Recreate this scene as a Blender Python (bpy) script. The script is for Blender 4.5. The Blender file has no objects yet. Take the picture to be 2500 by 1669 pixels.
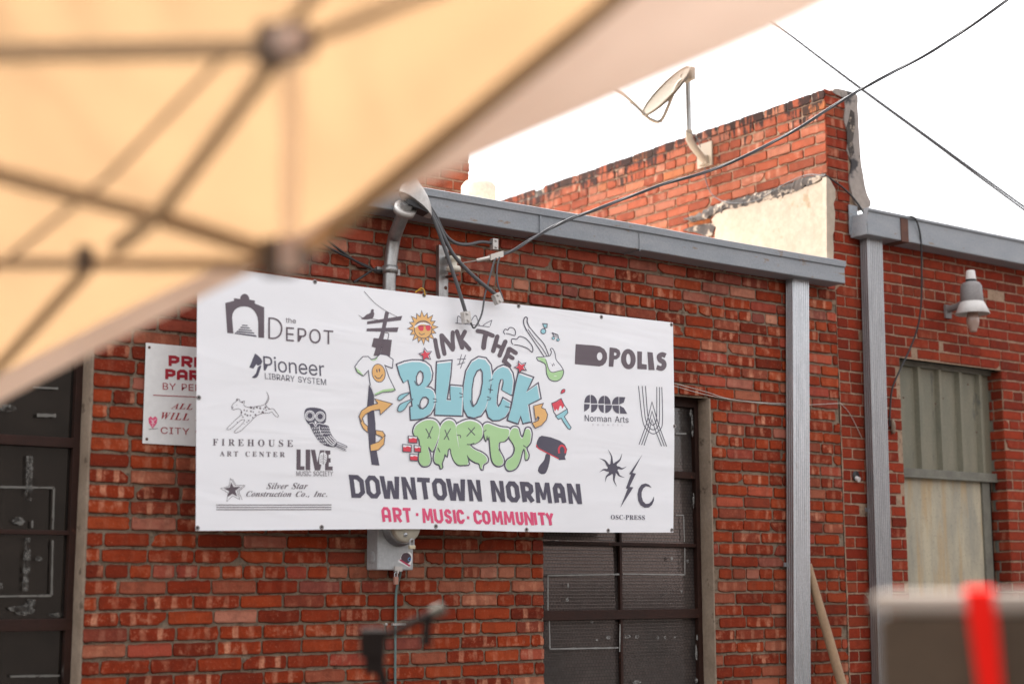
import bpy, bmesh, math, random
from mathutils import Vector, Matrix, noise
R_ = math.radians
rnd = random.Random(7)
scn = bpy.context.scene
COL = scn.collection

# ------------------------------------------------------------------ camera
F_PX, CX, CY = 3784.55, 1250.0, 834.5          # focal length and centre in the 2500 px frame
YAW, PITCH, ROLL = R_(36.0117), R_(8.96985), R_(-0.11082)
CAM = Vector((0.0, -6.6, 1.65))
fw = Vector((math.sin(YAW)*math.cos(PITCH), math.cos(YAW)*math.cos(PITCH), math.sin(PITCH)))
r0 = Vector((math.cos(YAW), -math.sin(YAW), 0.0)); u0 = r0.cross(fw)
rt = math.cos(ROLL)*r0 + math.sin(ROLL)*u0
up = -math.sin(ROLL)*r0 + math.cos(ROLL)*u0
cd = bpy.data.cameras.new('camera'); cam = bpy.data.objects.new('camera', cd); COL.objects.link(cam)
cam.matrix_world = Matrix(((rt.x, up.x, -fw.x, CAM.x), (rt.y, up.y, -fw.y, CAM.y), (rt.z, up.z, -fw.z, CAM.z), (0, 0, 0, 1)))
cd.sensor_width = 36.0; cd.lens = F_PX*36/2500; cd.clip_end = 600; cd.clip_start = 0.05
cd.dof.use_dof = True; cd.dof.focus_distance = 8.2; cd.dof.aperture_fstop = 1.35
scn.camera = cam

# ------------------------------------------------------------------ sky, sun, exposure
SUN_AZ, SUN_EL = R_(-14), R_(55)               # azimuth from +y towards +x: high behind the facade, a little to the left
world = bpy.data.worlds.new('World'); scn.world = world; world.use_nodes = True
wn = world.node_tree; wn.nodes.clear()
wo = wn.nodes.new('ShaderNodeOutputWorld'); bg = wn.nodes.new('ShaderNodeBackground')
sky = wn.nodes.new('ShaderNodeTexSky'); sky.sky_type = 'NISHITA'; sky.sun_disc = False
sky.sun_elevation = SUN_EL; sky.sun_rotation = SUN_AZ
sky.air_density = 1.0; sky.dust_density = 6.0; sky.ozone_density = 1.0
hs = wn.nodes.new('ShaderNodeHueSaturation'); hs.inputs['Saturation'].default_value = 0.12
wn.links.new(sky.outputs[0], hs.inputs['Color']); wn.links.new(hs.outputs[0], bg.inputs[0])
bg.inputs[1].default_value = 0.15
wn.links.new(bg.outputs[0], wo.inputs[0])
sl = bpy.data.lights.new('sun', 'SUN'); sl.energy = 1.0; sl.angle = R_(8); sl.color = (1.0, 0.93, 0.82)
so = bpy.data.objects.new('sun', sl); COL.objects.link(so)
sd = Vector((math.sin(SUN_AZ)*math.cos(SUN_EL), math.cos(SUN_AZ)*math.cos(SUN_EL), math.sin(SUN_EL)))
so.rotation_euler = sd.to_track_quat('Z', 'Y').to_euler(); so.location = (0, 0, 30)
scn.view_settings.view_transform = 'Standard'; scn.view_settings.look = 'None'
scn.view_settings.exposure = 2.15; scn.view_settings.gamma = 1.0

# ------------------------------------------------------------------ rays: photograph pixel -> point on a real plane
def ray(px, py): return (px-CX)/F_PX*rt - (py-CY)/F_PX*up + fw
def W(px, py, y=0.0):
    d = ray(px, py); return CAM + d*((y-CAM.y)/d.y)
def XP(px, py, x):
    d = ray(px, py); return CAM + d*((x-CAM.x)/d.x)
def A(px, py, depth): return CAM + ray(px, py)*depth
K = 2500/2349.0
def AD(x, y, depth): return A(x*K, y*K, depth)
def pxsize(depth): return depth/F_PX

# ------------------------------------------------------------------ objects
def tag(o, label=None, cat=None, group=None, kind=None):
    if label: o['label'] = label
    if cat: o['category'] = cat
    if group: o['group'] = group
    if kind: o['kind'] = kind
    return o
def thing(name, loc, label, cat, group=None):
    o = bpy.data.objects.new(name, None); COL.objects.link(o); o.location = loc; o.empty_display_size = .1
    return tag(o, label, cat, group)
def origin_of(o):
    v = Vector((0, 0, 0))
    while o is not None: v = v + o.location; o = o.parent
    return v
class MB:
    """verts in world space, faces, material index, smooth flag"""
    def __init__(s): s.v = []; s.f = []; s.m = []; s.s = []
    def add(s, vs, fs, m=0, smooth=False):
        b = len(s.v); s.v += [Vector(p) for p in vs]
        for f in fs: s.f.append([b+i for i in f]); s.m.append(m); s.s.append(smooth)
        return s
    def box(s, lo, hi, m=0):
        x0, y0, z0 = lo; x1, y1, z1 = hi
        return s.add([(x0,y0,z0),(x1,y0,z0),(x1,y1,z0),(x0,y1,z0),(x0,y0,z1),(x1,y0,z1),(x1,y1,z1),(x0,y1,z1)],
            [(0,3,2,1),(4,5,6,7),(0,1,5,4),(1,2,6,5),(2,3,7,6),(3,0,4,7)], m)
    def obox(s, c, ax, ay, az, m=0):
        c = Vector(c); P = []
        for k in (-1, 1):
            for (i, j) in ((-1,-1),(1,-1),(1,1),(-1,1)): P.append(c+Vector(ax)*i+Vector(ay)*j+Vector(az)*k)
        return s.add(P, [(0,3,2,1),(4,5,6,7),(0,1,5,4),(1,2,6,5),(2,3,7,6),(3,0,4,7)], m)
    def tube(s, pts, r, n=8, m=0, cap=True, smooth=True):
        pts = [Vector(p) for p in pts]; N = len(pts); rs = r if isinstance(r, (list, tuple)) else [r]*N
        t0 = (pts[1]-pts[0]).normalized(); a = Vector((0, 0, 1)) if abs(t0.z) < .9 else Vector((1, 0, 0))
        nx = t0.cross(a).normalized(); vs = []; fs = []
        for i, p in enumerate(pts):
            t = (pts[min(i+1, N-1)]-pts[max(i-1, 0)]).normalized()
            nx = (nx - t*nx.dot(t)).normalized(); ny = t.cross(nx)
            for k in range(n):
                q = 2*math.pi*k/n; vs.append(p+(nx*math.cos(q)+ny*math.sin(q))*rs[i])
        for i in range(N-1):
            for k in range(n): fs.append((i*n+k, i*n+(k+1)%n, (i+1)*n+(k+1)%n, (i+1)*n+k))
        s.add(vs, fs, m, smooth)
        if cap: s.add(vs[:n][::-1], [tuple(range(n))], m); s.add(vs[-n:], [tuple(range(n))], m)
        return s
    def lathe(s, c, axis, prof, n=20, m=0, smooth=True, rib=0.0, capends=True):
        c = Vector(c); ax = Vector(axis).normalized(); a = Vector((0, 0, 1)) if abs(ax.z) < .9 else Vector((1, 0, 0))
        nx = ax.cross(a).normalized(); ny = ax.cross(nx); vs = []; fs = []
        for (h, r) in prof:
            for k in range(n):
                q = 2*math.pi*k/n; rr = r*(1+(rib if k % 2 else 0)); vs.append(c+ax*h+(nx*math.cos(q)+ny*math.sin(q))*rr)
        for i in range(len(prof)-1):
            for k in range(n): fs.append((i*n+k, i*n+(k+1)%n, (i+1)*n+(k+1)%n, (i+1)*n+k))
        s.add(vs, fs, m, smooth)
        if capends:
            s.add(vs[:n], [tuple(range(n))], m); s.add(vs[-n:], [tuple(range(n))], m)
        return s
    def prism(s, poly, d, m=0):
        n = len(poly); P = [Vector(p) for p in poly]; Q = [p+Vector(d) for p in P]
        s.add(P+Q, [tuple(range(n))[::-1], tuple(range(n, 2*n))]+[(i, (i+1)%n, n+(i+1)%n, n+i) for i in range(n)], m)
        return s
    def build(s, name, mats, parent=None, bevel=0.0, fixn=True):
        o0 = origin_of(parent) if parent else Vector((0, 0, 0))
        me = bpy.data.meshes.new(name); me.from_pydata([tuple(p-o0) for p in s.v], [], s.f)
        if not isinstance(mats, (list, tuple)): mats = [mats]
        for q in mats: me.materials.append(q)
        me.polygons.foreach_set('material_index', s.m); me.polygons.foreach_set('use_smooth', s.s)
        me.update()
        if fixn or bevel:
            bm = bmesh.new(); bm.from_mesh(me)
            if fixn: bmesh.ops.recalc_face_normals(bm, faces=bm.faces)
            bm.to_mesh(me); bm.free()
        o = bpy.data.objects.new(name, me); COL.objects.link(o); o.parent = parent
        if bevel:
            b = o.modifiers.new('bevel', 'BEVEL'); b.width = bevel; b.segments = 2; b.limit_method = 'ANGLE'
        return o
def spline(P, n=6, closed=False):
    P = [Vector(p) for p in P]; N = len(P); out = []
    for i in range(N if closed else N-1):
        if closed: a, b, c, d = P[i-1], P[i], P[(i+1)%N], P[(i+2)%N]
        else: a, b, c, d = P[max(i-1,0)], P[i], P[i+1], P[min(i+2,N-1)]
        for j in range(n):
            t = j/n; out.append(.5*((2*b)+(c-a)*t+(2*a-5*b+4*c-d)*t*t+(3*b-a-3*c+d)*t**3))
    if not closed: out.append(P[-1])
    return out
def copy_tree(o, parent=None):
    c = o.copy(); COL.objects.link(c); c.parent = parent
    for ch in list(o.children): copy_tree(ch, c)
    return c

# ------------------------------------------------------------------ materials
class NT:
    def __init__(s, name):
        s.mat = bpy.data.materials.new(name); s.mat.use_nodes = True; s.t = s.mat.node_tree; s.t.nodes.clear()
        s.out = s.t.nodes.new('ShaderNodeOutputMaterial')
    def n(s, typ, **kw):
        x = s.t.nodes.new('ShaderNode'+typ)
        for k, v in kw.items(): setattr(x, k, v)
        return x
    def set(s, sock, v):
        if v is None: return
        if isinstance(v, bpy.types.NodeSocket): s.t.links.new(v, sock)
        elif isinstance(v, (tuple, list)) and len(v) == 3 and sock.type == 'RGBA': sock.default_value = (*v, 1)
        else: sock.default_value = v
    def math(s, op, a, b=None, c=None, clamp=False):
        x = s.n('Math', operation=op); x.use_clamp = clamp; s.set(x.inputs[0], a); s.set(x.inputs[1], b)
        if c is not None: s.set(x.inputs[2], c)
        return x.outputs[0]
    def mix(s, fac, a, b, blend='MIX'):
        x = s.n('MixRGB', blend_type=blend); s.set(x.inputs[0], fac); s.set(x.inputs[1], a); s.set(x.inputs[2], b); return x.outputs[0]
    def ramp(s, v, stops, interp='LINEAR'):
        x = s.n('ValToRGB'); r = x.color_ramp; r.interpolation = interp
        while len(r.elements) < len(stops): r.elements.new(.5)
        for e, (p, c) in zip(r.elements, stops): e.position = p; e.color = (*c, 1) if isinstance(c, tuple) else (c, c, c, 1)
        s.set(x.inputs[0], v); return x.outputs[0]
    def coord(s, kind='Object', scale=(1, 1, 1)):
        x = s.n('TexCoord'); m = s.n('Mapping'); s.t.links.new(x.outputs[kind], m.inputs[0]); m.inputs['Scale'].default_value = scale
        return m.outputs[0]
    def noise(s, vec, scale, detail=4, rough=.55, dist=0.0, out=0):
        x = s.n('TexNoise'); s.set(x.inputs['Vector'], vec); x.inputs['Scale'].default_value = scale
        x.inputs['Detail'].default_value = detail; x.inputs['Roughness'].default_value = rough; x.inputs['Distortion'].default_value = dist
        return x.outputs[out]
    def bump(s, h, strength=.3, dist=.01):
        x = s.n('Bump'); x.inputs['Strength'].default_value = strength; x.inputs['Distance'].default_value = dist; s.set(x.inputs['Height'], h); return x.outputs[0]
    def pbr(s, color, rough=.6, metal=0.0, normal=None, **kw):
        x = s.n('BsdfPrincipled'); s.set(x.inputs['Base Color'], color); s.set(x.inputs['Roughness'], rough); s.set(x.inputs['Metallic'], metal)
        if normal is not None: s.set(x.inputs['Normal'], normal)
        for k, v in kw.items(): s.set(x.inputs[k.replace('_', ' ')], v)
        s.t.links.new(x.outputs[0], s.out.inputs[0]); return x
def weathered(name, c1, c2, rough=.6, metal=0.0, scale=6, stretch=(1, 1, 1), bump=.15, fine=60, spots=None, **kw):
    m = NT(name); v = m.coord('Object', stretch)
    a = m.ramp(m.noise(v, scale, 6, .6), [(.3, 0.0), (.7, 1.0)])
    col = m.mix(a, c1, c2)
    if spots:
        sm = m.ramp(m.noise(v, spots[1], 5, .65), [(spots[2], 0.0), (spots[2]+.06, 1.0)]); col = m.mix(sm, col, spots[0])
    f = m.noise(m.coord('Object'), fine, 4, .6)
    col = m.mix(.12, col, m.ramp(f, [(.3, 0.0), (.7, 1.0)]), 'OVERLAY')
    rr = m.math('ADD', m.math('MULTIPLY', f, .25), rough-.12, clamp=True)
    m.pbr(col, rr, metal, m.bump(f, bump, .004), **kw); return m.mat
def plain(name, c, rough=.5, metal=0.0, **kw):
    m = NT(name); f = m.noise(m.coord('Object'), 35, 4, .6)
    col = m.mix(m.ramp(f, [(.3, 0.0), (.75, .35)]), c, tuple(q*.72 for q in c))
    m.pbr(col, rough, metal, m.bump(f, .08, .003), **kw); return m.mat

def brick_mat(name, stops, pale, tar=None):
    m = NT(name)
    at = m.n('Attribute', attribute_name='bk'); sp = m.n('SeparateColor'); m.t.links.new(at.outputs['Color'], sp.inputs[0])
    uv = m.n('UVMap'); uv.uv_map = 'uv'; su = m.n('SeparateXYZ'); m.t.links.new(uv.outputs[0], su.inputs[0])
    pal, stripe, seed = sp.outputs[0], sp.outputs[1], sp.outputs[2]
    base = m.ramp(pal, stops)
    obj = m.coord('Object'); ch = m.n('VectorMath', operation='SCALE'); m.t.links.new(obj, ch.inputs[0]); ch.inputs['Scale'].default_value = 1.0
    off = m.n('CombineXYZ'); m.set(off.inputs[0], m.math('MULTIPLY', seed, 37.0)); m.set(off.inputs[2], m.math('MULTIPLY', seed, 17.0))
    av = m.n('VectorMath', operation='ADD'); m.t.links.new(obj, av.inputs[0]); m.t.links.new(off.outputs[0], av.inputs[1]); vec = av.outputs[0]
    n1 = m.noise(vec, 16, 5, .65); n2 = m.noise(vec, 70, 4, .7); n3 = m.noise(vec, 7, 3, .5)
    # kiln marks: two pale upright bands and a pale patch
    un = m.math('ADD', su.outputs[0], m.math('MULTIPLY', m.math('SUBTRACT', n1, .5), .16))
    sh = m.math('MULTIPLY', m.math('SUBTRACT', seed, .5), .22)
    def band(c, w0):
        d = m.math('ABSOLUTE', m.math('SUBTRACT', un, m.math('ADD', sh, c))); return m.ramp(d, [(w0*.55, 1.0), (w0, 0.0)])
    bands = m.math('MAXIMUM', band(.30, .085), band(.69, .075))
    patch = m.math('MULTIPLY', m.ramp(n1, [(.53, 0.0), (.66, 1.0)]), .75)
    mk = m.math('MAXIMUM', m.math('MULTIPLY', bands, m.ramp(n3, [(.40, 0.0), (.56, 1.0)])), patch)
    mk = m.math('MULTIPLY', m.math('MULTIPLY', mk, stripe), m.ramp(n2, [(.30, .35), (.55, 1.0)]))
    col = m.mix(mk, base, pale)
    # mottling, dark pits, dusty veil
    col = m.mix(m.ramp(n1, [(.30, .55), (.52, 0.0)]), col, m.mix(.62, base, (.02, .008, .006)))
    col = m.mix(m.math('MULTIPLY', m.ramp(n2, [(.58, 0.0), (.74, 1.0)]), .35), col, pale)
    col = m.mix(m.ramp(m.noise(vec, 130, 3, .6), [(.24, .8), (.34, 0.0)]), col, (.03, .012, .009))
    gs = m.n('SeparateXYZ'); m.t.links.new(m.n('NewGeometry').outputs['Position'], gs.inputs[0])
    run = m.noise(m.coord('Object', (5.0, 1, .35)), 1.6, 4, .6); big = m.noise(m.coord('Object'), .9, 3, .5)
    rm = m.math('MULTIPLY', m.ramp(run, [(.50, 0.0), (.70, 1.0)]), m.ramp(m.math('MULTIPLY', m.math('SUBTRACT', gs.outputs[2], 2.7), 1.2), [(0.0, .10), (1.0, .32)]))
    col = m.mix(rm, col, (.06, .030, .022)); col = m.mix(m.ramp(big, [(.36, .30), (.55, 0.0)]), col, (.10, .018, .009))
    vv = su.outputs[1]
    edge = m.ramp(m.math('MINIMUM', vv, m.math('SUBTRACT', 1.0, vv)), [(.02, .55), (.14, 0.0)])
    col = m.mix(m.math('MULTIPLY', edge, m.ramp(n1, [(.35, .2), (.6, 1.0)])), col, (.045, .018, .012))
    if tar:                                        # tar left along the parapet top and the flashing line
        gz = m.n('SeparateXYZ'); m.t.links.new(m.n('NewGeometry').outputs['Position'], gz.inputs[0])
        tn = m.noise(m.coord('Object', (1, 2.0, .8)), 5, 6, .7); tv = m.noise(m.coord('Object', (1, 7, .7)), 7, 5, .7)
        d1 = m.math('SUBTRACT', tar[0], gz.outputs[2])
        k1 = m.math('SUBTRACT', m.math('ADD', m.math('MULTIPLY', m.math('SUBTRACT', tn, .5), 1.9), m.math('MULTIPLY', m.math('SUBTRACT', tv, .5), 1.3)), m.math('MULTIPLY', d1, 2.1))
        t1 = m.ramp(m.math('ADD', k1, .5), [(.33, 0.0), (.41, 1.0)])
        col = m.mix(m.math('MULTIPLY', t1, .93), col, (.018, .013, .012))
    m.pbr(col, m.math('ADD', m.math('MULTIPLY', n2, .2), .72), 0, m.bump(m.math('ADD', n2, m.math('MULTIPLY', n1, .8)), .6, .006), Specular_IOR_Level=.12)
    return m.mat
RED = [(0.0, (0.142, 0.018, 0.007)), (.2, (0.237, 0.028, 0.009)), (.45, (0.314, 0.041, 0.010)), (.65, (0.360, 0.059, 0.018)), (.8, (0.218, 0.041, 0.022)), (.9, (0.303, 0.079, 0.042)), (1.0, (0.437, 0.156, 0.090))]
M = {}
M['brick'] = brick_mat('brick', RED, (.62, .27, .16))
M['brick_dull'] = brick_mat('brick_dull', [(0.0, (0.194, 0.043, 0.025)), (.3, (0.331, 0.056, 0.034)), (.55, (0.434, 0.085, 0.043)), (.75, (0.240, 0.064, 0.047)), (.9, (0.391, 0.130, 0.086)), (1.0, (0.541, 0.227, 0.140))], (.50, .23, .15))  # browner upper bricks, their colour lightened to carry haze
M['brick_thin'] = brick_mat('brick_thin', [(0.0, (0.130, 0.016, 0.007)), (.3, (0.231, 0.025, 0.010)), (.6, (0.302, 0.038, 0.014)), (.85, (0.223, 0.037, 0.016)), (1.0, (0.363, 0.082, 0.035))], (.50, .21, .13))
M['brick_parapet'] = brick_mat('brick_parapet', [(0.0, (0.203, 0.043, 0.019)), (.4, (0.290, 0.064, 0.028)), (.7, (0.328, 0.090, 0.045)), (.9, (0.313, 0.115, 0.069)), (1.0, (0.367, 0.108, 0.024))], (.56, .32, .22), tar=(4.80,))
def mortar_mat(name, c1, c2, c3):
    m = NT(name); v = m.coord('Object'); a = m.noise(v, 9, 5, .6); b = m.noise(v, 120, 4, .7); c = m.noise(v, 26, 4, .7)
    col = m.mix(m.ramp(a, [(.35, 0.0), (.65, 1.0)]), c1, c2); col = m.mix(m.ramp(c, [(.52, 0.0), (.66, .85)]), col, c3)
    col = m.mix(m.ramp(b, [(.3, .5), (.5, 0.0)]), col, tuple(q*.5 for q in c1))
    m.pbr(col, .95, 0, m.bump(m.math('ADD', b, c), .9, .012), Specular_IOR_Level=.1); return m.mat
M['mortar'] = mortar_mat('mortar', (.31, .23, .165), (.225, .162, .115), (.10, .072, .052))
M['mortar_light'] = mortar_mat('mortar_light', (.44, .30, .21), (.36, .24, .165), (.20, .125, .085))
M['plaster'] = weathered('plaster', (.44, .36, .285), (.35, .275, .205), .9, 0, 3, bump=.5, fine=25, spots=((.30, .22, .14), 4, .60))
M['render_grey'] = weathered('render_grey', (.26, .22, .20), (.36, .30, .255), .9, 0, 5, bump=.8, fine=30, spots=((.05, .045, .045), 4, .60))
M['tar'] = weathered('tar', (.025, .02, .018), (.09, .07, .06), .9, 0, 12, bump=1.0, fine=40, spots=((.34, .27, .21), 16, .52))
M['concrete'] = weathered('concrete', (.30, .225, .165), (.21, .15, .105), .9, 0, 7, bump=.7, fine=50, spots=((.11, .075, .05), 9, .60))
M['gutter'] = weathered('gutter', (.225, .24, .26), (.28, .285, .30), .55, .1, 5, (1, 1, 3), .15, 80, spots=((.22, .155, .115), 9, .63))
M['rust'] = weathered('rust', (.085, .035, .025), (.13, .055, .035), .8, .1, 12)
M['alu'] = weathered('aluminium', (.40, .405, .42), (.50, .505, .52), .36, .95, 9, (3, 3, .5), .1, 90, spots=((.33, .31, .30), 7, .64))
M['alu_dull'] = weathered('aluminium_dull', (.27, .265, .27), (.34, .335, .34), .40, .9, 9, (3, 3, .5), .1, 90)
M['steel'] = weathered('galvanised', (.42, .41, .40), (.28, .27, .26), .38, .75, 14, (2, 2, .6), .2, 90, spots=((.20, .12, .08), 14, .66))
M['castalu'] = weathered('cast_aluminium', (.55, .52, .49), (.42, .38, .35), .5, .5, 10)
M['meter_grey'] = weathered('meter_paint', (.36, .36, .36), (.42, .42, .42), .5, 0, 6, bump=.08, spots=((.62, .62, .62), 12, .72))
M['frame'] = weathered('frame_paint', (.040, .016, .011), (.024, .011, .008), .6, 0, 9, bump=.2, spots=((.10, .034, .02), 13, .66), Specular_IOR_Level=.2)
M['rubber'] = plain('rubber', (.024, .022, .023), .55)
M['cable_grey'] = plain('cable_grey', (.085, .082, .086), .5)
M['wire_bare'] = plain('wire_bare', (.55, .50, .45), .4, .6)
M['ceramic'] = plain('ceramic', (.72, .66, .55), .22)
M['dish'] = plain('dish_paint', (.34, .27, .20), .5)
M['dish_face'] = plain('dish_face', (.125, .092, .058), .8)
M['mic_black'] = plain('mic_black', (.020, .014, .012), .9, Specular_IOR_Level=.15)
M['white_paint'] = plain('white_paint', (.74, .72, .70), .6)
M['roof_white'] = weathered('roof_membrane', (.78, .72, .66), (.66, .58, .50), .8, 0, 8, bump=.4)
M['wood'] = weathered('wood', (.36, .23, .13), (.28, .17, .10), .7, 0, 6, (6, 6, .6), .3)
M['teal'] = plain('wire_teal', (.13, .19, .18), .5)
M['brass'] = plain('brass', (.55, .47, .33), .4, .5)
M['black'] = plain('black_metal', (.018, .016, .016), .45, .2)
M['box_brown'] = weathered('box_cover', (.092, .063, .043), (.076, .052, .035), .8, 0, 4, Specular_IOR_Level=.15)
M['box_trim'] = plain('box_trim', (.40, .325, .27), .6)
M['red_strap'] = plain('red_strap', (.80, .014, .008), .8, Specular_IOR_Level=.1)
M['bar'] = plain('canopy_bar', (.42, .25, .12), .5)
M['bar_dark'] = plain('canopy_joint', (.10, .06, .036), .6)
M['bar_white'] = plain('joint_white', (.72, .62, .55), .5)
M['asphalt'] = weathered('asphalt', (.055, .053, .05), (.075, .07, .065), .9, 0, 2, bump=.8, fine=90)
M['opp_wall'] = weathered('opposite_wall', (.045, .034, .028), (.03, .024, .02), .9, 0, 3)
M['grommet'] = plain('grommet', (.30, .27, .26), .35, .7)
M['grommet_hole'] = plain('grommet_hole', (.02, .015, .015), .8)
M['sign'] = plain('sign_white', (.80, .78, .76), .45)
M['lampgrey'] = weathered('lamp_grey', (.20, .18, .175), (.25, .225, .215), .6, .2, 8)
M['lampcap'] = plain('lamp_cap', (.62, .58, .55), .5)
M['amber'] = plain('yellow_tie', (.75, .40, .03), .5)
def shingle_mat():
    m = NT('shingles'); b = m.n('TexBrick'); m.set(b.inputs['Vector'], m.coord('Object')); b.inputs['Scale'].default_value = 1.0
    b.inputs['Color1'].default_value = (.24, .16, .14, 1); b.inputs['Color2'].default_value = (.40, .29, .26, 1); b.inputs['Mortar'].default_value = (.03, .022, .02, 1)
    b.inputs['Brick Width'].default_value = .30; b.inputs['Row Height'].default_value = .19; b.inputs['Mortar Size'].default_value = .035; b.inputs['Mortar Smooth'].default_value = .6
    m.pbr(b.outputs[0], .9); return m.mat
M['shingle'] = shingle_mat()
def glass_mat(name, c, dirt, amt):
    m = NT(name); v = m.coord('Object'); a = m.noise(v, 5, 6, .65); b = m.noise(v, 45, 4, .7)
    wv = m.noise(m.coord('Object', (30, 1, 3)), 2, 4, .6)
    f = m.math('MULTIPLY', m.ramp(a, [(.35, .25), (.7, 1.0)]), m.ramp(b, [(.3, .5), (.7, 1.0)]))
    col = m.mix(m.math('MULTIPLY', f, amt), c, dirt)
    col = m.mix(m.math('MULTIPLY', m.ramp(wv, [(.58, 0.0), (.75, 1.0)]), amt*.5), col, dirt)
    m.pbr(col, m.math('ADD', m.math('MULTIPLY', f, .03), .006), 0, m.bump(m.noise(v, 2.5, 2, .4), .015, .02), IOR=1.8); return m.mat
def rubbed_paint(name, c, lo):
    m = NT(name); v = m.coord('Object'); a = m.noise(v, 60, 5, .75); b = m.noise(v, 14, 4, .7)
    d = m.n('BsdfPrincipled'); m.set(d.inputs['Base Color'], c); d.inputs['Roughness'].default_value = .85
    t = m.n('BsdfTransparent'); x = m.n('MixShader'); m.set(x.inputs[0], m.ramp(m.math('ADD', m.math('MULTIPLY', a, .55), m.math('MULTIPLY', b, .45)), [(lo, 0.0), (lo+.13, 1.0)]))
    m.t.links.new(t.outputs[0], x.inputs[1]); m.t.links.new(d.outputs[0], x.inputs[2]); m.t.links.new(x.outputs[0], m.out.inputs[0]); return m.mat
M['rub_white'] = rubbed_paint('rubbed_paint', (.24, .23, .215), .42)
M['line_white'] = rubbed_paint('paint_line', (.26, .25, .235), .30)
M['line_dim'] = rubbed_paint('paint_line_dim', (.15, .14, .125), .32)
M['rub_dim'] = rubbed_paint('rubbed_paint_dim', (.13, .122, .11), .45)
M['glass'] = glass_mat('dirty_glass', (.010, .009, .009), (.055, .050, .045), .5)
def patterned_glass(name):  # small staggered rows in the pane's colour and bump
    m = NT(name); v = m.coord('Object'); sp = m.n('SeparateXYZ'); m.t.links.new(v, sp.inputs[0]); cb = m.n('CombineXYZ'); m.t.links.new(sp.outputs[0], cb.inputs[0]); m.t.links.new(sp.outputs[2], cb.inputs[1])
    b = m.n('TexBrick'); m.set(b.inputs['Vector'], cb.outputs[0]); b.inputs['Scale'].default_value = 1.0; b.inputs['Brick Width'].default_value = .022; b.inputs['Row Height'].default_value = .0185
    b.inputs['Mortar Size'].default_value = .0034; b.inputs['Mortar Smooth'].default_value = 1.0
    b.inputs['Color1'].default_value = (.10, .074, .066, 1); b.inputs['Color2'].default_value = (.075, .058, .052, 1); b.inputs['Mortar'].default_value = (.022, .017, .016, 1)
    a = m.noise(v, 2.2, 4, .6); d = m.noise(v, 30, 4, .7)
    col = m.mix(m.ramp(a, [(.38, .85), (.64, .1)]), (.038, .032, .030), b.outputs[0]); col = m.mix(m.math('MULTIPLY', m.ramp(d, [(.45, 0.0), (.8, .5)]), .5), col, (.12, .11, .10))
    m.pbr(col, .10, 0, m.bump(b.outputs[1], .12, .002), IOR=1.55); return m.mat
M['glass_pattern'] = patterned_glass('patterned_glass')
M['glass_dark'] = glass_mat('dark_glass', (.006, .005, .0045), (.05, .038, .03), .35)
def fabric_mat(name, c, tr, amt, seed):
    m = NT(name); v = m.coord('Object'); a = m.noise(v, 2.2+seed, 4, .55); b = m.noise(m.coord('Object', (1, 1, 1)), 260, 2, .5)
    d = m.n('BsdfDiffuse'); t = m.n('BsdfTranslucent'); mx = m.n('MixShader'); mx.inputs[0].default_value = amt
    m.set(d.inputs[0], m.mix(a, c, tuple(q*.86 for q in c))); m.set(t.inputs[0], m.mix(a, tr, tuple(q*.88 for q in tr)))
    bn = m.bump(m.math('ADD', m.noise(v, 6, 3, .5), m.math('MULTIPLY', b, .05)), .35, .03); m.set(d.inputs['Normal'], bn); m.set(t.inputs['Normal'], bn)
    m.t.links.new(d.outputs[0], mx.inputs[1]); m.t.links.new(t.outputs[0], mx.inputs[2]); m.t.links.new(mx.outputs[0], m.out.inputs[0]); return m.mat
M['canopy'] = fabric_mat('canopy_cloth', (.30, .20, .112), (.325, .20, .105), .6, 0)
M['valance'] = fabric_mat('canopy_valance', (.88, .66, .52), (.92, .68, .53), .75, 1)  # paler than the roof cloth, lens flare put into its colour
def vinyl_mat(name, c):
    m = NT(name); v = m.coord('Object', (1.0, 1.0, 2.2)); a = m.noise(v, 2.4, 3, .5, .6); w = m.noise(m.coord('Object', (.6, 1, 3.0)), 1.6, 2, .5, 1.2)
    rim = m.noise(m.coord('Object'), 12, 3, .5)
    m.pbr(m.mix(m.math('MULTIPLY', rim, .25), c, tuple(q*.93 for q in c)), .42, 0, m.bump(m.math('ADD', m.math('MULTIPLY', a, .3), w), .10, .06)); return m.mat
INK = {'w': vinyl_mat('vinyl_white', (.85, .835, .855)), 'n': vinyl_mat('ink_navy', (.080, .072, .105)), 'p': vinyl_mat('ink_plum', (.115, .085, .102)),  # navy and plum lifted, lens haze carried in the ink colour
       'b': vinyl_mat('ink_blue', (.31, .60, .66)), 'g': vinyl_mat('ink_green', (.42, .65, .32)), 'o': vinyl_mat('ink_orange', (.80, .45, .16)),
       'r': vinyl_mat('ink_red', (.72, .055, .085)), 'k': vinyl_mat('ink_pink', (.72, .075, .18)), 'x': vinyl_mat('ink_grey', (.42, .38, .40)), 'm': vinyl_mat('ink_maroon', (.36, .018, .032))}
IK = list(INK); IM = [INK[q] for q in IK]

def webbing_mat():
    m = NT('clear_webbing'); t = m.n('BsdfTranslucent'); t.inputs[0].default_value = (.85, .66, .56, 1); r = m.n('BsdfTransparent'); d = m.n('BsdfDiffuse'); d.inputs[0].default_value = (.8, .68, .6, 1)
    x = m.n('MixShader'); x.inputs[0].default_value = .5; y = m.n('MixShader'); y.inputs[0].default_value = .28
    m.t.links.new(t.outputs[0], x.inputs[1]); m.t.links.new(d.outputs[0], x.inputs[2]); m.t.links.new(r.outputs[0], y.inputs[1]); m.t.links.new(x.outputs[0], y.inputs[2]); m.t.links.new(y.outputs[0], m.out.inputs[0]); return m.mat
M['webbing'] = webbing_mat()
M['hub_white'] = fabric_mat('hub_plastic', (.85, .72, .64), (.85, .68, .58), .6, 0)
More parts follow.
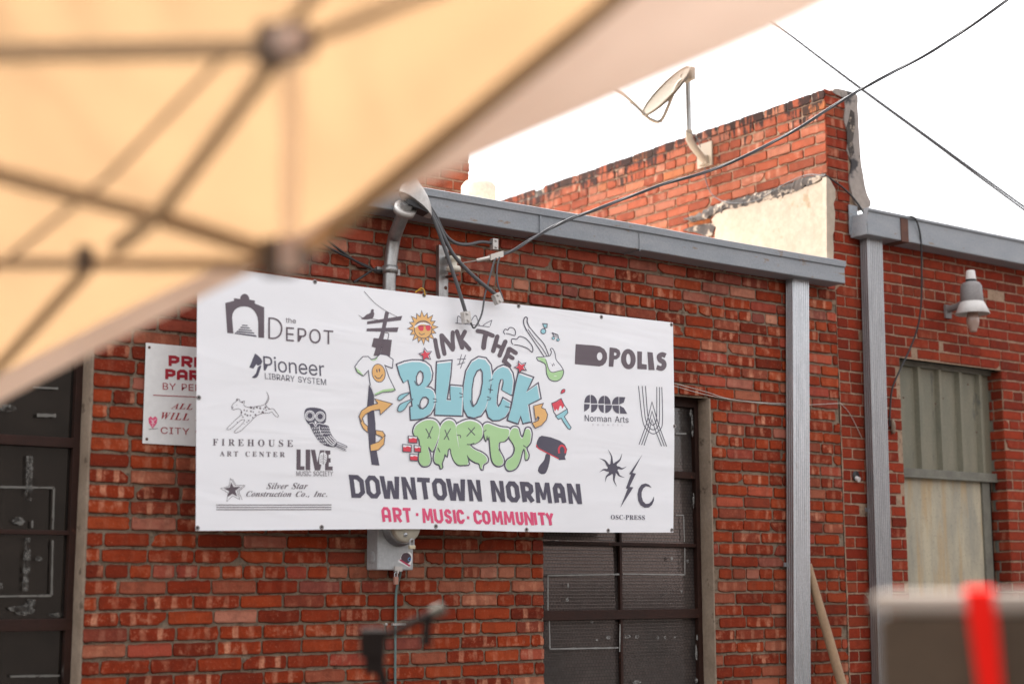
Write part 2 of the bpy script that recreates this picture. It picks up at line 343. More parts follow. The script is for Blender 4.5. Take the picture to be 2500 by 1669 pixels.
# ------------------------------------------------------------------ ground
g = MB(); g.add([(-150,-150,0),(150,-150,0),(150,150,0),(-150,150,0)], [(0,1,2,3)])
tag(g.build('ground', M['asphalt']), kind='structure')

# ------------------------------------------------------------------ brick walls, every brick its own solid
class BrickWall:
    def __init__(s): s.v = []; s.f = []; s.m = []; s.bk = []; s.uv = []
    def mortar(s, O, U, N, x0, x1, z0, z1, holes, depth, m=0):
        xs = sorted(set([x0, x1]+[min(max(q, x0), x1) for h in holes for q in h[:2]])); zs = sorted(set([z0, z1]+[min(max(q, z0), z1) for h in holes for q in h[2:]]))
        for a, b in zip(xs, xs[1:]):
            for c, d in zip(zs, zs[1:]):
                mx, mz = (a+b)/2, (c+d)/2
                if any(h[0] < mx < h[1] and h[2] < mz < h[3] for h in holes): continue
                k = len(s.v)
                for (x, z) in ((a,c),(b,c),(b,d),(a,d)): s.v.append(O+U*x+Vector((0,0,z))-N*depth)
                s.f.append((k,k+1,k+2,k+3)); s.m.append(m); s.bk.append((0,0,0)); s.uv += [(0,0)]*4
    def brick(s, O, U, N, xa, xb, za, zb, mi, bk, jit, depth, proud):
        sharp = jit < .0015
        r = rnd; w, h = xb-xa, zb-za; rad = .004 if sharp else .0095; P = []
        for (cx_, cz_, a0) in ((xb-rad,za+rad,-90),(xb-rad,zb-rad,0),(xa+rad,zb-rad,90),(xa+rad,za+rad,180)):
            for da in (0, 45, 90):
                a = R_(a0+da); P.append([cx_+rad*math.cos(a), cz_+rad*math.sin(a)])
            if a0 == -90: P += [[xb, za+h*.5]]
            if a0 == 0: P += [[xa+w*q, zb] for q in (.8, .6, .4, .2)]
            if a0 == 90: P += [[xa, za+h*.5]]
            if a0 == 180: P += [[xa+w*q, za] for q in (.2, .4, .6, .8)]
        if r.random() < .06*jit/.0016:                               # a broken corner
            c = Vector(r.choice([(xa,za),(xb,za),(xa,zb),(xb,zb)])); q = r.uniform(.014, .034)
            for p in P:
                d = (Vector(p)-c).length
                if d < q: p[0] += (xa+w/2-p[0])*.16; p[1] += (za+h/2-p[1])*.35
        P = [(p[0]+r.gauss(0, jit), p[1]+r.gauss(0, jit)) for p in P]; n = len(P); k = len(s.v)
        tilt = r.gauss(0, .0012); tx = r.gauss(0, .012)
        mx, mz = (xa+xb)/2, (za+zb)/2
        for ring, (sc, dn) in enumerate(((0, -depth-.004), (0, -.0016), (.0026, proud))):
            for (x, z) in P:
                if sc:
                    x += max(-sc, min(sc, (mx-x)*.5)); z += max(-sc, min(sc, (mz-z)*.5))
                d = dn + (tilt+(x-mx)*tx if ring else 0)
                s.v.append(O+U*x+Vector((0,0,z))+N*d)
        for ring in range(2):
            for i in range(n):
                j = (i+1) % n; q = (k+ring*n+i, k+ring*n+j, k+(ring+1)*n+j, k+(ring+1)*n+i); s.f.append(q); s.m.append(mi); s.bk.append(bk)
                s.uv += [((P[t][0]-xa)/.22, (P[t][1]-za)/h) for t in (i, j, j, i)]
        s.f.append(tuple(range(k+2*n, k+3*n))); s.m.append(mi); s.bk.append(bk); s.uv += [((p[0]-xa)/.22, (p[1]-za)/h) for p in P]
    def courses(s, O, U, N, x0, x1, z0, z1, h, zref, L, joint, holes=(), every=11, jit=.0016, depth=.009, pick=None, wob=.004, ztop=None, alt=0.0):
        k0 = math.ceil((z0-zref)/h); k1 = math.floor((z1-zref)/h)
        for k in range(k0-1, k1+1):
            za, zb = zref+k*h, zref+(k+1)*h
            a_, b_ = max(za, z0), min(zb, z1)
            if b_-a_ < h*.35: continue
            hd = (k % every) == 0; LL = L*.5 if hd else L
            x = x0 - (L*.5 if (k % 2) else 0) - rnd.uniform(0, .03) - alt
            ivs = [(x0, x1)]
            for H in holes:
                if min(zb, H[3])-max(za, H[2]) > h*.4:
                    nv = []
                    for (p, q) in ivs:
                        if H[1] <= p or H[0] >= q: nv.append((p, q)); continue
                        if H[0] > p: nv.append((p, H[0]))
                        if H[1] < q: nv.append((H[1], q))
                    ivs = nv
            while x < x1:
                w = LL*(1+rnd.gauss(0, .025))
                if not hd and rnd.random() < .06: w = LL*.5
                for (p, q) in ivs:
                    xa, xb = max(x, p), min(x+w, q)
                    if xb-xa < .045: continue
                    mx = (xa+xb)/2
                    if ztop and zb > ztop(mx)+.01: continue
                    dz = wob*noise.noise((mx*.7, k*.37, 1.3)) + rnd.gauss(0, .0009)
                    e0 = joint*.5*(1+rnd.gauss(0, .15)) if xa > p+1e-6 else .001
                    e1 = joint*.5*(1+rnd.gauss(0, .15)) if xb < q-1e-6 else .001
                    mi, pal, stripe = pick(mx, (za+zb)/2, hd)
                    s.brick(O, U, N, xa+e0, xb-e1, a_+joint*.5+dz, b_-joint*.5+dz, mi, (pal, stripe, rnd.random()), jit, depth, rnd.gauss(.001, .0012))
                x += w
    def build(s, name, mats, parent):
        o0 = origin_of(parent); me = bpy.data.meshes.new(name)
        me.from_pydata([tuple(p-o0) for p in s.v], [], s.f)
        for q in mats: me.materials.append(q)
        me.polygons.foreach_set('material_index', s.m)
        a = me.attributes.new('bk', 'FLOAT_COLOR', 'FACE'); a.data.foreach_set('color', [c for b in s.bk for c in (*b, 1.0)])
        u = me.uv_layers.new(name='uv'); u.data.foreach_set('uv', [c for p in s.uv for c in p])
        me.update(); o = bpy.data.objects.new(name, me); COL.objects.link(o); o.parent = parent; return o

XV, YV = Vector((1, 0, 0)), Vector((0, 1, 0))
H_COURSE = .0697; ZREF = 1.65+.073-.035            # bottom of the header course beside the window
LJ = W(205, 1300).x                               # right edge of the left window opening
RWL, RWR = W(1329, 1420).x, W(1741, 1493).x
RWT = W(1655, 966).z; LWT = 3.02
ZB = 0.0
GY = -.15                                         # gutter face stands this far off the wall
gz_top = (W(1200, 480, GY).z+W(2062, 643, GY).z)/2
gz_lip = (W(1200, 498, GY).z+W(2062, 656, GY).z)/2
gz_bot = (W(1200, 549, GY).z+W(2062, 694, GY).z)/2
gx_end = W(2062, 670, GY).x
X_SEAM = W(2055, 1118).x
Z_TOP1 = gz_bot+.10
def pick_a(x, z, hd):
    p = rnd.random()
    high = z > 1.65+1.62 or (x < 5.2 and z > 1.65+1.05)
    mi = 2 if rnd.random() < (.72 if high else .10) else 1
    pal = rnd.betavariate(1.5, 1.7)*.72
    q = rnd.random()
    if q < .09: pal = rnd.uniform(.72, .88)
    elif q < .18: pal = rnd.uniform(.88, .97)
    if hd: pal = min(1, pal+rnd.choice([0, 0, .1, .35]))
    return mi, pal, (rnd.uniform(.3, .95) if rnd.random() < .62 else rnd.uniform(0, .15))
def pick_b(x, z, hd): return 1, rnd.betavariate(1.6, 1.8)*.9+.03, (rnd.uniform(.1, .45) if rnd.random() < .22 else 0)
def pick_c(x, z, hd): return 1, rnd.random()*.97, (rnd.uniform(.2, .7) if rnd.random() < .4 else .05)

# ================================================================== the near building
b1 = thing('brick_building', (4.2, 0, 0), 'low red brick building with steel windows and a grey gutter behind the white banner', 'building')
bw = BrickWall(); O = Vector((0, 0, 0)); NY = Vector((0, -1, 0))
holes1 = [(-4.0, LJ+.012, .45, LWT), (RWL-.004, RWR+.012, .45, RWT)]
bw.mortar(O, XV, NY, -1.0, X_SEAM, ZB, Z_TOP1, holes1, .008)
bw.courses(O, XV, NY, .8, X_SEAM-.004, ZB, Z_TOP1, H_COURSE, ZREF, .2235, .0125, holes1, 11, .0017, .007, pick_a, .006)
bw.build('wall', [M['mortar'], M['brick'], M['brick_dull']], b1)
# body behind the face: roof slab with a ragged white membrane edge
rb = MB(); n = 60; vs = []; x0, x1 = -1.0, X_SEAM-.03
for i in range(n+1):
    x = x0+(x1-x0)*i/n; t = .012+.016*abs(noise.noise((x*1.3, 0, 5)))+.006*noise.noise((x*6, 2, 5)); yf = -.085-.02*noise.noise((x*2, 4, 1))
    vs += [(x, yf, gz_top-.012), (x, yf-.01, gz_top+t*.6), (x, yf+.05, gz_top+t+.012), (x, 7.0, gz_top+t+.02), (x, 7.0, gz_top-.012)]
fs = []
for i in range(n):
    for j in range(5): fs.append((i*5+j, i*5+(j+1)%5, (i+1)*5+(j+1)%5, (i+1)*5+j))
fs += [(0,1,2,3,4), tuple(n*5+j for j in range(5))]
rb.add(vs, fs)
rb.build('roof', M['roof_white'], b1)
# gutter: box section with a rolled lip, three joints
def gutter(parent, xa, xb, yf, zt, zl, zb_, joints, label=None):
    m = MB()
    prof = [(-.012, zb_+.0), (yf+.004, zb_), (yf, zb_+.004), (yf, zl-.008), (yf-.012, zl-.002), (yf-.014, zt-.004), (yf-.006, zt), (yf+.03, zt), (yf+.03, zt-.03), (-.012, zt-.03)]
    k = len(prof); ns = max(8, int((xb-xa)/.12)); vs = []
    for q in range(ns+1):
        x = xa+(xb-xa)*q/ns; dz = .0045*noise.noise((x*.8, 1, zt)); dy_ = .005*noise.noise((x*1.7, 4, zt))
        vs += [(x, y+(dy_ if abs(y) > .05 else 0)+(.0025*noise.noise((x*5, z*30, 2)) if abs(y) > .05 else 0), z+dz) for (y, z) in prof]
    fs = [(r*k+i, r*k+(i+1)%k, (r+1)*k+(i+1)%k, (r+1)*k+i) for r in range(ns) for i in range(k)]+[tuple(range(k)), tuple(range(ns*k, (ns+1)*k))]
    m.add(vs, fs, 0)
    for jx, w_, mi in joints:
        m.box((jx-w_, yf-.0085, zb_-.006), (jx+w_, yf+.006, zl-.009), mi)
        m.box((jx-w_, yf-.006, zb_-.0065), (jx+w_, -.02, zb_+.002), mi)
    o = m.build('gutter', [M['gutter'], M['rust']], parent)
    if label: o['label'] = label
gutter(b1, -1.0, gx_end, GY, gz_top, gz_lip, gz_bot, [(W(1318, 520, GY).x, .004, 0), (W(1560, 580, GY).x, .003, 0), (.9, .004, 0)])
# fluted downspout
def downspout(parent, xl, xr, y0, y1, zt, zb_, tilt, mats, label):
    m = MB(); prof = []; nf = 8; w_ = xr-xl
    for i in range(nf):                             # fluted front
        a = xl+w_*(i+.06)/nf; b = xl+w_*(i+.94)/nf
        prof += [(a, y1), (a+w_*.03, y1-.0055), (b-w_*.03, y1-.0055), (b, y1)]
    nd = 4
    for i in range(nd):                             # fluted right side
        a = y1+(y0-y1)*(i+.1)/nd; b = y1+(y0-y1)*(i+.9)/nd; prof += [(xr, a), (xr+.003, a+.003), (xr+.003, b-.003), (xr, b)]
    prof += [(xr, y0), (xl, y0)]
    for i in range(nd):
        a = y0+(y1-y0)*(i+.1)/nd; b = y0+(y1-y0)*(i+.9)/nd; prof += [(xl, a), (xl-.005, a-.003), (xl-.005, b+.003), (xl, b)]
    k = len(prof)
    vs = [(x+(tilt if e else 0), y, z) for e, z in ((0, zt), (1, zb_)) for (x, y) in prof]
    m.add(vs, [(i, (i+1)%k, k+(i+1)%k, k+i) for i in range(k)]+[tuple(range(k)), tuple(range(k, 2*k))], 0)
    for z in (zb_+.9, zt-1.75):                      # straps
        f = (zt-z)/(zt-zb_)
        m.box((xl-.03+tilt*f, y0-.012, z), (xr+.03+tilt*f, y0-.006, z+.025), 0)
    o = m.build('downspout', mats, parent); o['label'] = label
dy = -.078
a_, b_ = W(1938, 700, dy), W(1975, 700, dy); c_ = W(1943, 1665, dy)
downspout(b1, a_.x, b_.x, -.012, dy, gz_bot+.005, .12, (c_.x-a_.x)*1.55, [M['alu']], 'bright silver fluted downspout')

# steel windows, recessed in the wall
WY = .10
def bars(mb, y, t, pts, m=0):
    (xa, za), (xb, zb_) = pts; mb.box((min(xa,xb), y-t, min(za,zb_)), (max(xa,xb), y+t*.5, max(za,zb_)), m)
def pane(mb, xa, xb, za, zb_, y, tilt):
    dyt = math.tan(R_(tilt))*(zb_-za)*.5             # bottom swings towards the viewer
    mb.add([(xa, y-dyt, za), (xb, y-dyt, za), (xb, y+dyt, zb_), (xa, y+dyt, zb_), (xa, y-dyt+.006, za), (xb, y-dyt+.006, za), (xb, y+dyt+.006, zb_), (xa, y+dyt+.006, zb_)],
           [(0,1,2,3),(7,6,5,4),(0,4,5,1),(1,5,6,2),(2,6,7,3),(3,7,4,0)])
def mark(win, mat, polys):                           # one dab or rubbed line of old paint on the glass
    m = MB()
    for P, y in polys: m.add([(x, y, z) for (x, z) in P], [tuple(range(len(P)))])
    if polys: m.build('paint_mark', mat, win, fixn=False)
def dab(win, mat, px, py, rx, ry, y, seed):
    c = W(px, py, y); s = pxsize(8.5); P = []
    for i in range(13):
        a = 2*math.pi*i/13; k = 1+.5*noise.noise((math.cos(a)*1.5+seed*3.1, math.sin(a)*1.5, seed)); P.append((c.x+math.cos(a)*rx*s*1.25*k, c.z+math.sin(a)*ry*s*k))
    mark(win, mat, [(P, y)])
def rough_line(win, mat, p, q, w_, y, seed):
    a, b = W(*p, y), W(*q, y); d = (b-a); L = d.length; d.normalize(); nn = Vector((-d.z, 0, d.x)); n = max(4, int(L/.03)); L1 = []; L2 = []
    for i in range(n+1):
        t = a+d*L*i/n; e = w_*pxsize(8.5)*.5*(1+.5*noise.noise((i*.9, seed*7.7, 0))); L1.append((t.x+nn.x*e, t.z+nn.z*e)); L2.append((t.x-nn.x*e, t.z-nn.z*e))
    mark(win, mat, [(L1+L2[::-1], y)])
def zf(px, py): return W(px, py, WY).z
def xf(px, py): return W(px, py, WY).x
def jamb(parent, x, z0, z1):
    m = MB(); n = 40; vs = []; fs = []
    for i in range(n+1):
        z = z0+(z1-z0)*i/n; e = .004*noise.noise((z*5, x, 0)); f = .003*noise.noise((z*9, x, 4))
        vs += [(x-.002+e*.5, WY+.02, z), (x+e, -.004+f, z), (x+.011+f*2, -.005+f, z), (x+.03, .02, z)]
    for i in range(n):
        for j in range(3): fs.append((i*4+j, i*4+j+1, (i+1)*4+j+1, (i+1)*4+j))
    m.add(vs, fs, 0, True); return m.build('jamb', M['concrete'], parent, fixn=False)
# --- window beside the banner
wz0 = .45
m = MB(); fy = WY+.01
xl, xr = RWL-.03, xf(1712, 1493)
zt_ = zf(1655, 977)
bars(m, fy, .018, ((xl, wz0), (xl+.04, RWT))); st = xf(1700, 1400); bars(m, fy, .022, ((st, wz0), (xr+.02, RWT+.02)))
bars(m, fy, .0205, ((xl, zf(1655, 992)), (xr+.02, RWT+.02)))
mu = xf(1516, 1420); bars(m, fy, .013, ((mu-.009, wz0), (mu+.009, zt_)))
for (py_, px_, hw, tt) in ((1160, 1680, .020, .0195), (1327.5, 1514, .010, .0145), (1499, 1514, .026, .0235), (1640+60, 1514, .012, .0145)):
    z = zf(px_, py_); bars(m, fy, tt, ((xl+.01, z-hw), (xr-.004, z+hw)))
win1 = m.build('window', M['frame'], b1, bevel=.002); win1['label'] = 'dark steel window partly covered by the banner'
rows = [(wz0, zf(1514, 1499), 0.0), (zf(1514, 1499), zf(1514, 1327.5), 1.6), (zf(1514, 1327.5), zf(1680, 1160), 1.6), (zf(1680, 1160), RWT-.01, 1.2)]
m = MB()
for (za, zb_, tl) in rows:
    for (xa, xb, ex) in ((xl+.03, mu-.006, 0), (mu+.006, st+.01, .25)): pane(m, xa, xb, za+.004, zb_-.004, fy+.012, tl+ex)
m.build('pane', M['glass_pattern'], win1)
m = MB(); py = fy-.004
for p, q in (((1338, 1404), (1512, 1401)), ((1338, 1404), (1338, 1490)), ((1521, 1400), (1672, 1402)), ((1672, 1402), (1672, 1336)), ((1671, 1322), (1669, 1257)), ((1669, 1257), (1650, 1257)),
             ((1341, 1512), (1343, 1583)), ((1343, 1583), (1510, 1580)), ((1650, 1058), (1676, 1058)), ((1514, 1522), (1513, 1590))): rough_line(win1, M['line_white'], p, q, 3.4, py-.008, p[0]*.01)
for i, (a, b, c, d) in enumerate(((1387, 1428, 2, 6), (1385, 1463, 3.5, 5), (1486, 1555, 6, 5), (1457, 1561, 3, 3), (1532, 1553, 8, 4), (1556, 1553, 6, 5), (1606, 1556, 4, 4), (1624, 1555, 4, 4), (1646, 1554, 5, 3), (1640, 1362, 4, 5), (1678, 1369, 4, 4),
        (1664, 1443, 3, 3), (1700, 1590, 3, 22), (1702, 1555, 2.5, 8), (1690, 1040, 3, 30), (1693, 1220, 2.5, 20), (1687, 1010, 4, 10), (1555, 1664, 10, 4), (1445, 1517, 3, 4), (1596, 1510, 3, 2), (1700, 1660, 4, 6), (1360, 1320, 5, 3), (1390, 1318, 9, 2))):
    dab(win1, M['rub_white'], a, b, c, d, py-.0085, i+1)
jamb(win1, RWR, wz0, RWT)
# --- window at the left edge
m = MB(); xl, xr = -3.4, LJ+.02; st = xf(168, 1300)
bars(m, fy, .022, ((st, wz0), (xr-.004, LWT)))
for (py_, hw, tt) in ((1078, .022, .0215), (1299, .010, .0145), (1524, .026, .0235), (870, .010, .0145)):
    z = zf(120, py_); bars(m, fy, tt, ((xl, z-hw), (xr-.012, z+hw)))
bars(m, fy, .019, ((xl, LWT-.04), (xr-.01, LWT+.002)))
for px_ in (-190, -560): bars(m, fy, .013, ((xf(px_, 1300)-.009, wz0), (xf(px_, 1300)+.009, LWT)))
win2 = m.build('window', M['frame'], b1, bevel=.002); win2['label'] = 'dark steel window at the left edge of the photo'
m = MB(); zz = [wz0, zf(120, 1524), zf(120, 1299), zf(120, 1078), zf(120, 870), LWT-.01]; xx = [xl, xf(-560, 1300), xf(-190, 1300), st+.01]
for i in range(5):
    for j in range(3): pane(m, xx[j]+.006, xx[j+1]-.004, zz[i]+.004, zz[i+1]-.004, fy+.012, 0.0)
m.build('pane', M['glass_dark'], win2)
m = MB()
for p, q, w_ in (((0, 1188), (132, 1190), 5), ((132, 1190), (129, 1292), 5), ((129, 1318), (126, 1452), 5), ((-20, 1455), (126, 1453), 5), ((80, 945), (142, 948), 5), ((90, 1013), (137, 1014), 8), ((25, 1650), (146, 1648), 5), ((79, 1270), (79, 1288), 4)): rough_line(win2, M['line_dim'], p, q, w_*.8, py-.008, q[0]*.013)
for p, q, w_ in (((73, 1112), (70, 1222), 13), ((68, 1312), (64, 1402), 15), ((64, 1400), (61, 1442), 11)): rough_line(win2, M['rub_dim'], p, q, w_, py-.009, q[0]*.013)
for i, (a, b, c, d) in enumerate(( (45, 1272, 10, 7), (95, 1363, 6, 5), (58, 1488, 16, 9), (75, 1470, 8, 8), (35, 1485, 8, 5), (15, 995, 16, 7), (137, 1500, 12, 4), (0, 1430, 4, 6), (160, 1560, 3, 25), (158, 1640, 4, 20))): dab(win2, M['rub_dim'], a, b, c, d, py-.0085, i+30)
jamb(win2, LJ, wz0, LWT)
MB().box((-3.9, .22, .2), (X_SEAM-.1, 6.5, gz_bot-.2)).build('interior', plain('interior', (.02, .018, .016), .9), b1)
# ================================================================== the taller neighbour
PX = X_SEAM-.045                                   # left face of the party wall
TOPZ = XP(2008, 217, PX).z
b2 = thing('brick_building', (8.6, 0, 0), 'taller brick building at the right with a parapet wall and boarded window', 'building')
P_END = W(2088, 240).x; P_BR = W(2068, 300).x
g2y = -.15
g2a, g2b = W(2117, 513, g2y), W(2117, 571, g2y); g2t = W(2117, 507, g2y)
G2X = g2a.x; g2_end = 11.2
BWL, BWR = W(2205, 1100).x, W(2456, 1130).x
BWT = W(2300, 886).z
bw = BrickWall(); holes2 = [(BWL, BWR, .5, BWT)]
bw.mortar(O, XV, NY, X_SEAM, 11.2, ZB, g2b.z+.12, holes2, .0032, 0)
bw.courses(O, XV, NY, X_SEAM+.004, 11.2, ZB, g2b.z+.10, .0690, ZREF-.012, .218, .0088, holes2, 9, .0010, .0035, pick_b, .004)
bw.mortar(O, XV, NY, PX+.012, P_END-.02, g2b.z+.12, TOPZ-.012, [], .006, 0)
bw.courses(O, XV, NY, PX+.004, P_BR, g2b.z+.10, TOPZ, .0690, ZREF-.012, .218, .0095, [], 9, .0012, .006, pick_c, .003)
# pier face left of the seam, above the lower roof
bw.mortar(O, XV, NY, PX+.012, X_SEAM, gz_bot-.1, g2b.z+.12, [], .0055, 0)
bw.courses(O, XV, NY, PX+.003, X_SEAM+.006, Z_TOP1+.0, g2b.z+.10, .0690, ZREF-.012, .218, .0095, [], 9, .0012, .006, pick_b, .003)
# window reveal at the right is brick
OR = Vector((BWR, 0, 0)); NX = Vector((-1, 0, 0))
bw.mortar(OR, YV, NX, 0, .14, .5, BWT, [], .006, 0)
bw.courses(OR, YV, NX, .004, .14, .5, BWT, .0690, ZREF-.012, .218, .0095, [], 9, .001, .006, pick_b, .002)
bw.build('wall', [M['mortar_light'], M['brick_thin']] if False else [M['mortar_light'], M['brick_thin']], b2)
# parapet: left face above the low roof
bp = BrickWall(); OP = Vector((PX, 0, 0))
YB = 9.5
def ragged(y): return TOPZ+.004-.028*max(0, noise.noise((y*1.1, 3, 0)))-.002*y
bp.mortar(OP, YV, NX, 0.006, YB, gz_top-.1, TOPZ-.03, [], .008, 0)
bp.courses(OP, YV, NX, .0, YB, gz_top-.1, TOPZ+.01, .0705, TOPZ-.0705*30, .222, .011, [], 9, .0018, .008, pick_c, .006, ragged)
bp.build('parapet', [M['mortar_light'], M['brick_parapet']], b2)
# top and back of the parapet, coping, rendered flank with its flared foot
m = MB(); vs = []; n = 48
for i in range(n+1):
    y = .02+(YB-.02)*i/n; z = ragged(y)-.012+.02*noise.noise((y*3, 7, 0)); z2 = z-.01
    vs += [(PX+.006, y, z-.06), (PX+.004, y, z), (P_BR, y, z2), (P_BR, y, z2-.06)]
fs = [(i*4+j, i*4+j+1, i*4+5+j, i*4+4+j) for i in range(n) for j in range(3)]
m.add(vs, fs); m.build('tar_coping', M['tar'], b2, fixn=False)
m = MB()
ez = lambda px, py: W(px, py)
outl = [(2036, 217), (2060, 221), (2090, 232), (2092, 262), (2096, 330), (2100, 390), (2106, 430), (2113, 470), (2124, 497), (2112, 512), (2088, 500), (2078, 470), (2072, 440), (2078, 400), (2066, 368), (2070, 330), (2060, 300), (2062, 262), (2056, 240), (2034, 228)]
P = spline([W(px, py, .0) for px, py in outl], 3, True)
P = [Vector((p.x+.004*noise.noise((p.z*14, p.x*9, 0)), -.008, p.z)) for p in P]
m.prism(P, (0, 1.6, 0)); m.build('render', M['render_grey'], b2)
m = MB(); P = [W(px, py, -.014) for px, py in ((2078, 268), (2086, 275), (2088, 305), (2082, 345), (2086, 372), (2078, 385), (2069, 350), (2068, 310), (2074, 290))]
m.prism(P, (0, .004, 0)); m.build('tar_patch', M['tar'], b2)
# plaster patch on the parapet with its torn black flashing edge
ro = [(1370, 830), (1392, 880), (1420, 930), (1426, 1020), (1405, 1060), (1420, 1150), (1412, 1290), (1400, 1330), (1408, 1560), (1400, 1620), (380, 1450), (372, 1330), (385, 1270), (345, 1200), (380, 1150), (470, 1110), (580, 1085), (690, 1060), (790, 1035), (930, 1000), (1060, 960), (1180, 905), (1270, 880), (1330, 835)]
def r5(x, y): return (1640+x/3.564, 200+y/3.564)
m = MB(); PT = []
for (x, y) in ro:
    p = XP(*r5(min(x, 1352), y), PX-.022)
    if x > 1352: p.y -= (x-1352)*.0
    PT.append((p, x))
face = [Vector((p.x, max(p.y, -.03), p.z)) for p, x in PT]
face = [Vector((q.x, q.y+.004*noise.noise((q.z*20, 0, 1)), q.z)) for q in face]
m.prism(face, (.022, 0, 0))
fr = [r5(x, y) for (x, y) in ((1345, 825), (1375, 845), (1400, 890), (1424, 935), (1428, 1010), (1408, 1060), (1422, 1140), (1416, 1290), (1402, 1330), (1410, 1450), (1404, 1600), (1350, 1600), (1348, 1300), (1346, 1000))]
q = [W(px, py, -.03) for px, py in fr]; m.prism(q, (0, .034, 0))
m.build('plaster_patch', M['plaster'], b2)
m = MB()
top = [(1335, 800), (1290, 803), (1200, 815), (1090, 850), (1000, 895), (900, 925), (800, 950), (690, 980), (600, 1010), (480, 1030), (400, 1060), (310, 1100), (220, 1150), (100, 1190)]
bot = [(1340, 838), (1290, 850), (1200, 895), (1100, 935), (1000, 975), (900, 1005), (800, 1032), (690, 1062), (600, 1085), (480, 1108), (400, 1130), (350, 1150), (270, 1195), (130, 1205)]
TP = spline([XP(*r5(*p), PX-.016) for p in top], 5); BP = spline([XP(*r5(*p), PX-.026) for p in bot], 5); n = len(TP); vs = []
for i in range(n):
    e = noise.noise((i*.9, 1, 0))*.022+.012*noise.noise((i*2.3, 2, 0)); f = noise.noise((i*.8, 5, 0))*.026+.014*noise.noise((i*2.1, 7, 0))
    vs += [TP[i]+Vector((0, 0, e)), (TP[i]+BP[i])*.5+Vector((-.006+.010*noise.noise((i*.8, 8, 0)), 0, .01*noise.noise((i*1.3, 9, 0)))), BP[i]+Vector((0, 0, f)), BP[i]+Vector((.03, 0, f))]
m.add(vs, [(i*4+j, i*4+j+1, i*4+5+j, i*4+4+j) for i in range(n-1) for j in range(3)], 0, False)
lo = [XP(*r5(*p), PX-.012) for p in ((90, 1290), (180, 1255), (280, 1235), (365, 1225), (375, 1260), (350, 1330), (300, 1345), (200, 1310))]
m.prism(lo, (.008, 0, 0))
m.build('flashing', M['tar'], b2, fixn=False)
# roof and gutter of the neighbour
m = MB(); m.box((P_BR+.01, .0, g2a.z-.0), (11.2, 7, g2a.z+.012)); m.build('roof', M['render_grey'], b2)
gutter(b2, G2X, g2_end, g2y, g2t.z, g2a.z, g2b.z, [(W(2206, 545, g2y).x, W(2214.5, 545, g2y).x-W(2206, 545, g2y).x, 1)])
m = MB()                                            # folded end box and the flap behind it
ex = G2X-.002
m.box((ex-.006, g2y+.002, g2b.z+.002), (ex, -.012, (g2a.z+g2b.z)/2+.02)); m.box((ex-.02, -.02, (g2a.z+g2b.z)/2-.06), (ex+.06, -.013, g2a.z+.06))
m.build('gutter_end', M['gutter'], b2)
a_, b_, c_ = W(2120, 640, dy), W(2155, 640, dy), W(2134, 1140, dy)
zt2 = g2b.z+.004; rate = (c_.x-a_.x)/(a_.z-c_.z); xt = a_.x-rate*(zt2-a_.z)
downspout(b2, xt, xt+(b_.x-a_.x), -.012, dy, zt2, .12, rate*(zt2-.12), [M['alu_dull']], 'dull grey fluted downspout beside the boarded window')
# boarded window
m = MB(); wy = .115
def fx(px, py): return W(px, py, wy)
zt3 = BWT
xfl, xfr = fx(2199, 1000).x, fx(2427, 1140).x
m.box((BWL-.02, wy-.03, fx(2300, 905).z), (xfr, wy+.01, BWT+.01)); m.box((fx(2416, 1000).x, wy-.029, .5), (xfr, wy+.01, fx(2300, 905).z))
zmid = fx(2300, 1158).z; m.box((BWL-.02, wy-.04, zmid-.03), (xfr+.004, wy+.012, zmid+.025)); m.box((BWL-.02, wy-.05, zmid-.036), (xfr-.03, wy-.03, zmid-.022))
m.box((fx(2398, 1300).x, wy-.020, .5), (fx(2416, 1300).x, wy+.008, zmid-.03)); m.box((BWL-.02, wy-.02, .5), (BWL+.018, wy+.01, zmid-.03))
win3 = m.build('window', weathered('window_frame_green', (.17, .16, .125), (.11, .10, .08), .7, 0, 10, spots=((.20, .15, .11), 12, .66)), b2, bevel=.003); win3['label'] = 'window boarded with ribbed sheet metal'
m = MB(); z0, z1 = zmid+.02, fx(2300, 905).z+.01; prof = []; xx = BWL-.02; XR = fx(2417, 1000).x; pitch = (XR-BWL)/5.0; xx = BWL-pitch*.35
while xx < XR:
    prof += [(xx, 0), (xx+pitch*.62, 0), (xx+pitch*.68, -.030), (xx+pitch*.80, -.030)]; xx += pitch
    prof += [(xx-pitch*.12, 0)]
prof = [(min(max(x, BWL-.02), XR), y) for x, y in prof]; k = len(prof)
vs = [(x, wy+.0+y, z) for z in (z0, z1) for x, y in prof]; m.add(vs, [(i, i+1, k+i+1, k+i) for i in range(k-1)])
cs = weathered('ribbed_sheet', (.205, .180, .125), (.145, .138, .098), .6, .1, 5, (2, 1, .5), spots=((.10, .095, .075), 6, .64))
rs_ = m.build('ribbed_sheet', cs, win3, fixn=False)
for (x, y) in ((2206, 970), (2238, 1024), (2302, 972), (2363, 938), (2384, 1055), (2284, 985)): MB().lathe(W(x, y, wy-.002), (0, -1, 0), [(0, .006), (.003, .005), (.0031, .0003)], 8).build('nail', M['rust'], rs_)
m = MB(); m.box((BWL-.02, wy-.004, .5), (fx(2400, 1300).x, wy+.004, zmid-.02))
pm = NT('stained_board'); v = pm.coord('Object', (1, 1, .22)); a1 = pm.noise(v, 7, 6, .7); a2 = pm.noise(pm.coord('Object', (1, 1, .12)), 14, 4, .6); a3 = pm.noise(pm.coord('Object'), 60, 4, .7)
cc = pm.mix(pm.ramp(a1, [(.35, 0.0), (.65, 1.0)]), (.46, .39, .275), (.29, .265, .21)); cc = pm.mix(pm.ramp(a2, [(.52, 0.0), (.68, .8)]), cc, (.42, .29, .155))
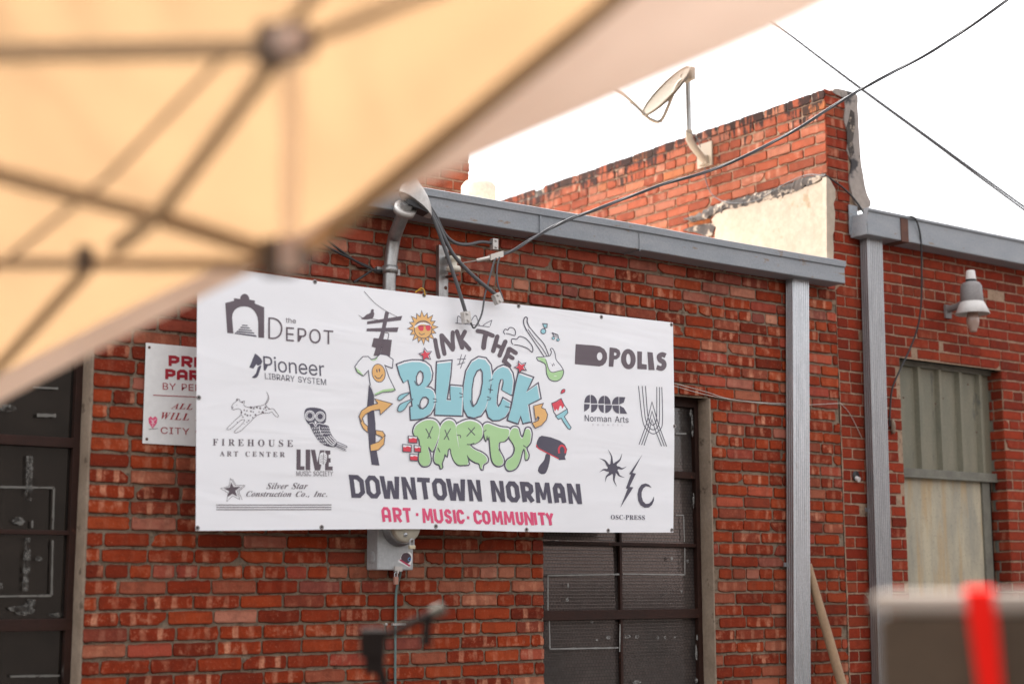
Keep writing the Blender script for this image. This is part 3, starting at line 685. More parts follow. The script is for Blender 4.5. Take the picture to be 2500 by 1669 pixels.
cc = pm.mix(pm.ramp(a3, [(.55, 0.0), (.75, .6)]), cc, (.15, .145, .125)); pm.pbr(cc, .8, 0, pm.bump(a3, .3, .005))
m.build('lower_board', pm.mat, win3)
# ================================================================== low house across the alley (seen mirrored in the glass)
hs_ = thing('opposite_house', (22, -16, 0), 'low house with grey shingle roof across the alley, mirrored in the panes', 'house')
m = MB(); m.box((11, -24, 0), (36, -13.2, 2.5)); m.build('wall', M['opp_wall'], hs_)
rf = MB(); rl = 6.5; rf.add([(0, 0, 0), (26, 0, 0), (26, rl, 0), (0, rl, 0), (0, 0, -.1), (26, 0, -.1), (26, rl, -.1), (0, rl, -.1)], [(0,1,2,3),(7,6,5,4),(0,4,5,1),(1,5,6,2),(2,6,7,3),(3,7,4,0)])
ro_ = rf.build('roof', M['shingle'], None); ro_.parent = hs_; ro_.location = (-11.5, 3.3, 2.35); ro_.rotation_euler = (R_(180-28), 0, 0)
b3 = thing('unseen_dark_building', (-2, -17, 0), 'unseen dark building added across the alley to darken the window reflections', 'building')  # added out of view so the left panes mirror something dark
MB().box((-14, -22, 0), (9.8, -14, 5.6)).build('wall', M['opp_wall'], b3); MB().box((-14.1, -22.1, 5.601), (9.9, -13.9, 5.8)).build('coping', M['concrete'], b3)

MB().box((X_SEAM+.2, .3, .2), (11.1, 6.5, g2b.z-.2)).build('interior', bpy.data.materials['interior'], b2)
m = MB()                                            # ragged bead of white caulk down the seam between the two fronts
vs = []; n = 120; z0, z1 = .3, W(2040, 900).z
for i in range(n+1):
    z = z0+(z1-z0)*i/n; w_ = .0035+.005*noise.noise((z*9, 0, 0))+.004*noise.noise((z*31, 2, 0)); x = X_SEAM+.002+.004*noise.noise((z*3, 5, 0)); w_ = max(w_, .0008)
    vs += [(x-w_, -.0035, z), (x+w_, -.0035, z)]
m.add(vs, [(2*i, 2*i+1, 2*i+3, 2*i+2) for i in range(n)]); m.build('caulk', M['mortar_light'], b2)
# ================================================================== small things on the roofs and walls
def C1(x, y): return (880+x/3.734, 400+y/3.734)    # enlargements of the photograph used for measuring
def C2(x, y): return (1200+x/2.4726, 130+y/2.4726)
def C3(x, y): return (820+x/3.655, 1240+y/3.655)
def C4(x, y): return (2120+x/4.61, 560+y/4.61)
def C7(x, y): return (1780+x/3.2625, 1240+y/3.2625)
# chimney stub and roof vent
ch_r = W(1146, 440, 1.6); t = thing('brick_chimney', (ch_r.x-.4, 1.8, gz_top), 'square brick chimney rising behind the grey gutter, half hidden by the canopy', 'chimney')
bw = BrickWall(); oc = Vector((ch_r.x-.75, 1.6, 0)); ztop = gz_top+.95
bw.mortar(oc, XV, NY, .004, .746, gz_top, ztop, [], .006); bw.courses(oc, XV, NY, 0, .75, gz_top, ztop, .0697, gz_top, .2235, .011, [], 99, .0012, .006, pick_c, .002)
oc2 = Vector((ch_r.x-.75, 1.6, 0)); bw.mortar(oc2, YV, NX, .004, .6, gz_top, ztop, [], .006); bw.courses(oc2, YV, NX, 0, .6, gz_top, ztop, .0697, gz_top, .2235, .011, [], 99, .0012, .006, pick_c, .002)
oc3 = Vector((ch_r.x, 1.6, 0)); bw.mortar(oc3, YV, -NX, .004, .6, gz_top, ztop, [], .006)
o = bw.build('stack', [M['mortar_light'], M['brick_parapet']], t)
MB().box((ch_r.x-.76, 1.59, ztop-.03), (ch_r.x+.008, 2.21, ztop+.03)).build('cap', M['concrete'], t)
va, vb = W(1124, 460, .9), W(1212, 460, .9); vc = Vector(((va.x+vb.x)/2, .9, gz_top+.01)); vr = (vb.x-va.x)/2*.80
t = thing('roof_vent', vc, 'squat pale round vent cap standing on the flat roof', 'vent')
zv = W(1170, 446, .9).z-vc.z
MB().lathe(vc, (0,0,1), [(0, vr*.75), (zv*.45, vr*.75), (zv*.45, vr), (zv*.93, vr*1.0), (zv, vr*.8), (zv+.012, .0)], 28).build('cap', weathered('vent_paint', (.62, .54, .44), (.50, .42, .33), .7), t)

# satellite dish on the parapet
base = XP(*C2(1290, 640), PX); mp = XP(*C2(1192, 500), PX-.16)
dep = (mp-CAM).dot(fw)
t = thing('satellite_dish', base, 'cream satellite dish on a pole bolted to the parapet side', 'satellite dish')
mtop = A(*C2(1196, 92), dep*1.0); mtop.x, mtop.y = mp.x, mp.y
px = pxsize(dep)
MB().tube([mp-Vector((0,0,.02)), mtop], 7.0*px, 12).build('mast', M['steel'], t)
m = MB(); m.tube([mp+Vector((0,0,.04)), mp+Vector((0,0,-.02)), A(*C2(1215, 560), dep), XP(*C2(1285, 650), PX-.03)], [9*px, 9*px, 9.5*px, 9*px], 12)
pl = XP(*C2(1288, 615), PX-.012); m.obox(pl, (.006, 0, 0), (0, .075, 0), (0, 0, .085)); m.obox(XP(*C2(1285, 650), PX-.02), (.02, 0, 0), (0, .04, 0), (0, 0, .03))
m.build('foot', M['dish'], t)
# reflector: shallow bowl seen nearly edge on
e1, e2 = A(*C2(1168, 85), dep-.02), A(*C2(936, 372), dep-.14)
cc = (e1+e2)/2; ax1 = (e2-e1)/2; R1 = ax1.length; u1 = ax1.normalized(); view = (cc-CAM).normalized()
side = u1.cross(view).normalized()
nrm = (side*(-1)*math.cos(R_(15)) - view*math.sin(R_(15))).normalized()
if (A(*C2(900, 150), dep)-cc).dot(nrm) < 0: pass
v1 = nrm.cross(u1).normalized(); vs = []; fs = []; NR, NA = 6, 32
for i in range(NR+1):
    for k in range(NA):
        q = 2*math.pi*k/NA; r = R1*max(i, .03)/NR
        vs.append(cc+u1*math.cos(q)*r+v1*math.sin(q)*r*.92-nrm*(.16*R1*(1-(i/NR)**2)))
for i in range(NR):
    for k in range(NA): fs.append((i*NA+k, i*NA+(k+1)%NA, (i+1)*NA+(k+1)%NA, (i+1)*NA+k))
m = MB(); m.add(vs, fs, 0, True); m.add([v-nrm*.012 for v in vs], [f[::-1] for f in fs], 0, True); rim = [vs[NR*NA+k] for k in range(NA)]
m.tube(rim+[rim[0]], .008, 6); m.build('reflector', M['dish_face'], t, fixn=False)
arm = spline([A(*C2(x, y), dep-.1) for x, y in ((700, 190), (790, 243), (870, 315), (940, 385), (985, 413), (1020, 408), (1050, 360), (1110, 215), (1145, 165), (1185, 175))], 5)
m = MB(); m.tube(arm, 4.4*px, 8); m.build('feed_arm', M['dish'], t)
m = MB(); m.tube(spline([A(*C2(x, y), dep-.115) for x, y in ((740, 255), (850, 310), (940, 380), (1060, 430), (1200, 480), (1240, 510), (1262, 570))], 5), 1.1*px, 6)
m.tube(spline([XP(*C2(x, y), PX-.03) for x, y in ((1288, 690), (1295, 770), (1330, 850), (1400, 895), (1500, 905), (1620, 880), (1750, 800), (1900, 735), (2005, 740))], 5), 1.2*px, 6)
m.build('cable', M['cable_grey'], t)
m = MB(); m.obox(A(*C2(1190, 130), dep), (6*px, 0, 0), (0, .05, 0), (0, 0, 16*px)); m.obox(A(*C2(1165, 150), dep), rt*12*px, fw*.03, up*9*px); m.build('clamp', M['dish'], t)
m = MB(); m.obox(A(*C2(690, 180), dep-.1), rt*.03, fw*.03, up*.05); m.build('feed_horn', M['dish'], t)

# service entrance: conduit, weatherhead, supply cables, insulator bracket
CY_ = -.055
t = thing('conduit_mast', W(*C1(262, 1115), CY_), 'bent metal conduit rising behind the banner to a rounded weather cap', 'conduit')
P = [W(860+66+24, 1290, CY_), W(*C1(258, 1400), CY_), W(*C1(262, 1115), CY_), W(*C1(270, 960), CY_), W(*C1(290, 780), CY_-.005), W(*C1(306, 690), CY_-.02), W(*C1(322, 630), CY_-.05), W(*C1(400, 430), CY_-.16), W(*C1(425, 360), CY_-.19)]
MB().tube(spline(P[1:], 4), .0335, 16).build('pipe', M['steel'], t)
c = W(*C1(405, 415), CY_-.165); ax = (P[-1]-P[-3]).normalized()
MB().lathe(c, ax, [(-.02, .044), (-.02, .055), (.012, .058), (.012, .044)], 18).build('collar', M['castalu'], t)
hc = W(*C1(500, 320), CY_-.19); hx = (W(*C1(590, 350), CY_-.22)-W(*C1(430, 280), CY_-.2)).normalized()
m = MB(); k = .0; vs = []; fs = []
for i in range(9):
    a = math.pi*i/8*.5
    for j in range(20):
        q = 2*math.pi*j/20; vs.append(hc+Vector((0,0,-.030))+hx*(math.cos(q)*.088*math.cos(a)+.012*math.sin(a))+hx.cross(Vector((0,0,1))).normalized()*math.sin(q)*.062*math.cos(a)+Vector((0,0,1))*(.125*math.sin(a)-.03*math.cos(q)))
for i in range(8):
    for j in range(20): fs.append((i*20+j, i*20+(j+1)%20, (i+1)*20+(j+1)%20, (i+1)*20+j))
m.add(vs, fs, 0, True); m.add([v-Vector((0,0,.004)) for v in vs[:20]], [tuple(range(20))])
m.build('weather_cap', M['castalu'], t)
m = MB(); m.obox(hc+Vector((0,0,-.045))+hx*.0, hx*.055, hx.cross(Vector((0,0,1))).normalized()*.045, Vector((0,0,.012))-hx*.004); m.build('insulating_plate', M['rubber'], t)
zc = W(*C1(270, 965), CY_)
m = MB(); m.lathe(zc-Vector((0,0,.02)), (0,0,1), [(0, .036), (.0, .040), (.038, .040), (.038, .036)], 16); m.box((zc.x-.06, -.03, zc.z-.016), (zc.x+.075, -.001, zc.z+.014)); m.build('strap', M['steel'], t)
# wires strapped beside the conduit
t = thing('wall_cable', W(*C1(100, 965), -.02), 'loose black cables running to the conduit strap above the banner', 'cable')
m = MB()
for pts in (((-420, 690), (-200, 810), (0, 905), (60, 930), (130, 968), (215, 975)), ((-60, 1080), (0, 1040), (60, 1000), (110, 965)), ((-300, 700), (-100, 850), (0, 912), (70, 945), (150, 975), (330, 990))):
    m.tube(spline([W(*C1(*p), -.03) for p in pts], 5), .006, 8)
m.build('cable', M['rubber'], t)
# steel strut with spool insulator
t = thing('insulator_bracket', W(*C1(757, 1185), 0), 'upright slotted steel strut holding a white ceramic spool insulator', 'bracket')
a_, b_ = W(*C1(716, 960), -.03), W(*C1(800, 960), -.03); zt, zb_ = W(*C1(757, 742), -.03).z, W(*C1(757, 1500), -.03).z
m = MB(); m.prism([(a_.x, -.002, zb_), (b_.x, -.002, zb_), (b_.x, -.03, zb_), (b_.x-.004, -.03, zb_), (b_.x-.004, -.006, zb_), (a_.x+.004, -.006, zb_), (a_.x+.004, -.03, zb_), (a_.x, -.03, zb_)], (0, 0, zt-zb_))
m.box((a_.x+.002, -.0285, zb_), (b_.x-.002, -.026, zt-.002)); so_ = m.build('strut', M['steel'], t)
for yy in (790, 1130, 1400):
    MB().lathe(W(*C1(778, yy), -.0292), (0, 1, 0), [(0, .010), (.001, .010)], 14, 0).build('slot', M['rust'], so_)
ic = W(*C1(850, 925), -.085); pxi = pxsize((ic-CAM).dot(fw))/3.734
hh = [(-85, 40), (-80, 62), (-55, 68), (-45, 62), (-35, 34), (0, 32), (10, 60), (25, 68), (52, 66), (60, 50), (66, 22)]
m = MB(); m.lathe(ic, (0, 0, -1), [(h*pxi, r*pxi) for h, r in hh], 24); m.build('spool', M['ceramic'], t)
m = MB()
for dy_, z in ((0, -92), (0, 92)):
    zz_ = ic.z-z*pxi; m.box((ic.x-.014, -.115, zz_-.004), (ic.x+.014, -.028, zz_+.004))
m.tube([ic+Vector((0,0,.035)), ic-Vector((0,0,.045))], .006, 8); m.build('clevis', M['rust'], t)
# supply cables from the weather cap
def supply(pts, dep_y, r, lab, splice, ang):
    y0, y1 = dep_y; n = len(pts)
    P = [W(*C1(x, y), y0+(y1-y0)*i/(n-1)) for i, (x, y) in enumerate(pts)]
    o = thing('supply_cable', P[0], lab, 'cable', 'cables from the weather cap'); m = MB(); m.tube(spline(P, 6), r, 10); m.build('cable', M['cable_grey'], o)
    (sx, sy), w_, h_ = splice; c = W(*C1(sx, sy), y1-.004); s = pxi; ca, sa = math.cos(R_(ang)), math.sin(R_(ang)); gx, gz = XV*ca+Vector((0,0,1))*sa, Vector((0,0,1))*ca-XV*sa
    m = MB(); m.obox(c, gx*w_*s*.62, YV*.016, gz*h_*s*.5)
    for q in (-.28, .3): m.lathe(c-YV*.016+gz*h_*s*q, (0, -1, 0), [(0, .007), (.006, .007), (.007, 0)], 10)
    m.build('connector', M['castalu'], o, bevel=.003)
supply([(590, 335), (640, 400), (690, 480), (740, 590), (800, 675), (880, 725), (980, 735), (1100, 712), (1215, 725)], (-.22, -.10), .0088, 'upper grey supply cable bending right to a connector block near the gutter', ((1218, 735), 50, 105), 0)
supply([(575, 345), (640, 430), (700, 540), (760, 665), (840, 815), (920, 912), (1050, 1040), (1240, 1195)], (-.235, -.262), .0098, 'middle grey supply cable slanting down to a connector at the banner top edge', ((1247, 1228), 60, 95), 28)
supply([(560, 350), (630, 440), (690, 560), (760, 745), (830, 950), (900, 1160), (962, 1362)], (-.25, -.262), .0098, 'lowest grey supply cable hanging over the banner to a connector above the lettering', ((962, 1400), 60, 105), 10)
# thin tails
t = thing('tail_wire', W(*C1(1240, 860), -.2), 'thin black wires looping down from the dead end clamp over the banner', 'wire')
m = MB()
for pts in (((985, 1370), (1005, 1440), (1035, 1495), (1080, 1430), (1112, 1340), (1135, 1190), (1172, 1060), (1215, 900), (1238, 858)), ((1268, 850), (1245, 950), (1250, 1090), (1285, 1190), (1300, 1238))):
    m.tube(spline([W(*C1(*p), -.255) for p in pts], 6), .0048, 8)
m.build('wire', M['cable_grey'], t)
# service drop: twisted cables from the insulator to a far pole on the right
t = thing('service_drop', W(*C1(1060, 880), -.12), 'twisted dark overhead cable running from the insulator up to the right', 'cable')
dpts = [(1222, 621, -.235), (1250, 612, -.237), (1318, 572, -.25), (1384, 538, -.28), (1480, 502, -.34), (1620, 450, -.45), (1757, 408, -.6), (1920, 330, -.8), (2065, 240, -1.0), (2130, 203, -1.1), (2288, 118, -1.35), (2460, 0, -1.7), (2640, -130, -2.1)]
core = spline([W(*p) for p in dpts], 14)
m = MB()
for k in range(3):
    P = []
    for i, p in enumerate(core):
        tt = (core[min(i+1, len(core)-1)]-core[max(i-1, 0)]).normalized(); a = tt.cross(Vector((0,0,1))).normalized(); b = a.cross(tt); q = i*.17+k*2.094
        P.append(p+(a*math.cos(q)+b*math.sin(q))*.0048)
    m.tube(P, .0048 if k else .0038, 8, 0)
m.build('twisted_cable', M['cable_grey'], t)
m = MB(); a_, b_ = W(*C1(1175, 855), -.215), W(*C1(1292, 822), -.235); c_, d_ = W(*C1(905, 908), -.10), W(*C1(1060, 882), -.18)
m.tube([c_, d_], .0035, 6); m.tube([d_, W(*C1(1180, 858), -.215)], [.011, .013], 8); m.obox((a_+b_)/2, (b_-a_)/2, YV*.012, Vector((0,0,.016))); m.build('dead_end_clamp', M['wire_bare'], t)
# thin line crossing the sky
t = thing('overhead_line', A(2115, 220, 11), 'thin dark pair of lines slanting down across the bright sky at the upper right', 'wire')
m = MB()
for o_ in (0, 9):
    P = [A(x, y+o_*(i/6.0)**1.5, 11) for i, (x, y) in enumerate(((1780, -20), (1905, 68), (2010, 147), (2130, 236), (2260, 330), (2400, 432), (2640, 606)))]
    m.tube(spline(P, 4), .0074, 6)
m.build('line', M['cable_grey'], t)
# cables on the parapet end and the boarded window wall
t = thing('wall_cable', W(2250, 535, -.16), 'thin black wire hanging from the right hand gutter in front of the boarded window', 'cable')
P = [W(2222, 528, -.172), W(2236, 536, -.175), W(2247, 575, -.16), W(2250, 640, -.13), W(2249, 740, -.1), W(2240, 800, -.07), W(2222, 850, -.04), W(2196, 905, -.03), W(2178, 950, -.02), W(2173, 1000, -.012), W(2172, 1040, -.008)]
MB().tube(spline(P, 6), .0058, 8).build('wire', M['rubber'], t)
t = thing('parapet_wire', W(2030, 430, -.03), 'thin dark wire draped over the parapet corner down to the gutter end', 'wire')
P = [XP(*r5(1330, 808), PX-.04), W(*r5(1420, 870), -.02), W(*r5(1500, 930), -.02), W(*r5(1580, 1010), -.02), W(*r5(1640, 1090), -.03), W(*r5(1680, 1160), -.02)]
MB().tube(spline(P, 6), .006, 8).build('wire', M['rubber'], t)

# thin wires and a stub on the brick face
t = thing('wall_wire', W(1660, 938, -.02), 'thin pale wires strung along the bricks from the banner edge to the second downspout', 'wire')
m = MB()
for pts in (((1640, 934), (1720, 955), (1790, 975), (1925, 988), (2052, 984)), ((1640, 940), (1735, 966), (1830, 980), (1925, 985)), ((2052, 984), (2075, 1010), (2104, 1068))):
    m.tube(spline([W(x, y, -.010) for x, y in pts], 5), .0022, 6)
m.build('wire', M['wire_bare'], t)
p = W(2090, 1166, -.004); t = thing('pipe_stub', p, 'short white pipe stub poking from a hole in the bricks between the downspouts', 'pipe')
m = MB(); m.tube([p+Vector((0, .02, .004)), p+Vector((.004, -.022, -.012))], .016, 12); m.build('pipe', M['lampcap'], t)
m = MB(); m.lathe(p+Vector((0, .0, .012)), (0, -1, 0), [(0, .034), (.0025, .032), (.003, .0003)], 11); m.build('hole', M['black'], t)
p = W(2181, 1040, -.02); t = thing('foam_patch', p, 'small lump of grey sealing foam where the black wire enters the wall', 'foam')
m = MB(); vs = []; fs = []
for i in range(7):
    for k in range(10):
        a = math.pi*i/6; q = 2*math.pi*k/10; r = .03*(1+.6*noise.noise((math.cos(q)*1.4*math.sin(a)+3, math.sin(q)*1.4, i*.5))); vs.append(p+Vector((r*.7*math.sin(a)*math.cos(q), r*.5*math.sin(a)*math.sin(q), r*1.5*math.cos(a))))
for i in range(6):
    for k in range(10): fs.append((i*10+k, i*10+(k+1)%10, (i+1)*10+(k+1)%10, (i+1)*10+k))
m.add(vs, fs, 0, True); m.build('foam', M['concrete'], t)
# yard light
Lx = W(2310, 742).x; ly = -.2
def L4(x, y): return W(*C4(x, y), ly)
axx = L4(1160, 700); s = pxsize((axx-CAM).dot(fw))/4.61
t = thing('wall_lamp', W(2310, 742, 0), 'grey yard light with ribbed pale skirt and bulb on the right brick wall', 'lamp')
ctr = Vector((axx.x, ly, 0))
def zz(y): return L4(1160, y).z
MB().lathe(ctr, (0,0,1), [(zz(835), 122*s), (zz(820), 128*s), (zz(640), 118*s), (zz(605), 95*s), (zz(590), 60*s)], 28).build('housing', M['lampgrey'], t)
m = MB(); m.lathe(ctr, (0,0,1), [(zz(592), 58*s), (zz(565), 58*s)], 20); m.build('collar', M['black'], t)
MB().lathe(ctr, (0,0,1), [(zz(566), 58*s), (zz(480), 50*s), (zz(466), 44*s), (zz(464), 0.001)], 20).build('photocell', M['lampcap'], t)
MB().lathe(ctr+Vector((0,0,0)), (0,0,1), [(zz(815), 125*s), (zz(850), 142*s), (zz(950), 186*s), (zz(953), 182*s), (zz(852), 136*s), (zz(818), 118*s)], 56, 0, True, .035, False).build('skirt', M['lampcap'], t, fixn=False)
MB().lathe(ctr, (0,0,1), [(zz(900), 40*s), (zz(960), 64*s), (zz(1030), 72*s), (zz(1085), 62*s), (zz(1110), 46*s), (zz(1128), 42*s), (zz(1150), 36*s), (zz(1152), .001)], 24).build('bulb', plain('bulb_glass', (.40, .27, .22), .15), t)
za = zz(822); m = MB(); m.tube([(Lx, -.004, za-.02), (Lx, -.09, za-.012), (Lx, ly+.05, za+.012)], [.026, .022, .022], 12); m.obox((Lx, -.010, za-.035), (.03, 0, 0), (0, .008, 0), (0, 0, .045)); m.build('arm', M['lampgrey'], t)

# parking sign
sgy = -.012
a_, b_ = W(356.5, 836, sgy), W(348, 1081.6, sgy); SX0, SZ1, SZ0 = (a_.x+b_.x)/2, a_.z, b_.z; SW = .46
sign = thing('parking_sign', (SX0+SW/2, sgy, SZ0), 'white metal parking sign with red lettering, half hidden by the banner', 'sign')
m = MB(); m.box((SX0, sgy, SZ0), (SX0+SW, sgy+.003, SZ1)); m.build('panel', M['sign'], sign, bevel=.0008)
for (x, y) in ((657, 86), (646, 489)):
    MB().lathe(W(x/1.8038, 800+y/1.8038, sgy), (0,-1,0), [(0, .0065), (.002, .0065), (.004, .003), (.0041, .0001)], 10).build('screw', M['rust'], sign)

# electric meter below the banner
my = -.105
mb0, mb1 = W(*C3(370, 550), my), W(*C3(690, 550), my); mz0 = mb0.z; mz1 = mz0+.36
t = thing('electric_meter', ((mb0.x+mb1.x)/2, my, mz0), 'grey electric meter box with round glass meter under the banner', 'meter')
m = MB(); m.box((mb0.x, my, mz0), (mb1.x, -.001, mz1)); bx = m.build('box', M['meter_grey'], t, bevel=.006)
m = MB(); q = Vector((mb0.x-.0015, -.052, mz0+.06))
for r, o_ in ((.030, 0), (.022, .0008)): m.lathe(q-XV*o_+Vector((0,0,0)), (-1, 0, 0), [(-.001, r), (.0012, r), (.0018, r-.004), (.0019, .001)], 20)
m.build('knockout', M['meter_grey'], bx)
mc = W(*C3(630, 160), my-.06); sc = pxsize((mc-CAM).dot(fw))/3.655
cc_ = W(*C3(560, 168), my); r1 = cc_.x-W(*C3(412, 168), my).x; r2 = W(*C3(757, 190), my-.08).x-cc_.x
MB().lathe(cc_, (0,-1,0), [(-.002, r1*1.0), (.012, r1*1.0), (.014, r1*.93), (.05, r1*.92), (.052, r1*.86)], 40).build('ring', M['alu_dull'], t)
MB().lathe(cc_, (0,-1,0), [(.045, r2*1.0), (.072, r2*.99), (.084, r2*.93), (.086, .001)], 40).build('meter_glass', plain('meter_face', (.50, .45, .36), .12), t)
mr = r2
m = MB(); m.lathe(cc_+Vector((-.015, -.0865, -mr*.52)), (0,-1,0), [(0, .011), (.003, .011), (.005, .007), (.0051, .0003)], 14); m.build('seal', M['alu'], t)
m = MB(); m.lathe(cc_+Vector((-.018, -.0925, -mr*.52)), (0,-1,0), [(0, .0025), (.001, .0025)], 8); m.lathe(cc_+Vector((-.011, -.0925, -mr*.53)), (0,-1,0), [(0, .0025), (.001, .0025)], 8); m.build('seal_hole', M['black'], t)
m = MB(); p = W(*C3(540, 540), my-.004); m.box((p.x-.012, my-.012, p.z-.012), (p.x+.03, my, p.z+.012)); m.tube([p+Vector((0, -.012, -.008)), p+Vector((.0, -.014, -.022))], .005, 8); m.build('latch', M['castalu'], t)
# sticker on the box: a dark blob with one blue eye over a pink ribbon
def st_pt(x, y, l): 
    p = W(*C3(x, y), my); p.y = my-.0007-l*.0003; return p
t2 = thing('sticker', W(*C3(625, 460), my-.001), 'small round dark sticker with a pink ribbon on the meter box', 'sticker')
m = MB()
def flat(P, mi): m.add([st_pt(x, y, mi) for x, y in P], [tuple(range(len(P)))], mi)
flat([(575, 445), (585, 415), (615, 392), (640, 395), (655, 388), (678, 405), (682, 440), (675, 480), (660, 527), (640, 520), (555, 478), (560, 455), (572, 458)], 0)
flat([(626+46*math.cos(a*.3927), 445+50*math.sin(a*.3927)) for a in range(16)], 1)
flat([(563, 462), (575, 455), (665, 508), (655, 522)], 2)
flat([(655+15*math.cos(a*.5236), 455+18*math.sin(a*.5236)) for a in range(12)], 3); flat([(655+8*math.cos(a*.6283), 455+10*math.sin(a*.6283)) for a in range(10)], 4)
m.build('print', [M['sign'], plain('sticker_dark', (.06, .03, .045), .3), plain('sticker_pink', (.45, .03, .10), .3), plain('sticker_blue', (.10, .28, .55), .3), M['black']], t2, fixn=False)
def padlock(x0, y0, w_, h_, sh, yy, lab, mat):
    p = W(*C3(x0, y0), yy); s_ = sc; t_ = thing('padlock', p, lab, 'padlock', 'seals on the meter')
    m = MB(); m.box((p.x-w_*s_*.62, yy-.008, p.z-h_*s_*.5), (p.x+w_*s_*.62, yy+.008, p.z+h_*s_*.5)); m.build('body', mat, t_, bevel=.003)
    r = w_*s_*.40; P = [p+Vector((-r, 0, h_*s_*.4))]+[p+Vector((-r*math.cos(a*.5236), 0, h_*s_*.5+sh*s_*.6+r*math.sin(a*.5236))) for a in range(7)]+[p+Vector((r, 0, h_*s_*.4))]
    MB().tube(P, .0032, 8).build('shackle', M['alu'], t_)
padlock(678, 347, 50, 34, 60, my-.095, 'small brass padlock hanging from the round meter ring', M['brass'])
padlock(535, 645, 34, 70, 40, my-.010, 'clear plastic seal tag hanging under the meter box', plain('clear_tag', (.40, .20, .15), .2))
t = thing('ground_wire', W(*C3(535, 1000), -.012), 'thin grey green ground wire running down the bricks from the meter box', 'wire')
P = [W(*C3(578, 552), -.05), W(*C3(572, 600), -.04), W(*C3(552, 660), -.02), W(*C3(537, 760), -.012), W(*C3(533, 900), -.011), W(*C3(531, 1100), -.011), W(*C3(530, 1300), -.011), W(*C3(529, 1600), -.011), W(*C3(528, 2400), -.011)]
P.append(Vector((P[-1].x, -.011, .1)))
MB().tube(spline(P, 5), .0062, 8).build('wire', M['teal'], t)
m = MB(); p = W(*C3(530, 1032), -.008); m.box((p.x-.022, -.0205, p.z-.006), (p.x+.055, -.0035, p.z+.004)); m.lathe(p+Vector((-.055, -.004, .0)), (0,-1,0), [(0, .007), (.004, .007), (.0041, .0003)], 10); m.build('clip', M['castalu'], t)

# wooden pole leaning in the corner by the downspout
pa, pb = W(*C7(640, 500), -.034), W(*C7(905, 1420), -.17); dd = (pb-pa); kk = (0.02-pa.z)/dd.z
t = thing('wooden_pole', pa+dd*kk, 'bare round wooden pole leaning against the wall behind the silver downspout', 'pole')
MB().tube([pa+dd*-.06, pa+dd*.2, pa+dd*.6, pa+dd*kk], [.026, .027, .029, .032], 14).build('shaft', M['wood'], t)

# microphone stand, out of focus
md = 3.5
t = thing('microphone_stand', Vector((A(*C3(430, 1568), md).x, A(*C3(430, 1568), md).y, 0)), 'blurred black microphone boom stand in front of the brick wall', 'microphone stand')
def m3(x, y, d=md): return A(*C3(x, y), d)
piv = m3(330, 1195); ft = m3(430, 1568); dd = (ft-piv); kk = (.03-piv.z)/dd.z; ftb = Vector((ft.x, ft.y, .03))
MB().tube([piv, ft, Vector((ft.x, ft.y, .05))], .013, 10).build('pole', M['mic_black'], t)
MB().lathe(Vector((ft.x, ft.y, 0)), (0,0,1), [(0, .16), (.015, .16), (.03, .12), (.035, .0005)], 24).build('base', M['mic_black'], t)
MB().tube([m3(225, 1240), m3(400, 1155), m3(870, 935)], .0092, 10).build('boom', M['mic_black'], t)
MB().tube([m3(240, 1240), m3(330, 1195)], .017, 10).build('counterweight', M['mic_black'], t)
m = MB(); m.tube([m3(860, 940), m3(965, 888)], .015, 10); m.build('boom_tip', plain('mic_grip', (.10, .085, .065), .8), t)
m = MB(); m.obox(piv, rt*.028, fw*.018, up*.030); m.obox(m3(345, 1290), rt*.022, fw*.014, up*.045); m.build('clutch', M['mic_black'], t)
m = MB(); m.tube([m3(835, 950), m3(812, 1060), m3(805, 1150), m3(808, 1220)], [.013, .010, .012, .014], 10); m.build('clip', M['mic_black'], t)

# tall equipment case with pale edge and red strap, out of focus at the right
d0 = 2.2
cA, cB = A(*C7(1142, 690), d0+.05), A(*C7(2125, 672), d0)
ztop = CAM.z-.013
L_ = Vector((cA.x, cA.y, 0)); R2 = Vector((cB.x, cB.y, 0)); e = (R2-L_); wlen = e.length; e.normalize(); nn = Vector((e.y, -e.x, 0))
if nn.dot(CAM-R2) < 0: nn = -nn
sdir = (e*.78 - nn*.62).normalized()               # the other visible side runs away to the right
bl = L_ - nn*.5; t = thing('equipment_case', (L_+R2)/2*1.0, 'tall dark brown case with a pale top edge in the right foreground', 'case')
def zc_(v, z): return Vector((v.x, v.y, z))
R3 = R2+sdir*.45; B4 = L_+sdir*.45
m = MB(); m.prism([zc_(L_, .05), zc_(R2, .05), zc_(R3, .05), zc_(B4, .05)], (0, 0, ztop-.05-.026)); m.build('body', M['box_brown'], t, bevel=.012)
gq = .005; m = MB(); cen = (L_+R2+R3+B4)/4
Q = [v+(v-cen).normalized()*gq for v in (L_, R2, R3, B4)]
m.prism([zc_(v, ztop-.0255) for v in Q], (0, 0, .0305)); m.build('lid_edge', M['box_trim'], t, bevel=.008)
for v in (L_, R2, R3, B4):
    v = v+(cen-v)*.12; MB().lathe(zc_(v, 0), (0,0,1), [(0, .022), (.05, .022)], 12).build('foot', M['rubber'], t)
t = thing('red_strap', zc_(R2, ztop-.2), 'bright red strap running over the corner of the dark case', 'strap')
wS = 66*pxsize(d0)
sA = R2-e*.004; sB = sA-e*wS
off = nn*.0085; m = MB()
lean = e*.016
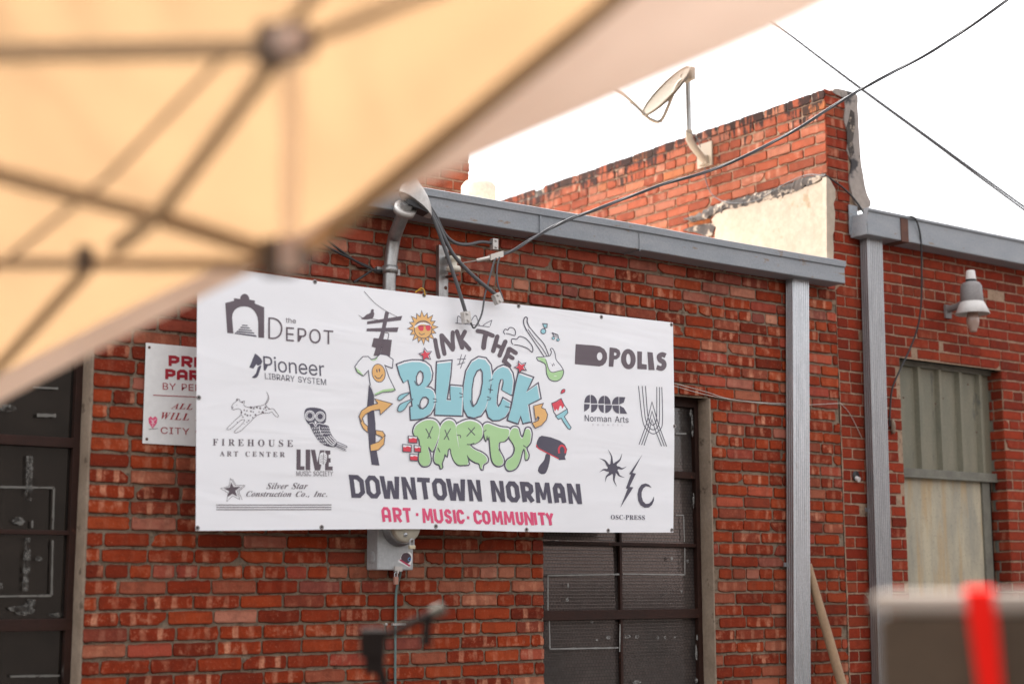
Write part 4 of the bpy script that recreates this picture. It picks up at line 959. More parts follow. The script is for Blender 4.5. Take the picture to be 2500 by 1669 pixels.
P1 = [(zc_(sB-nn*.2, ztop+.0095), zc_(sA-nn*.2, ztop+.0095)), (zc_(sB-nn*.01, ztop+.0105), zc_(sA-nn*.01, ztop+.0105)), (zc_(sB+off*1.3, ztop+.006), zc_(sA+off*1.3, ztop+.006)), (zc_(sB+off*1.5+lean*.2, ztop-.03), zc_(sA+off*1.5+lean*.2, ztop-.03)), (zc_(sB+off+lean*3, ztop-.5), zc_(sA+off*1.2+lean*1.2, ztop-.5)), (zc_(sB+off+lean*3, .3), zc_(sA+off*1.2+lean*1.2, .3))]
vs = [q for pr in P1 for q in pr]; m.add(vs, [(2*i, 2*i+1, 2*i+3, 2*i+2) for i in range(len(P1)-1)]); o = m.build('webbing', M['red_strap'], t)
sm = o.modifiers.new('thick', 'SOLIDIFY'); sm.thickness = .003

# letter outlines (advance, then outline loops in thousandths of the body size)
GLYPHS = {"s":{"A":[480,[16,0,201,509,276,509,463,0,395,0,287,302,264,372,232,478,245,478,213,371,191,302,85,0],[110,142,110,199,370,199,370,142]],"B":[456,[60,0,60,509,241,509,274,507,304,501,329,491,350,477,367,461,381,442,390,421,396,398,398,374,397,353,393,336,387,320,378,307,368,295,356,286,343,278,329,272,315,267,315,262,331,260,347,254,363,245,378,234,391,220,402,203,411,184,416,161,418,136,416,111,
410,88,400,67,386,48,368,31,344,18,317,8,284,2,247,0],[125,57,245,57,281,60,309,67,330,80,344,96,353,115,355,137,354,153,350,169,342,184,333,197,320,209,306,218,289,225,269,229,248,231,125,231],[125,285,238,285,256,287,273,290,288,296,302,304,314,314,323,326,330,340,335,355,336,372,333,393,326,412,313,429,294,442,270,449,240,452,125,452]],"C":[510,[267,-7,225,-3,186,7,150,25,119,49,92,79,70,115,
53,157,44,203,40,254,44,305,53,352,70,393,92,429,119,459,150,484,186,501,225,512,267,516,293,514,317,511,340,504,362,496,383,485,402,471,419,456,435,438,448,418,459,397,467,373,473,348,408,348,404,365,397,380,389,395,380,407,369,418,357,428,344,437,330,444,315,449,300,453,284,455,267,456,237,453,209,445,184,432,161,414,141,391,125,364,113,332,106,295,103,254,106,213,113,177,125,145,141,117,161,94,
184,76,210,63,237,56,267,53,284,54,300,56,315,60,330,65,344,72,357,81,369,90,380,102,389,114,397,128,404,144,408,160,473,160,467,135,459,112,448,91,435,71,420,53,402,38,383,24,363,13,341,5,317,-2,293,-6]],"D":[502,[219,0,96,0,96,57,215,57,254,60,288,68,318,81,343,99,363,122,379,149,390,181,397,216,399,255,397,294,390,329,379,361,364,388,344,410,320,428,291,441,258,449,221,452,93,452,93,509,225,
509,273,505,315,495,353,478,385,455,412,426,433,391,449,351,458,306,462,255,458,205,449,159,433,119,411,83,384,54,351,31,312,14,268,3],[125,509,125,0,60,0,60,509]],"E":[419,[60,0,60,509,372,509,372,452,125,452,125,286,355,286,355,229,125,229,125,57,375,57,375,0]],"F":[410,[60,0,60,509,369,509,369,452,125,452,125,278,346,278,346,221,125,221,125,0]],"I":[301,[31,0,31,57,118,57,118,452,31,452,31,509,
269,509,269,452,183,452,183,57,269,57,269,0]],"L":[393,[60,0,60,509,125,509,125,57,361,57,361,0]],"M":[628,[60,0,60,509,152,509,277,187,287,159,299,123,311,84,322,49,307,49,318,83,330,121,342,158,352,187,476,509,568,509,568,0,504,0,504,291,504,327,505,369,506,413,507,457,513,457,498,409,482,363,467,322,456,291,342,0,286,0,170,291,159,321,145,361,129,408,112,457,119,457,120,416,121,372,122,328,122,
291,122,0]],"N":[523,[60,0,60,509,136,509,343,183,363,151,388,107,414,55,405,54,401,108,399,157,399,195,399,509,463,509,463,0,387,0,202,290,177,331,148,381,108,452,119,454,122,384,124,328,125,291,125,0]],"O":[533,[267,-7,225,-3,186,7,150,25,119,49,92,79,70,115,53,157,44,203,40,254,44,305,53,352,70,393,92,429,119,459,150,484,186,501,225,512,267,516,309,512,348,501,384,484,415,459,442,429,464,393,
480,352,490,305,493,254,490,203,480,157,464,115,442,79,415,49,384,25,348,7,309,-3],[267,53,296,55,324,63,349,76,372,94,392,116,408,144,420,176,428,213,430,254,428,295,420,332,408,365,392,392,372,415,349,433,324,446,296,453,267,456,237,453,210,445,184,433,161,415,142,392,125,364,113,332,106,295,103,254,106,213,113,176,125,144,142,117,161,94,184,76,210,63,237,55]],"P":[445,[60,0,60,509,235,509,272,
506,305,499,332,487,356,471,375,452,390,430,400,404,407,377,409,348,407,318,400,291,390,265,375,243,356,223,332,207,305,195,272,188,235,186,109,186,109,242,233,242,257,244,279,248,297,256,312,266,324,279,333,294,339,310,343,328,344,348,343,367,339,385,333,402,324,416,312,428,297,439,279,446,257,451,232,452,125,452,125,0]],"R":[449,[60,0,60,509,236,509,273,506,305,500,333,489,356,473,376,455,390,
433,401,408,407,381,409,352,407,323,401,296,390,271,376,250,356,232,333,217,305,206,273,200,236,198,96,198,96,255,234,255,258,256,280,260,298,267,313,276,325,287,334,300,340,316,344,333,345,352,344,371,340,389,334,405,325,419,313,430,298,440,279,446,258,451,233,452,125,452,125,0],[353,0,230,229,303,229,428,0]],"S":[447,[224,-9,188,-7,156,-1,128,9,102,23,81,40,64,60,51,83,42,109,38,137,104,137,108,
118,114,102,123,88,136,76,150,66,166,59,185,53,204,50,224,49,246,50,267,54,286,60,303,69,317,79,329,92,338,106,344,122,346,139,344,154,340,168,332,179,322,189,310,197,296,205,280,211,263,217,245,222,184,239,145,253,112,269,86,289,67,313,56,341,52,372,54,400,62,425,75,448,92,468,113,484,138,498,165,508,195,514,227,516,259,514,289,508,316,498,340,484,360,468,377,449,390,427,398,403,401,378,337,378,
332,402,320,421,302,437,280,449,254,456,225,459,204,457,185,454,167,448,152,440,139,430,129,418,121,405,117,391,115,376,117,359,122,345,131,334,142,324,155,315,169,308,184,302,198,297,212,293,264,279,279,275,295,270,312,264,328,256,344,248,359,238,372,226,384,213,395,198,402,180,407,161,408,139,406,112,399,87,386,64,370,43,349,25,323,11,294,0,261,-7]],"T":[449,[32,452,32,509,417,509,417,452,257,
452,257,0,193,0,193,452]],"U":[517,[259,-8,220,-6,186,2,154,15,126,33,103,55,85,80,71,108,63,140,60,173,60,509,124,509,124,178,126,155,132,133,141,113,153,95,169,80,187,68,208,59,232,53,259,52,285,53,309,59,331,68,349,80,364,95,377,113,385,133,391,155,393,178,393,509,457,509,457,173,454,140,446,108,433,80,414,55,391,33,363,15,332,2,297,-6]],"Y":[472,[203,0,203,208,16,509,91,509,192,344,222,292,
231,274,240,254,250,230,224,230,233,254,242,275,251,293,280,344,381,509,455,509,268,208,268,0]],"a":[389,[160,-9,137,-7,115,-3,94,5,76,15,60,29,48,45,38,63,32,84,30,108,32,128,36,146,43,161,53,174,64,184,78,193,92,200,108,206,125,211,143,214,161,217,178,220,234,227,247,229,257,231,265,235,271,240,274,246,276,255,276,257,275,272,272,285,267,297,260,307,251,315,240,322,227,327,212,330,196,331,178,
330,163,327,149,322,137,316,127,309,118,301,110,292,104,283,100,274,41,291,51,313,64,331,79,346,95,358,114,368,133,375,153,380,173,383,194,384,208,384,223,382,239,379,255,375,271,369,286,360,300,350,312,336,322,320,330,301,335,278,337,251,337,0,277,0,277,52,272,52,267,43,260,34,252,25,242,16,229,8,215,1,199,-4,181,-7],[170,45,192,47,211,51,228,59,242,68,254,80,263,93,270,108,274,122,276,138,276,
190,272,187,267,184,259,182,251,180,241,178,231,176,200,171,175,168,161,166,147,163,134,159,122,153,112,147,103,139,97,130,93,118,92,105,93,93,96,82,102,72,109,64,119,57,130,52,142,48,156,46]],"e":[404,[212,-8,177,-5,145,3,117,16,92,35,72,58,56,85,44,116,37,150,34,187,36,224,44,258,55,290,71,317,91,340,115,359,142,373,172,382,205,384,226,383,246,380,266,374,285,366,303,355,319,341,334,324,347,305,
357,282,365,256,370,227,371,194,371,169,75,169,75,221,338,221,310,202,308,226,304,248,298,269,288,286,277,301,263,314,246,323,227,328,205,330,183,328,164,323,146,313,131,301,119,286,109,270,102,251,97,231,96,211,96,178,98,151,102,127,110,106,121,88,135,73,151,61,169,53,190,48,212,46,227,47,241,49,254,53,265,58,276,65,285,73,294,82,300,93,306,105,365,91,358,72,348,55,335,39,320,26,302,14,283,4,261,
-3,237,-7]],"h":[410,[114,227,114,0,53,0,53,509,114,509,114,287,102,287,116,319,132,344,152,362,175,374,200,382,227,384,252,383,275,377,295,369,313,356,328,340,341,321,350,298,355,271,357,240,357,0,296,0,296,235,293,263,286,286,273,304,256,318,235,326,210,329,192,328,176,324,161,317,147,308,136,297,126,283,119,266,115,248]],"m":[610,[53,0,53,379,112,379,112,295,108,295,114,314,122,331,132,346,144,
358,158,368,172,376,187,382,203,385,219,386,245,383,268,375,287,361,303,342,314,320,321,295,312,295,318,312,326,329,337,343,350,356,364,366,381,375,398,381,417,385,437,386,458,385,478,380,497,372,514,361,529,346,541,328,550,307,555,283,557,255,557,0,496,0,496,254,493,279,485,298,473,313,456,323,438,329,419,330,402,329,387,326,374,320,363,312,353,302,345,290,340,277,336,263,335,247,335,0,274,0,274,
260,272,280,265,297,253,311,238,322,220,328,199,330,185,329,171,326,158,320,145,312,135,302,126,289,119,274,115,257,114,238,114,0]],"n":[410,[114,227,114,0,53,0,53,379,112,379,112,287,102,287,116,319,132,344,152,362,175,374,200,382,227,384,252,383,275,377,295,369,313,356,328,340,341,321,350,298,355,271,357,240,357,0,296,0,296,235,293,263,286,286,273,304,256,318,235,326,210,329,192,328,176,324,161,
317,147,308,136,297,126,283,119,266,115,248]],"o":[415,[207,-8,174,-5,144,3,117,16,93,35,72,58,56,85,44,116,37,150,34,187,37,225,44,260,56,291,72,318,93,341,117,360,144,374,174,382,207,384,241,382,271,374,299,360,323,341,343,318,359,291,371,260,379,225,381,187,379,150,371,116,359,85,343,58,323,35,299,16,271,3,241,-5],[207,46,231,49,252,55,270,66,285,80,298,97,307,117,314,139,318,163,319,187,318,
212,314,236,307,258,298,278,285,296,270,310,252,321,231,328,207,330,184,328,163,321,145,310,130,296,118,278,108,258,102,236,98,212,96,187,98,163,102,139,108,117,118,97,130,80,145,66,163,55,184,49]],"r":[259,[53,0,53,379,112,379,112,321,115,321,124,339,137,354,152,367,171,377,191,383,213,385,229,384,243,384,243,322,241,323,236,324,230,324,223,325,215,326,207,326,190,324,174,321,159,315,146,306,135,
296,126,284,119,269,115,254,114,237,114,0]],"s":[365,[182,-8,157,-7,133,-3,112,3,93,12,76,24,62,38,50,54,41,73,36,94,94,107,101,87,111,72,124,60,141,52,160,47,181,45,206,47,227,53,244,62,258,74,265,88,268,103,266,115,262,126,254,136,243,144,229,150,212,155,149,170,118,180,92,192,72,208,58,227,50,249,47,274,49,295,55,314,65,332,79,347,95,360,115,370,137,378,161,383,187,384,212,383,234,379,254,372,
271,363,286,352,299,339,309,324,318,308,324,290,268,277,262,291,254,304,243,316,228,325,210,331,187,333,166,331,147,326,131,317,119,305,111,292,109,277,110,264,115,253,124,243,136,235,152,229,172,223,229,209,261,200,287,187,306,171,320,153,328,131,331,107,329,85,323,65,312,47,298,31,281,18,260,6,236,-2,210,-7]],"t":[227,[204,379,204,327,6,327,6,379],[65,471,126,471,126,98,127,83,130,70,136,61,144,
55,156,51,170,50,175,50,180,50,185,51,202,54,213,2,207,0,200,-2,192,-3,184,-3,176,-4,168,-4,138,-1,113,7,92,21,77,41,68,64,65,93]]},"b":{"A":[480,[16,0,201,509,276,509,463,0,395,0,287,302,264,372,232,478,245,478,213,371,191,302,85,0],[110,142,110,199,370,199,370,142]],"C":[510,[267,-7,225,-3,186,7,150,25,119,49,92,79,70,115,53,157,44,203,40,254,44,305,53,352,70,393,92,429,119,459,150,484,186,501,
225,512,267,516,293,514,317,511,340,504,362,496,383,485,402,471,419,456,435,438,448,418,459,397,467,373,473,348,408,348,404,365,397,380,389,395,380,407,369,418,357,428,344,437,330,444,315,449,300,453,284,455,267,456,237,453,209,445,184,432,161,414,141,391,125,364,113,332,106,295,103,254,106,213,113,177,125,145,141,117,161,94,184,76,210,63,237,56,267,53,284,54,300,56,315,60,330,65,344,72,357,81,
369,90,380,102,389,114,397,128,404,144,408,160,473,160,467,135,459,112,448,91,435,71,420,53,402,38,383,24,363,13,341,5,317,-2,293,-6]],"E":[419,[60,0,60,509,372,509,372,452,125,452,125,286,355,286,355,229,125,229,125,57,375,57,375,0]],"I":[301,[31,0,31,57,118,57,118,452,31,452,31,509,269,509,269,452,183,452,183,57,269,57,269,0]],"M":[628,[60,0,60,509,152,509,277,187,287,159,299,123,311,84,322,49,
307,49,318,83,330,121,342,158,352,187,476,509,568,509,568,0,504,0,504,291,504,327,505,369,506,413,507,457,513,457,498,409,482,363,467,322,456,291,342,0,286,0,170,291,159,321,145,361,129,408,112,457,119,457,120,416,121,372,122,328,122,291,122,0]],"O":[533,[267,-7,225,-3,186,7,150,25,119,49,92,79,70,115,53,157,44,203,40,254,44,305,53,352,70,393,92,429,119,459,150,484,186,501,225,512,267,516,309,512,
348,501,384,484,415,459,442,429,464,393,480,352,490,305,493,254,490,203,480,157,464,115,442,79,415,49,384,25,348,7,309,-3],[267,53,296,55,324,63,349,76,372,94,392,116,408,144,420,176,428,213,430,254,428,295,420,332,408,365,392,392,372,415,349,433,324,446,296,453,267,456,237,453,210,445,184,433,161,415,142,392,125,364,113,332,106,295,103,254,106,213,113,176,125,144,142,117,161,94,184,76,210,63,237,
55]],"P":[445,[60,0,60,509,235,509,272,506,305,499,332,487,356,471,375,452,390,430,400,404,407,377,409,348,407,318,400,291,390,265,375,243,356,223,332,207,305,195,272,188,235,186,109,186,109,242,233,242,257,244,279,248,297,256,312,266,324,279,333,294,339,310,343,328,344,348,343,367,339,385,333,402,324,416,312,428,297,439,279,446,257,451,232,452,125,452,125,0]],"R":[449,[60,0,60,509,236,509,273,
506,305,500,333,489,356,473,376,455,390,433,401,408,407,381,409,352,407,323,401,296,390,271,376,250,356,232,333,217,305,206,273,200,236,198,96,198,96,255,234,255,258,256,280,260,298,267,313,276,325,287,334,300,340,316,344,333,345,352,344,371,340,389,334,405,325,419,313,430,298,440,279,446,258,451,233,452,125,452,125,0],[353,0,230,229,303,229,428,0]],"S":[447,[224,-9,188,-7,156,-1,128,9,102,23,81,
40,64,60,51,83,42,109,38,137,104,137,108,118,114,102,123,88,136,76,150,66,166,59,185,53,204,50,224,49,246,50,267,54,286,60,303,69,317,79,329,92,338,106,344,122,346,139,344,154,340,168,332,179,322,189,310,197,296,205,280,211,263,217,245,222,184,239,145,253,112,269,86,289,67,313,56,341,52,372,54,400,62,425,75,448,92,468,113,484,138,498,165,508,195,514,227,516,259,514,289,508,316,498,340,484,360,468,
377,449,390,427,398,403,401,378,337,378,332,402,320,421,302,437,280,449,254,456,225,459,204,457,185,454,167,448,152,440,139,430,129,418,121,405,117,391,115,376,117,359,122,345,131,334,142,324,155,315,169,308,184,302,198,297,212,293,264,279,279,275,295,270,312,264,328,256,344,248,359,238,372,226,384,213,395,198,402,180,407,161,408,139,406,112,399,87,386,64,370,43,349,25,323,11,294,0,261,-7]],
"T":[449,[32,452,32,509,417,509,417,452,257,452,257,0,193,0,193,452]],"U":[517,[259,-8,220,-6,186,2,154,15,126,33,103,55,85,80,71,108,63,140,60,173,60,509,124,509,124,178,126,155,132,133,141,113,153,95,169,80,187,68,208,59,232,53,259,52,285,53,309,59,331,68,349,80,364,95,377,113,385,133,391,155,393,178,393,509,457,509,457,173,454,140,446,108,433,80,414,55,391,33,363,15,332,2,297,-6]],"Y":[472,
[203,0,203,208,16,509,91,509,192,344,222,292,231,274,240,254,250,230,224,230,233,254,242,275,251,293,280,344,381,509,455,509,268,208,268,0]],"e":[404,[212,-8,177,-5,145,3,117,16,92,35,72,58,56,85,44,116,37,150,34,187,36,224,44,258,55,290,71,317,91,340,115,359,142,373,172,382,205,384,226,383,246,380,266,374,285,366,303,355,319,341,334,324,347,305,357,282,365,256,370,227,371,194,371,169,75,169,75,
221,338,221,310,202,308,226,304,248,298,269,288,286,277,301,263,314,246,323,227,328,205,330,183,328,164,323,146,313,131,301,119,286,109,270,102,251,97,231,96,211,96,178,98,151,102,127,110,106,121,88,135,73,151,61,169,53,190,48,212,46,227,47,241,49,254,53,265,58,276,65,285,73,294,82,300,93,306,105,365,91,358,72,348,55,335,39,320,26,302,14,283,4,261,-3,237,-7]],"i":[167,[53,0,53,379,114,379,114,0],
[84,443,73,444,63,448,54,455,47,463,43,472,41,483,43,494,47,504,54,512,63,518,73,522,84,524,95,522,105,518,114,512,121,504,125,494,126,483,125,472,121,463,114,455,105,448,95,444]],"n":[410,[114,227,114,0,53,0,53,379,112,379,112,287,102,287,116,319,132,344,152,362,175,374,200,382,227,384,252,383,275,377,295,369,313,356,328,340,341,321,350,298,355,271,357,240,357,0,296,0,296,235,293,263,286,286,273,
304,256,318,235,326,210,329,192,328,176,324,161,317,147,308,136,297,126,283,119,266,115,248]],"o":[415,[207,-8,174,-5,144,3,117,16,93,35,72,58,56,85,44,116,37,150,34,187,37,225,44,260,56,291,72,318,93,341,117,360,144,374,174,382,207,384,241,382,271,374,299,360,323,341,343,318,359,291,371,260,379,225,381,187,379,150,371,116,359,85,343,58,323,35,299,16,271,3,241,-5],[207,46,231,49,252,55,270,66,285,
80,298,97,307,117,314,139,318,163,319,187,318,212,314,236,307,258,298,278,285,296,270,310,252,321,231,328,207,330,184,328,163,321,145,310,130,296,118,278,108,258,102,236,98,212,96,187,98,163,102,139,108,117,118,97,130,80,145,66,163,55,184,49]],"r":[259,[53,0,53,379,112,379,112,321,115,321,124,339,137,354,152,367,171,377,191,383,213,385,229,384,243,384,243,322,241,323,236,324,230,324,223,325,215,
326,207,326,190,324,174,321,159,315,146,306,135,296,126,284,119,269,115,254,114,237,114,0]]},"r":{"-":[216,[27,154,27,206,189,206,189,154]],"A":[436,[-9,0,-9,18,4,19,14,24,24,30,32,41,41,55,49,75,206,466,224,465,384,87,394,65,403,47,411,34,420,25,430,20,443,18,443,0,229,0,229,18,259,21,277,30,283,46,282,54,279,66,273,81,253,132,103,132,79,71,77,67,76,63,76,59,75,54,75,51,75,48,80,32,96,21,124,18,
128,18,128,0],[113,161,242,161,177,319]],"C":[468,[257,-11,213,-7,174,3,137,20,105,43,78,71,56,104,39,142,29,184,26,228,30,273,39,314,56,351,79,384,106,412,139,435,176,452,216,462,259,465,292,463,328,454,367,440,374,437,381,436,388,435,402,439,413,449,419,465,437,465,437,308,420,308,403,347,381,380,356,407,328,427,298,439,265,443,198,419,157,347,144,226,159,114,203,46,278,24,305,26,331,33,358,45,
383,61,407,81,428,106,447,89,395,33,332,0]],"E":[442,[14,0,14,17,35,18,51,22,62,30,70,41,74,57,75,78,75,369,74,394,69,413,62,425,51,433,36,437,16,439,16,455,399,455,399,320,383,320,375,357,361,386,340,406,312,420,276,428,232,430,219,430,208,429,200,428,194,426,189,422,186,417,184,410,183,400,183,388,183,246,193,246,221,248,243,256,259,269,272,288,281,313,288,345,304,345,304,118,287,118,284,143,
280,164,273,181,264,195,254,206,241,213,225,218,207,221,185,222,183,222,183,67,184,53,187,42,192,35,201,31,213,28,230,28,261,29,289,32,313,39,335,48,354,60,371,75,386,94,399,116,411,143,430,143,402,0]],"F":[404,[15,0,15,17,36,20,52,26,62,34,69,45,73,62,75,84,75,375,73,396,69,412,61,423,50,430,35,435,14,439,14,455,394,455,394,320,377,320,372,345,365,367,355,385,343,400,328,412,310,420,288,426,261,
430,230,431,218,431,208,430,200,429,194,428,189,425,186,421,184,416,182,408,182,398,182,247,190,247,217,250,239,257,256,270,269,289,278,314,284,347,302,347,302,118,285,118,279,154,269,181,257,200,239,213,217,221,189,224,182,224,182,81,183,66,185,53,188,43,193,34,200,28,210,24,222,20,238,18,257,17,257,0]],"H":[523,[15,0,15,17,36,20,52,24,62,32,69,43,73,59,75,81,75,379,73,398,69,413,62,424,51,431,
36,436,16,439,16,455,242,455,242,439,227,437,214,435,204,432,197,428,191,422,187,415,184,406,183,394,182,379,182,251,342,251,342,379,341,394,340,406,337,415,334,422,328,428,320,432,310,435,298,437,282,439,282,455,507,455,507,439,486,436,471,431,461,424,454,414,451,399,449,379,449,81,451,60,455,44,461,33,471,25,487,20,507,17,507,0,282,0,282,17,303,20,318,24,329,31,336,41,340,58,342,81,342,221,182,
221,182,81,183,59,187,43,194,32,205,24,221,20,242,17,242,0]],"I":[260,[13,0,13,17,34,21,50,26,61,32,69,42,74,56,75,75,75,387,74,405,70,419,63,427,52,433,36,437,13,439,13,455,244,455,244,439,223,437,207,433,196,427,188,419,184,405,183,387,183,77,183,64,185,53,187,44,192,37,198,31,206,26,216,23,230,20,246,17,246,0]],"N":[494,[403,-11,107,350,107,79,108,57,112,42,119,31,129,24,145,20,167,17,167,0,18,
0,18,17,33,18,45,20,54,23,61,27,67,33,71,41,74,51,75,64,76,79,76,388,56,412,43,427,36,433,31,435,25,437,18,439,18,455,156,455,391,169,391,377,390,392,389,404,386,414,382,421,376,427,369,431,359,435,346,437,331,439,331,455,480,455,480,439,459,436,443,432,433,425,427,414,423,398,422,377,422,-11]],"O":[525,[261,-11,228,-9,198,-3,169,7,142,21,117,38,94,58,75,81,58,106,45,134,35,163,29,195,28,228,29,
260,35,292,45,321,58,349,75,374,95,397,117,417,143,434,170,448,200,458,232,464,265,466,298,464,328,458,357,448,384,435,409,418,431,399,451,376,467,351,481,323,490,293,496,261,498,228,496,195,490,163,481,134,467,106,450,81,430,58,408,38,383,21,355,7,325,-3,294,-9],[265,12,328,36,367,108,379,228,376,293,365,346,348,389,324,419,294,437,260,443,196,419,158,347,145,228,149,163,159,109,177,67,201,37,
230,18]],"P":[418,[15,0,15,17,36,20,52,24,62,32,69,43,73,59,75,81,75,379,73,398,69,413,62,424,51,431,36,436,16,439,16,455,214,455,265,454,306,449,336,440,357,429,375,415,390,398,400,378,407,356,409,332,404,296,390,266,367,240,334,221,292,209,242,206,182,206,182,81,183,59,187,43,194,32,205,24,221,20,242,17,242,0],[182,230,201,230,231,232,255,240,272,253,283,271,290,297,292,329,290,361,285,387,275,
406,261,420,241,428,216,431,204,430,195,428,189,424,185,418,183,409,182,398]],"R":[473,[15,0,15,17,36,20,52,24,62,32,69,43,73,59,75,81,75,379,73,398,69,413,62,424,51,431,36,436,16,439,16,455,217,455,278,452,329,442,367,426,395,403,412,372,417,334,406,285,372,248,315,224,432,50,439,40,446,32,452,26,459,21,468,18,478,17,480,17,480,0,338,0,201,212,182,212,182,81,183,59,187,43,194,32,205,24,221,20,
242,17,242,0],[182,234,203,234,235,236,261,245,280,258,293,278,301,304,304,336,295,389,268,421,224,431,209,430,197,427,190,422,185,414,183,402,182,385]],"S":[390,[43,-11,43,158,62,158,75,113,91,77,111,50,136,30,164,19,197,15,220,17,241,24,257,36,269,51,276,69,279,89,273,117,255,140,225,160,163,191,127,210,99,231,77,253,62,276,53,302,50,332,52,358,57,381,67,403,80,421,96,437,115,449,136,459,160,
464,185,466,199,466,213,464,229,461,246,458,264,453,282,448,291,446,294,445,297,445,300,445,310,447,317,454,320,466,339,466,339,319,322,319,315,343,305,365,293,385,280,402,265,417,248,429,231,438,213,443,194,445,173,443,155,437,140,426,128,413,122,398,120,380,121,364,127,349,137,336,151,325,168,314,189,303,253,273,279,260,300,247,317,233,331,219,342,204,350,188,355,171,358,153,359,133,357,106,350,
80,339,58,323,38,304,21,281,8,254,-2,225,-8,192,-10,181,-10,170,-9,158,-8,147,-6,136,-3,126,1,115,4,106,7,98,9,92,11,88,12,85,12,78,12,73,10,69,7,66,3,64,-3,61,-11]],"T":[423,[92,0,92,17,114,19,130,23,142,31,150,42,154,59,156,81,156,433,149,433,116,430,88,420,65,403,47,380,35,352,29,318,11,318,11,455,410,455,410,317,394,317,375,382,333,420,269,433,263,433,263,81,265,58,269,41,276,30,288,23,305,19,
328,17,328,0]],"U":[492,[248,-13,192,-8,147,6,114,29,91,61,78,103,73,155,73,379,72,398,68,413,61,424,50,431,35,436,15,439,15,455,240,455,240,439,225,437,213,435,202,432,195,428,189,422,185,415,183,406,181,394,181,379,181,140,183,104,191,74,203,51,221,35,245,25,275,22,340,37,379,83,392,159,392,378,391,398,387,413,379,423,368,431,351,436,328,439,328,455,474,455,474,439,456,435,442,429,433,421,427,
411,424,396,422,378,422,181,418,118,403,69,380,32,346,7,302,-8]]},"i":{",":[180,[28,-87,47,-3,61,78,124,78,129,71,122,46,114,20,104,-8,71,-87]],".":[180,[89,-9,79,-8,69,-5,60,1,54,10,50,22,48,36,50,51,54,63,60,71,69,77,79,80,89,81,100,80,110,77,119,71,126,63,130,51,132,36,130,22,126,10,119,1,110,-5,100,-8]],"A":[420,[-68,0,-68,17,-49,20,-30,31,-13,48,323,461,342,461,326,89,326,79,333,45,354,25,
388,17,388,0,178,0,178,17,199,20,215,28,225,39,231,52,235,68,237,87,238,140,97,140,49,81,42,72,37,63,33,56,30,50,28,44,28,40,32,29,47,21,71,17,71,0],[119,168,240,168,247,328]],"B":[430,[-34,0,-34,15,-21,16,-9,18,0,20,9,25,16,32,22,41,28,52,34,67,39,85,115,369,116,375,118,381,119,387,120,392,120,398,120,404,119,413,115,421,109,426,100,430,88,433,73,435,73,451,222,451,284,448,334,440,370,427,394,
408,409,384,414,353,400,302,358,265,289,240,338,216,368,183,378,140,376,116,370,93,359,72,343,52,322,34,295,20,261,9,220,2,171,0],[201,248,235,252,264,262,286,280,302,303,312,331,315,364,308,400,287,421,253,428,238,426,228,418,222,406,181,249,192,248,195,248,198,248],[166,22,197,26,223,38,246,57,263,83,273,113,276,149,266,192,237,218,187,227,176,227,134,75,131,63,130,53,129,44,133,32,145,25]],
"C":[440,[202,-11,166,-9,133,-2,104,10,79,26,59,47,42,71,30,99,23,130,20,165,22,197,27,230,37,262,49,294,65,323,83,352,105,378,128,401,154,420,196,444,241,458,287,463,317,461,350,456,385,448,388,447,392,447,397,446,401,445,405,444,407,444,417,446,425,452,431,463,449,463,420,308,401,310,398,349,390,381,377,406,359,425,336,436,309,439,278,435,249,422,222,401,196,371,173,333,152,287,135,237,126,189,
122,142,125,107,135,77,151,53,173,35,199,24,229,20,280,30,326,58,368,105,387,91,335,34,273,0]],"E":[440,[-34,0,-34,15,-21,16,-9,18,0,20,9,25,16,32,22,41,28,52,34,67,39,85,115,369,116,375,118,381,119,387,120,392,120,397,120,401,119,412,115,420,109,426,101,430,89,433,73,435,73,451,432,451,407,324,388,324,388,330,385,363,375,388,360,407,337,419,307,427,269,429,258,429,249,428,242,427,237,425,232,422,
229,418,226,413,223,406,220,398,181,251,200,251,222,251,241,253,257,257,271,263,283,270,293,280,303,291,311,305,320,322,336,322,289,136,274,136,274,141,275,145,275,149,275,163,273,184,266,201,256,213,241,221,220,226,194,228,185,228,182,228,178,227,175,227,134,73,130,56,129,51,128,46,128,44,129,37,132,32,137,28,145,25,157,23,173,23,203,24,231,27,256,33,278,42,299,54,319,69,337,87,355,110,372,136,
389,136,350,0]],"I":[249,[-34,0,-34,15,-21,16,-9,18,0,20,9,25,16,32,22,41,28,52,34,67,39,85,115,369,116,375,118,381,119,387,120,392,120,398,120,404,115,420,99,430,73,435,73,451,283,451,283,435,269,434,257,432,247,428,239,424,232,417,227,410,222,399,217,385,211,365,135,82,132,68,130,56,129,47,134,30,150,20,177,15,177,0]],"L":[425,[-34,0,-34,15,-21,16,-9,18,0,20,9,25,16,32,22,41,28,52,34,67,39,85,
115,369,118,381,120,392,120,401,119,411,115,420,109,426,100,430,88,433,73,435,73,451,283,451,283,435,270,434,258,432,248,429,240,424,233,417,227,408,221,397,216,382,211,365,136,83,132,64,129,50,128,42,130,35,134,30,142,28,161,25,169,24,178,24,188,24,230,26,266,35,298,50,326,71,350,99,371,134,393,134,351,0]],"S":[369,[154,-11,126,-9,94,-2,58,10,51,12,44,14,38,14,33,14,28,12,24,9,19,5,15,0,9,-7,-9,
-7,26,144,45,144,45,140,48,101,56,69,71,45,91,27,115,16,145,13,160,14,174,18,187,25,198,34,208,44,217,56,223,69,226,83,228,97,227,110,223,123,218,134,211,146,201,158,190,170,142,214,125,230,110,245,98,258,89,271,82,283,76,295,73,308,71,321,70,336,72,360,78,381,88,401,102,419,118,434,137,446,159,455,182,461,208,463,220,462,234,461,248,458,263,455,279,451,296,445,302,443,307,442,312,442,323,444,333,
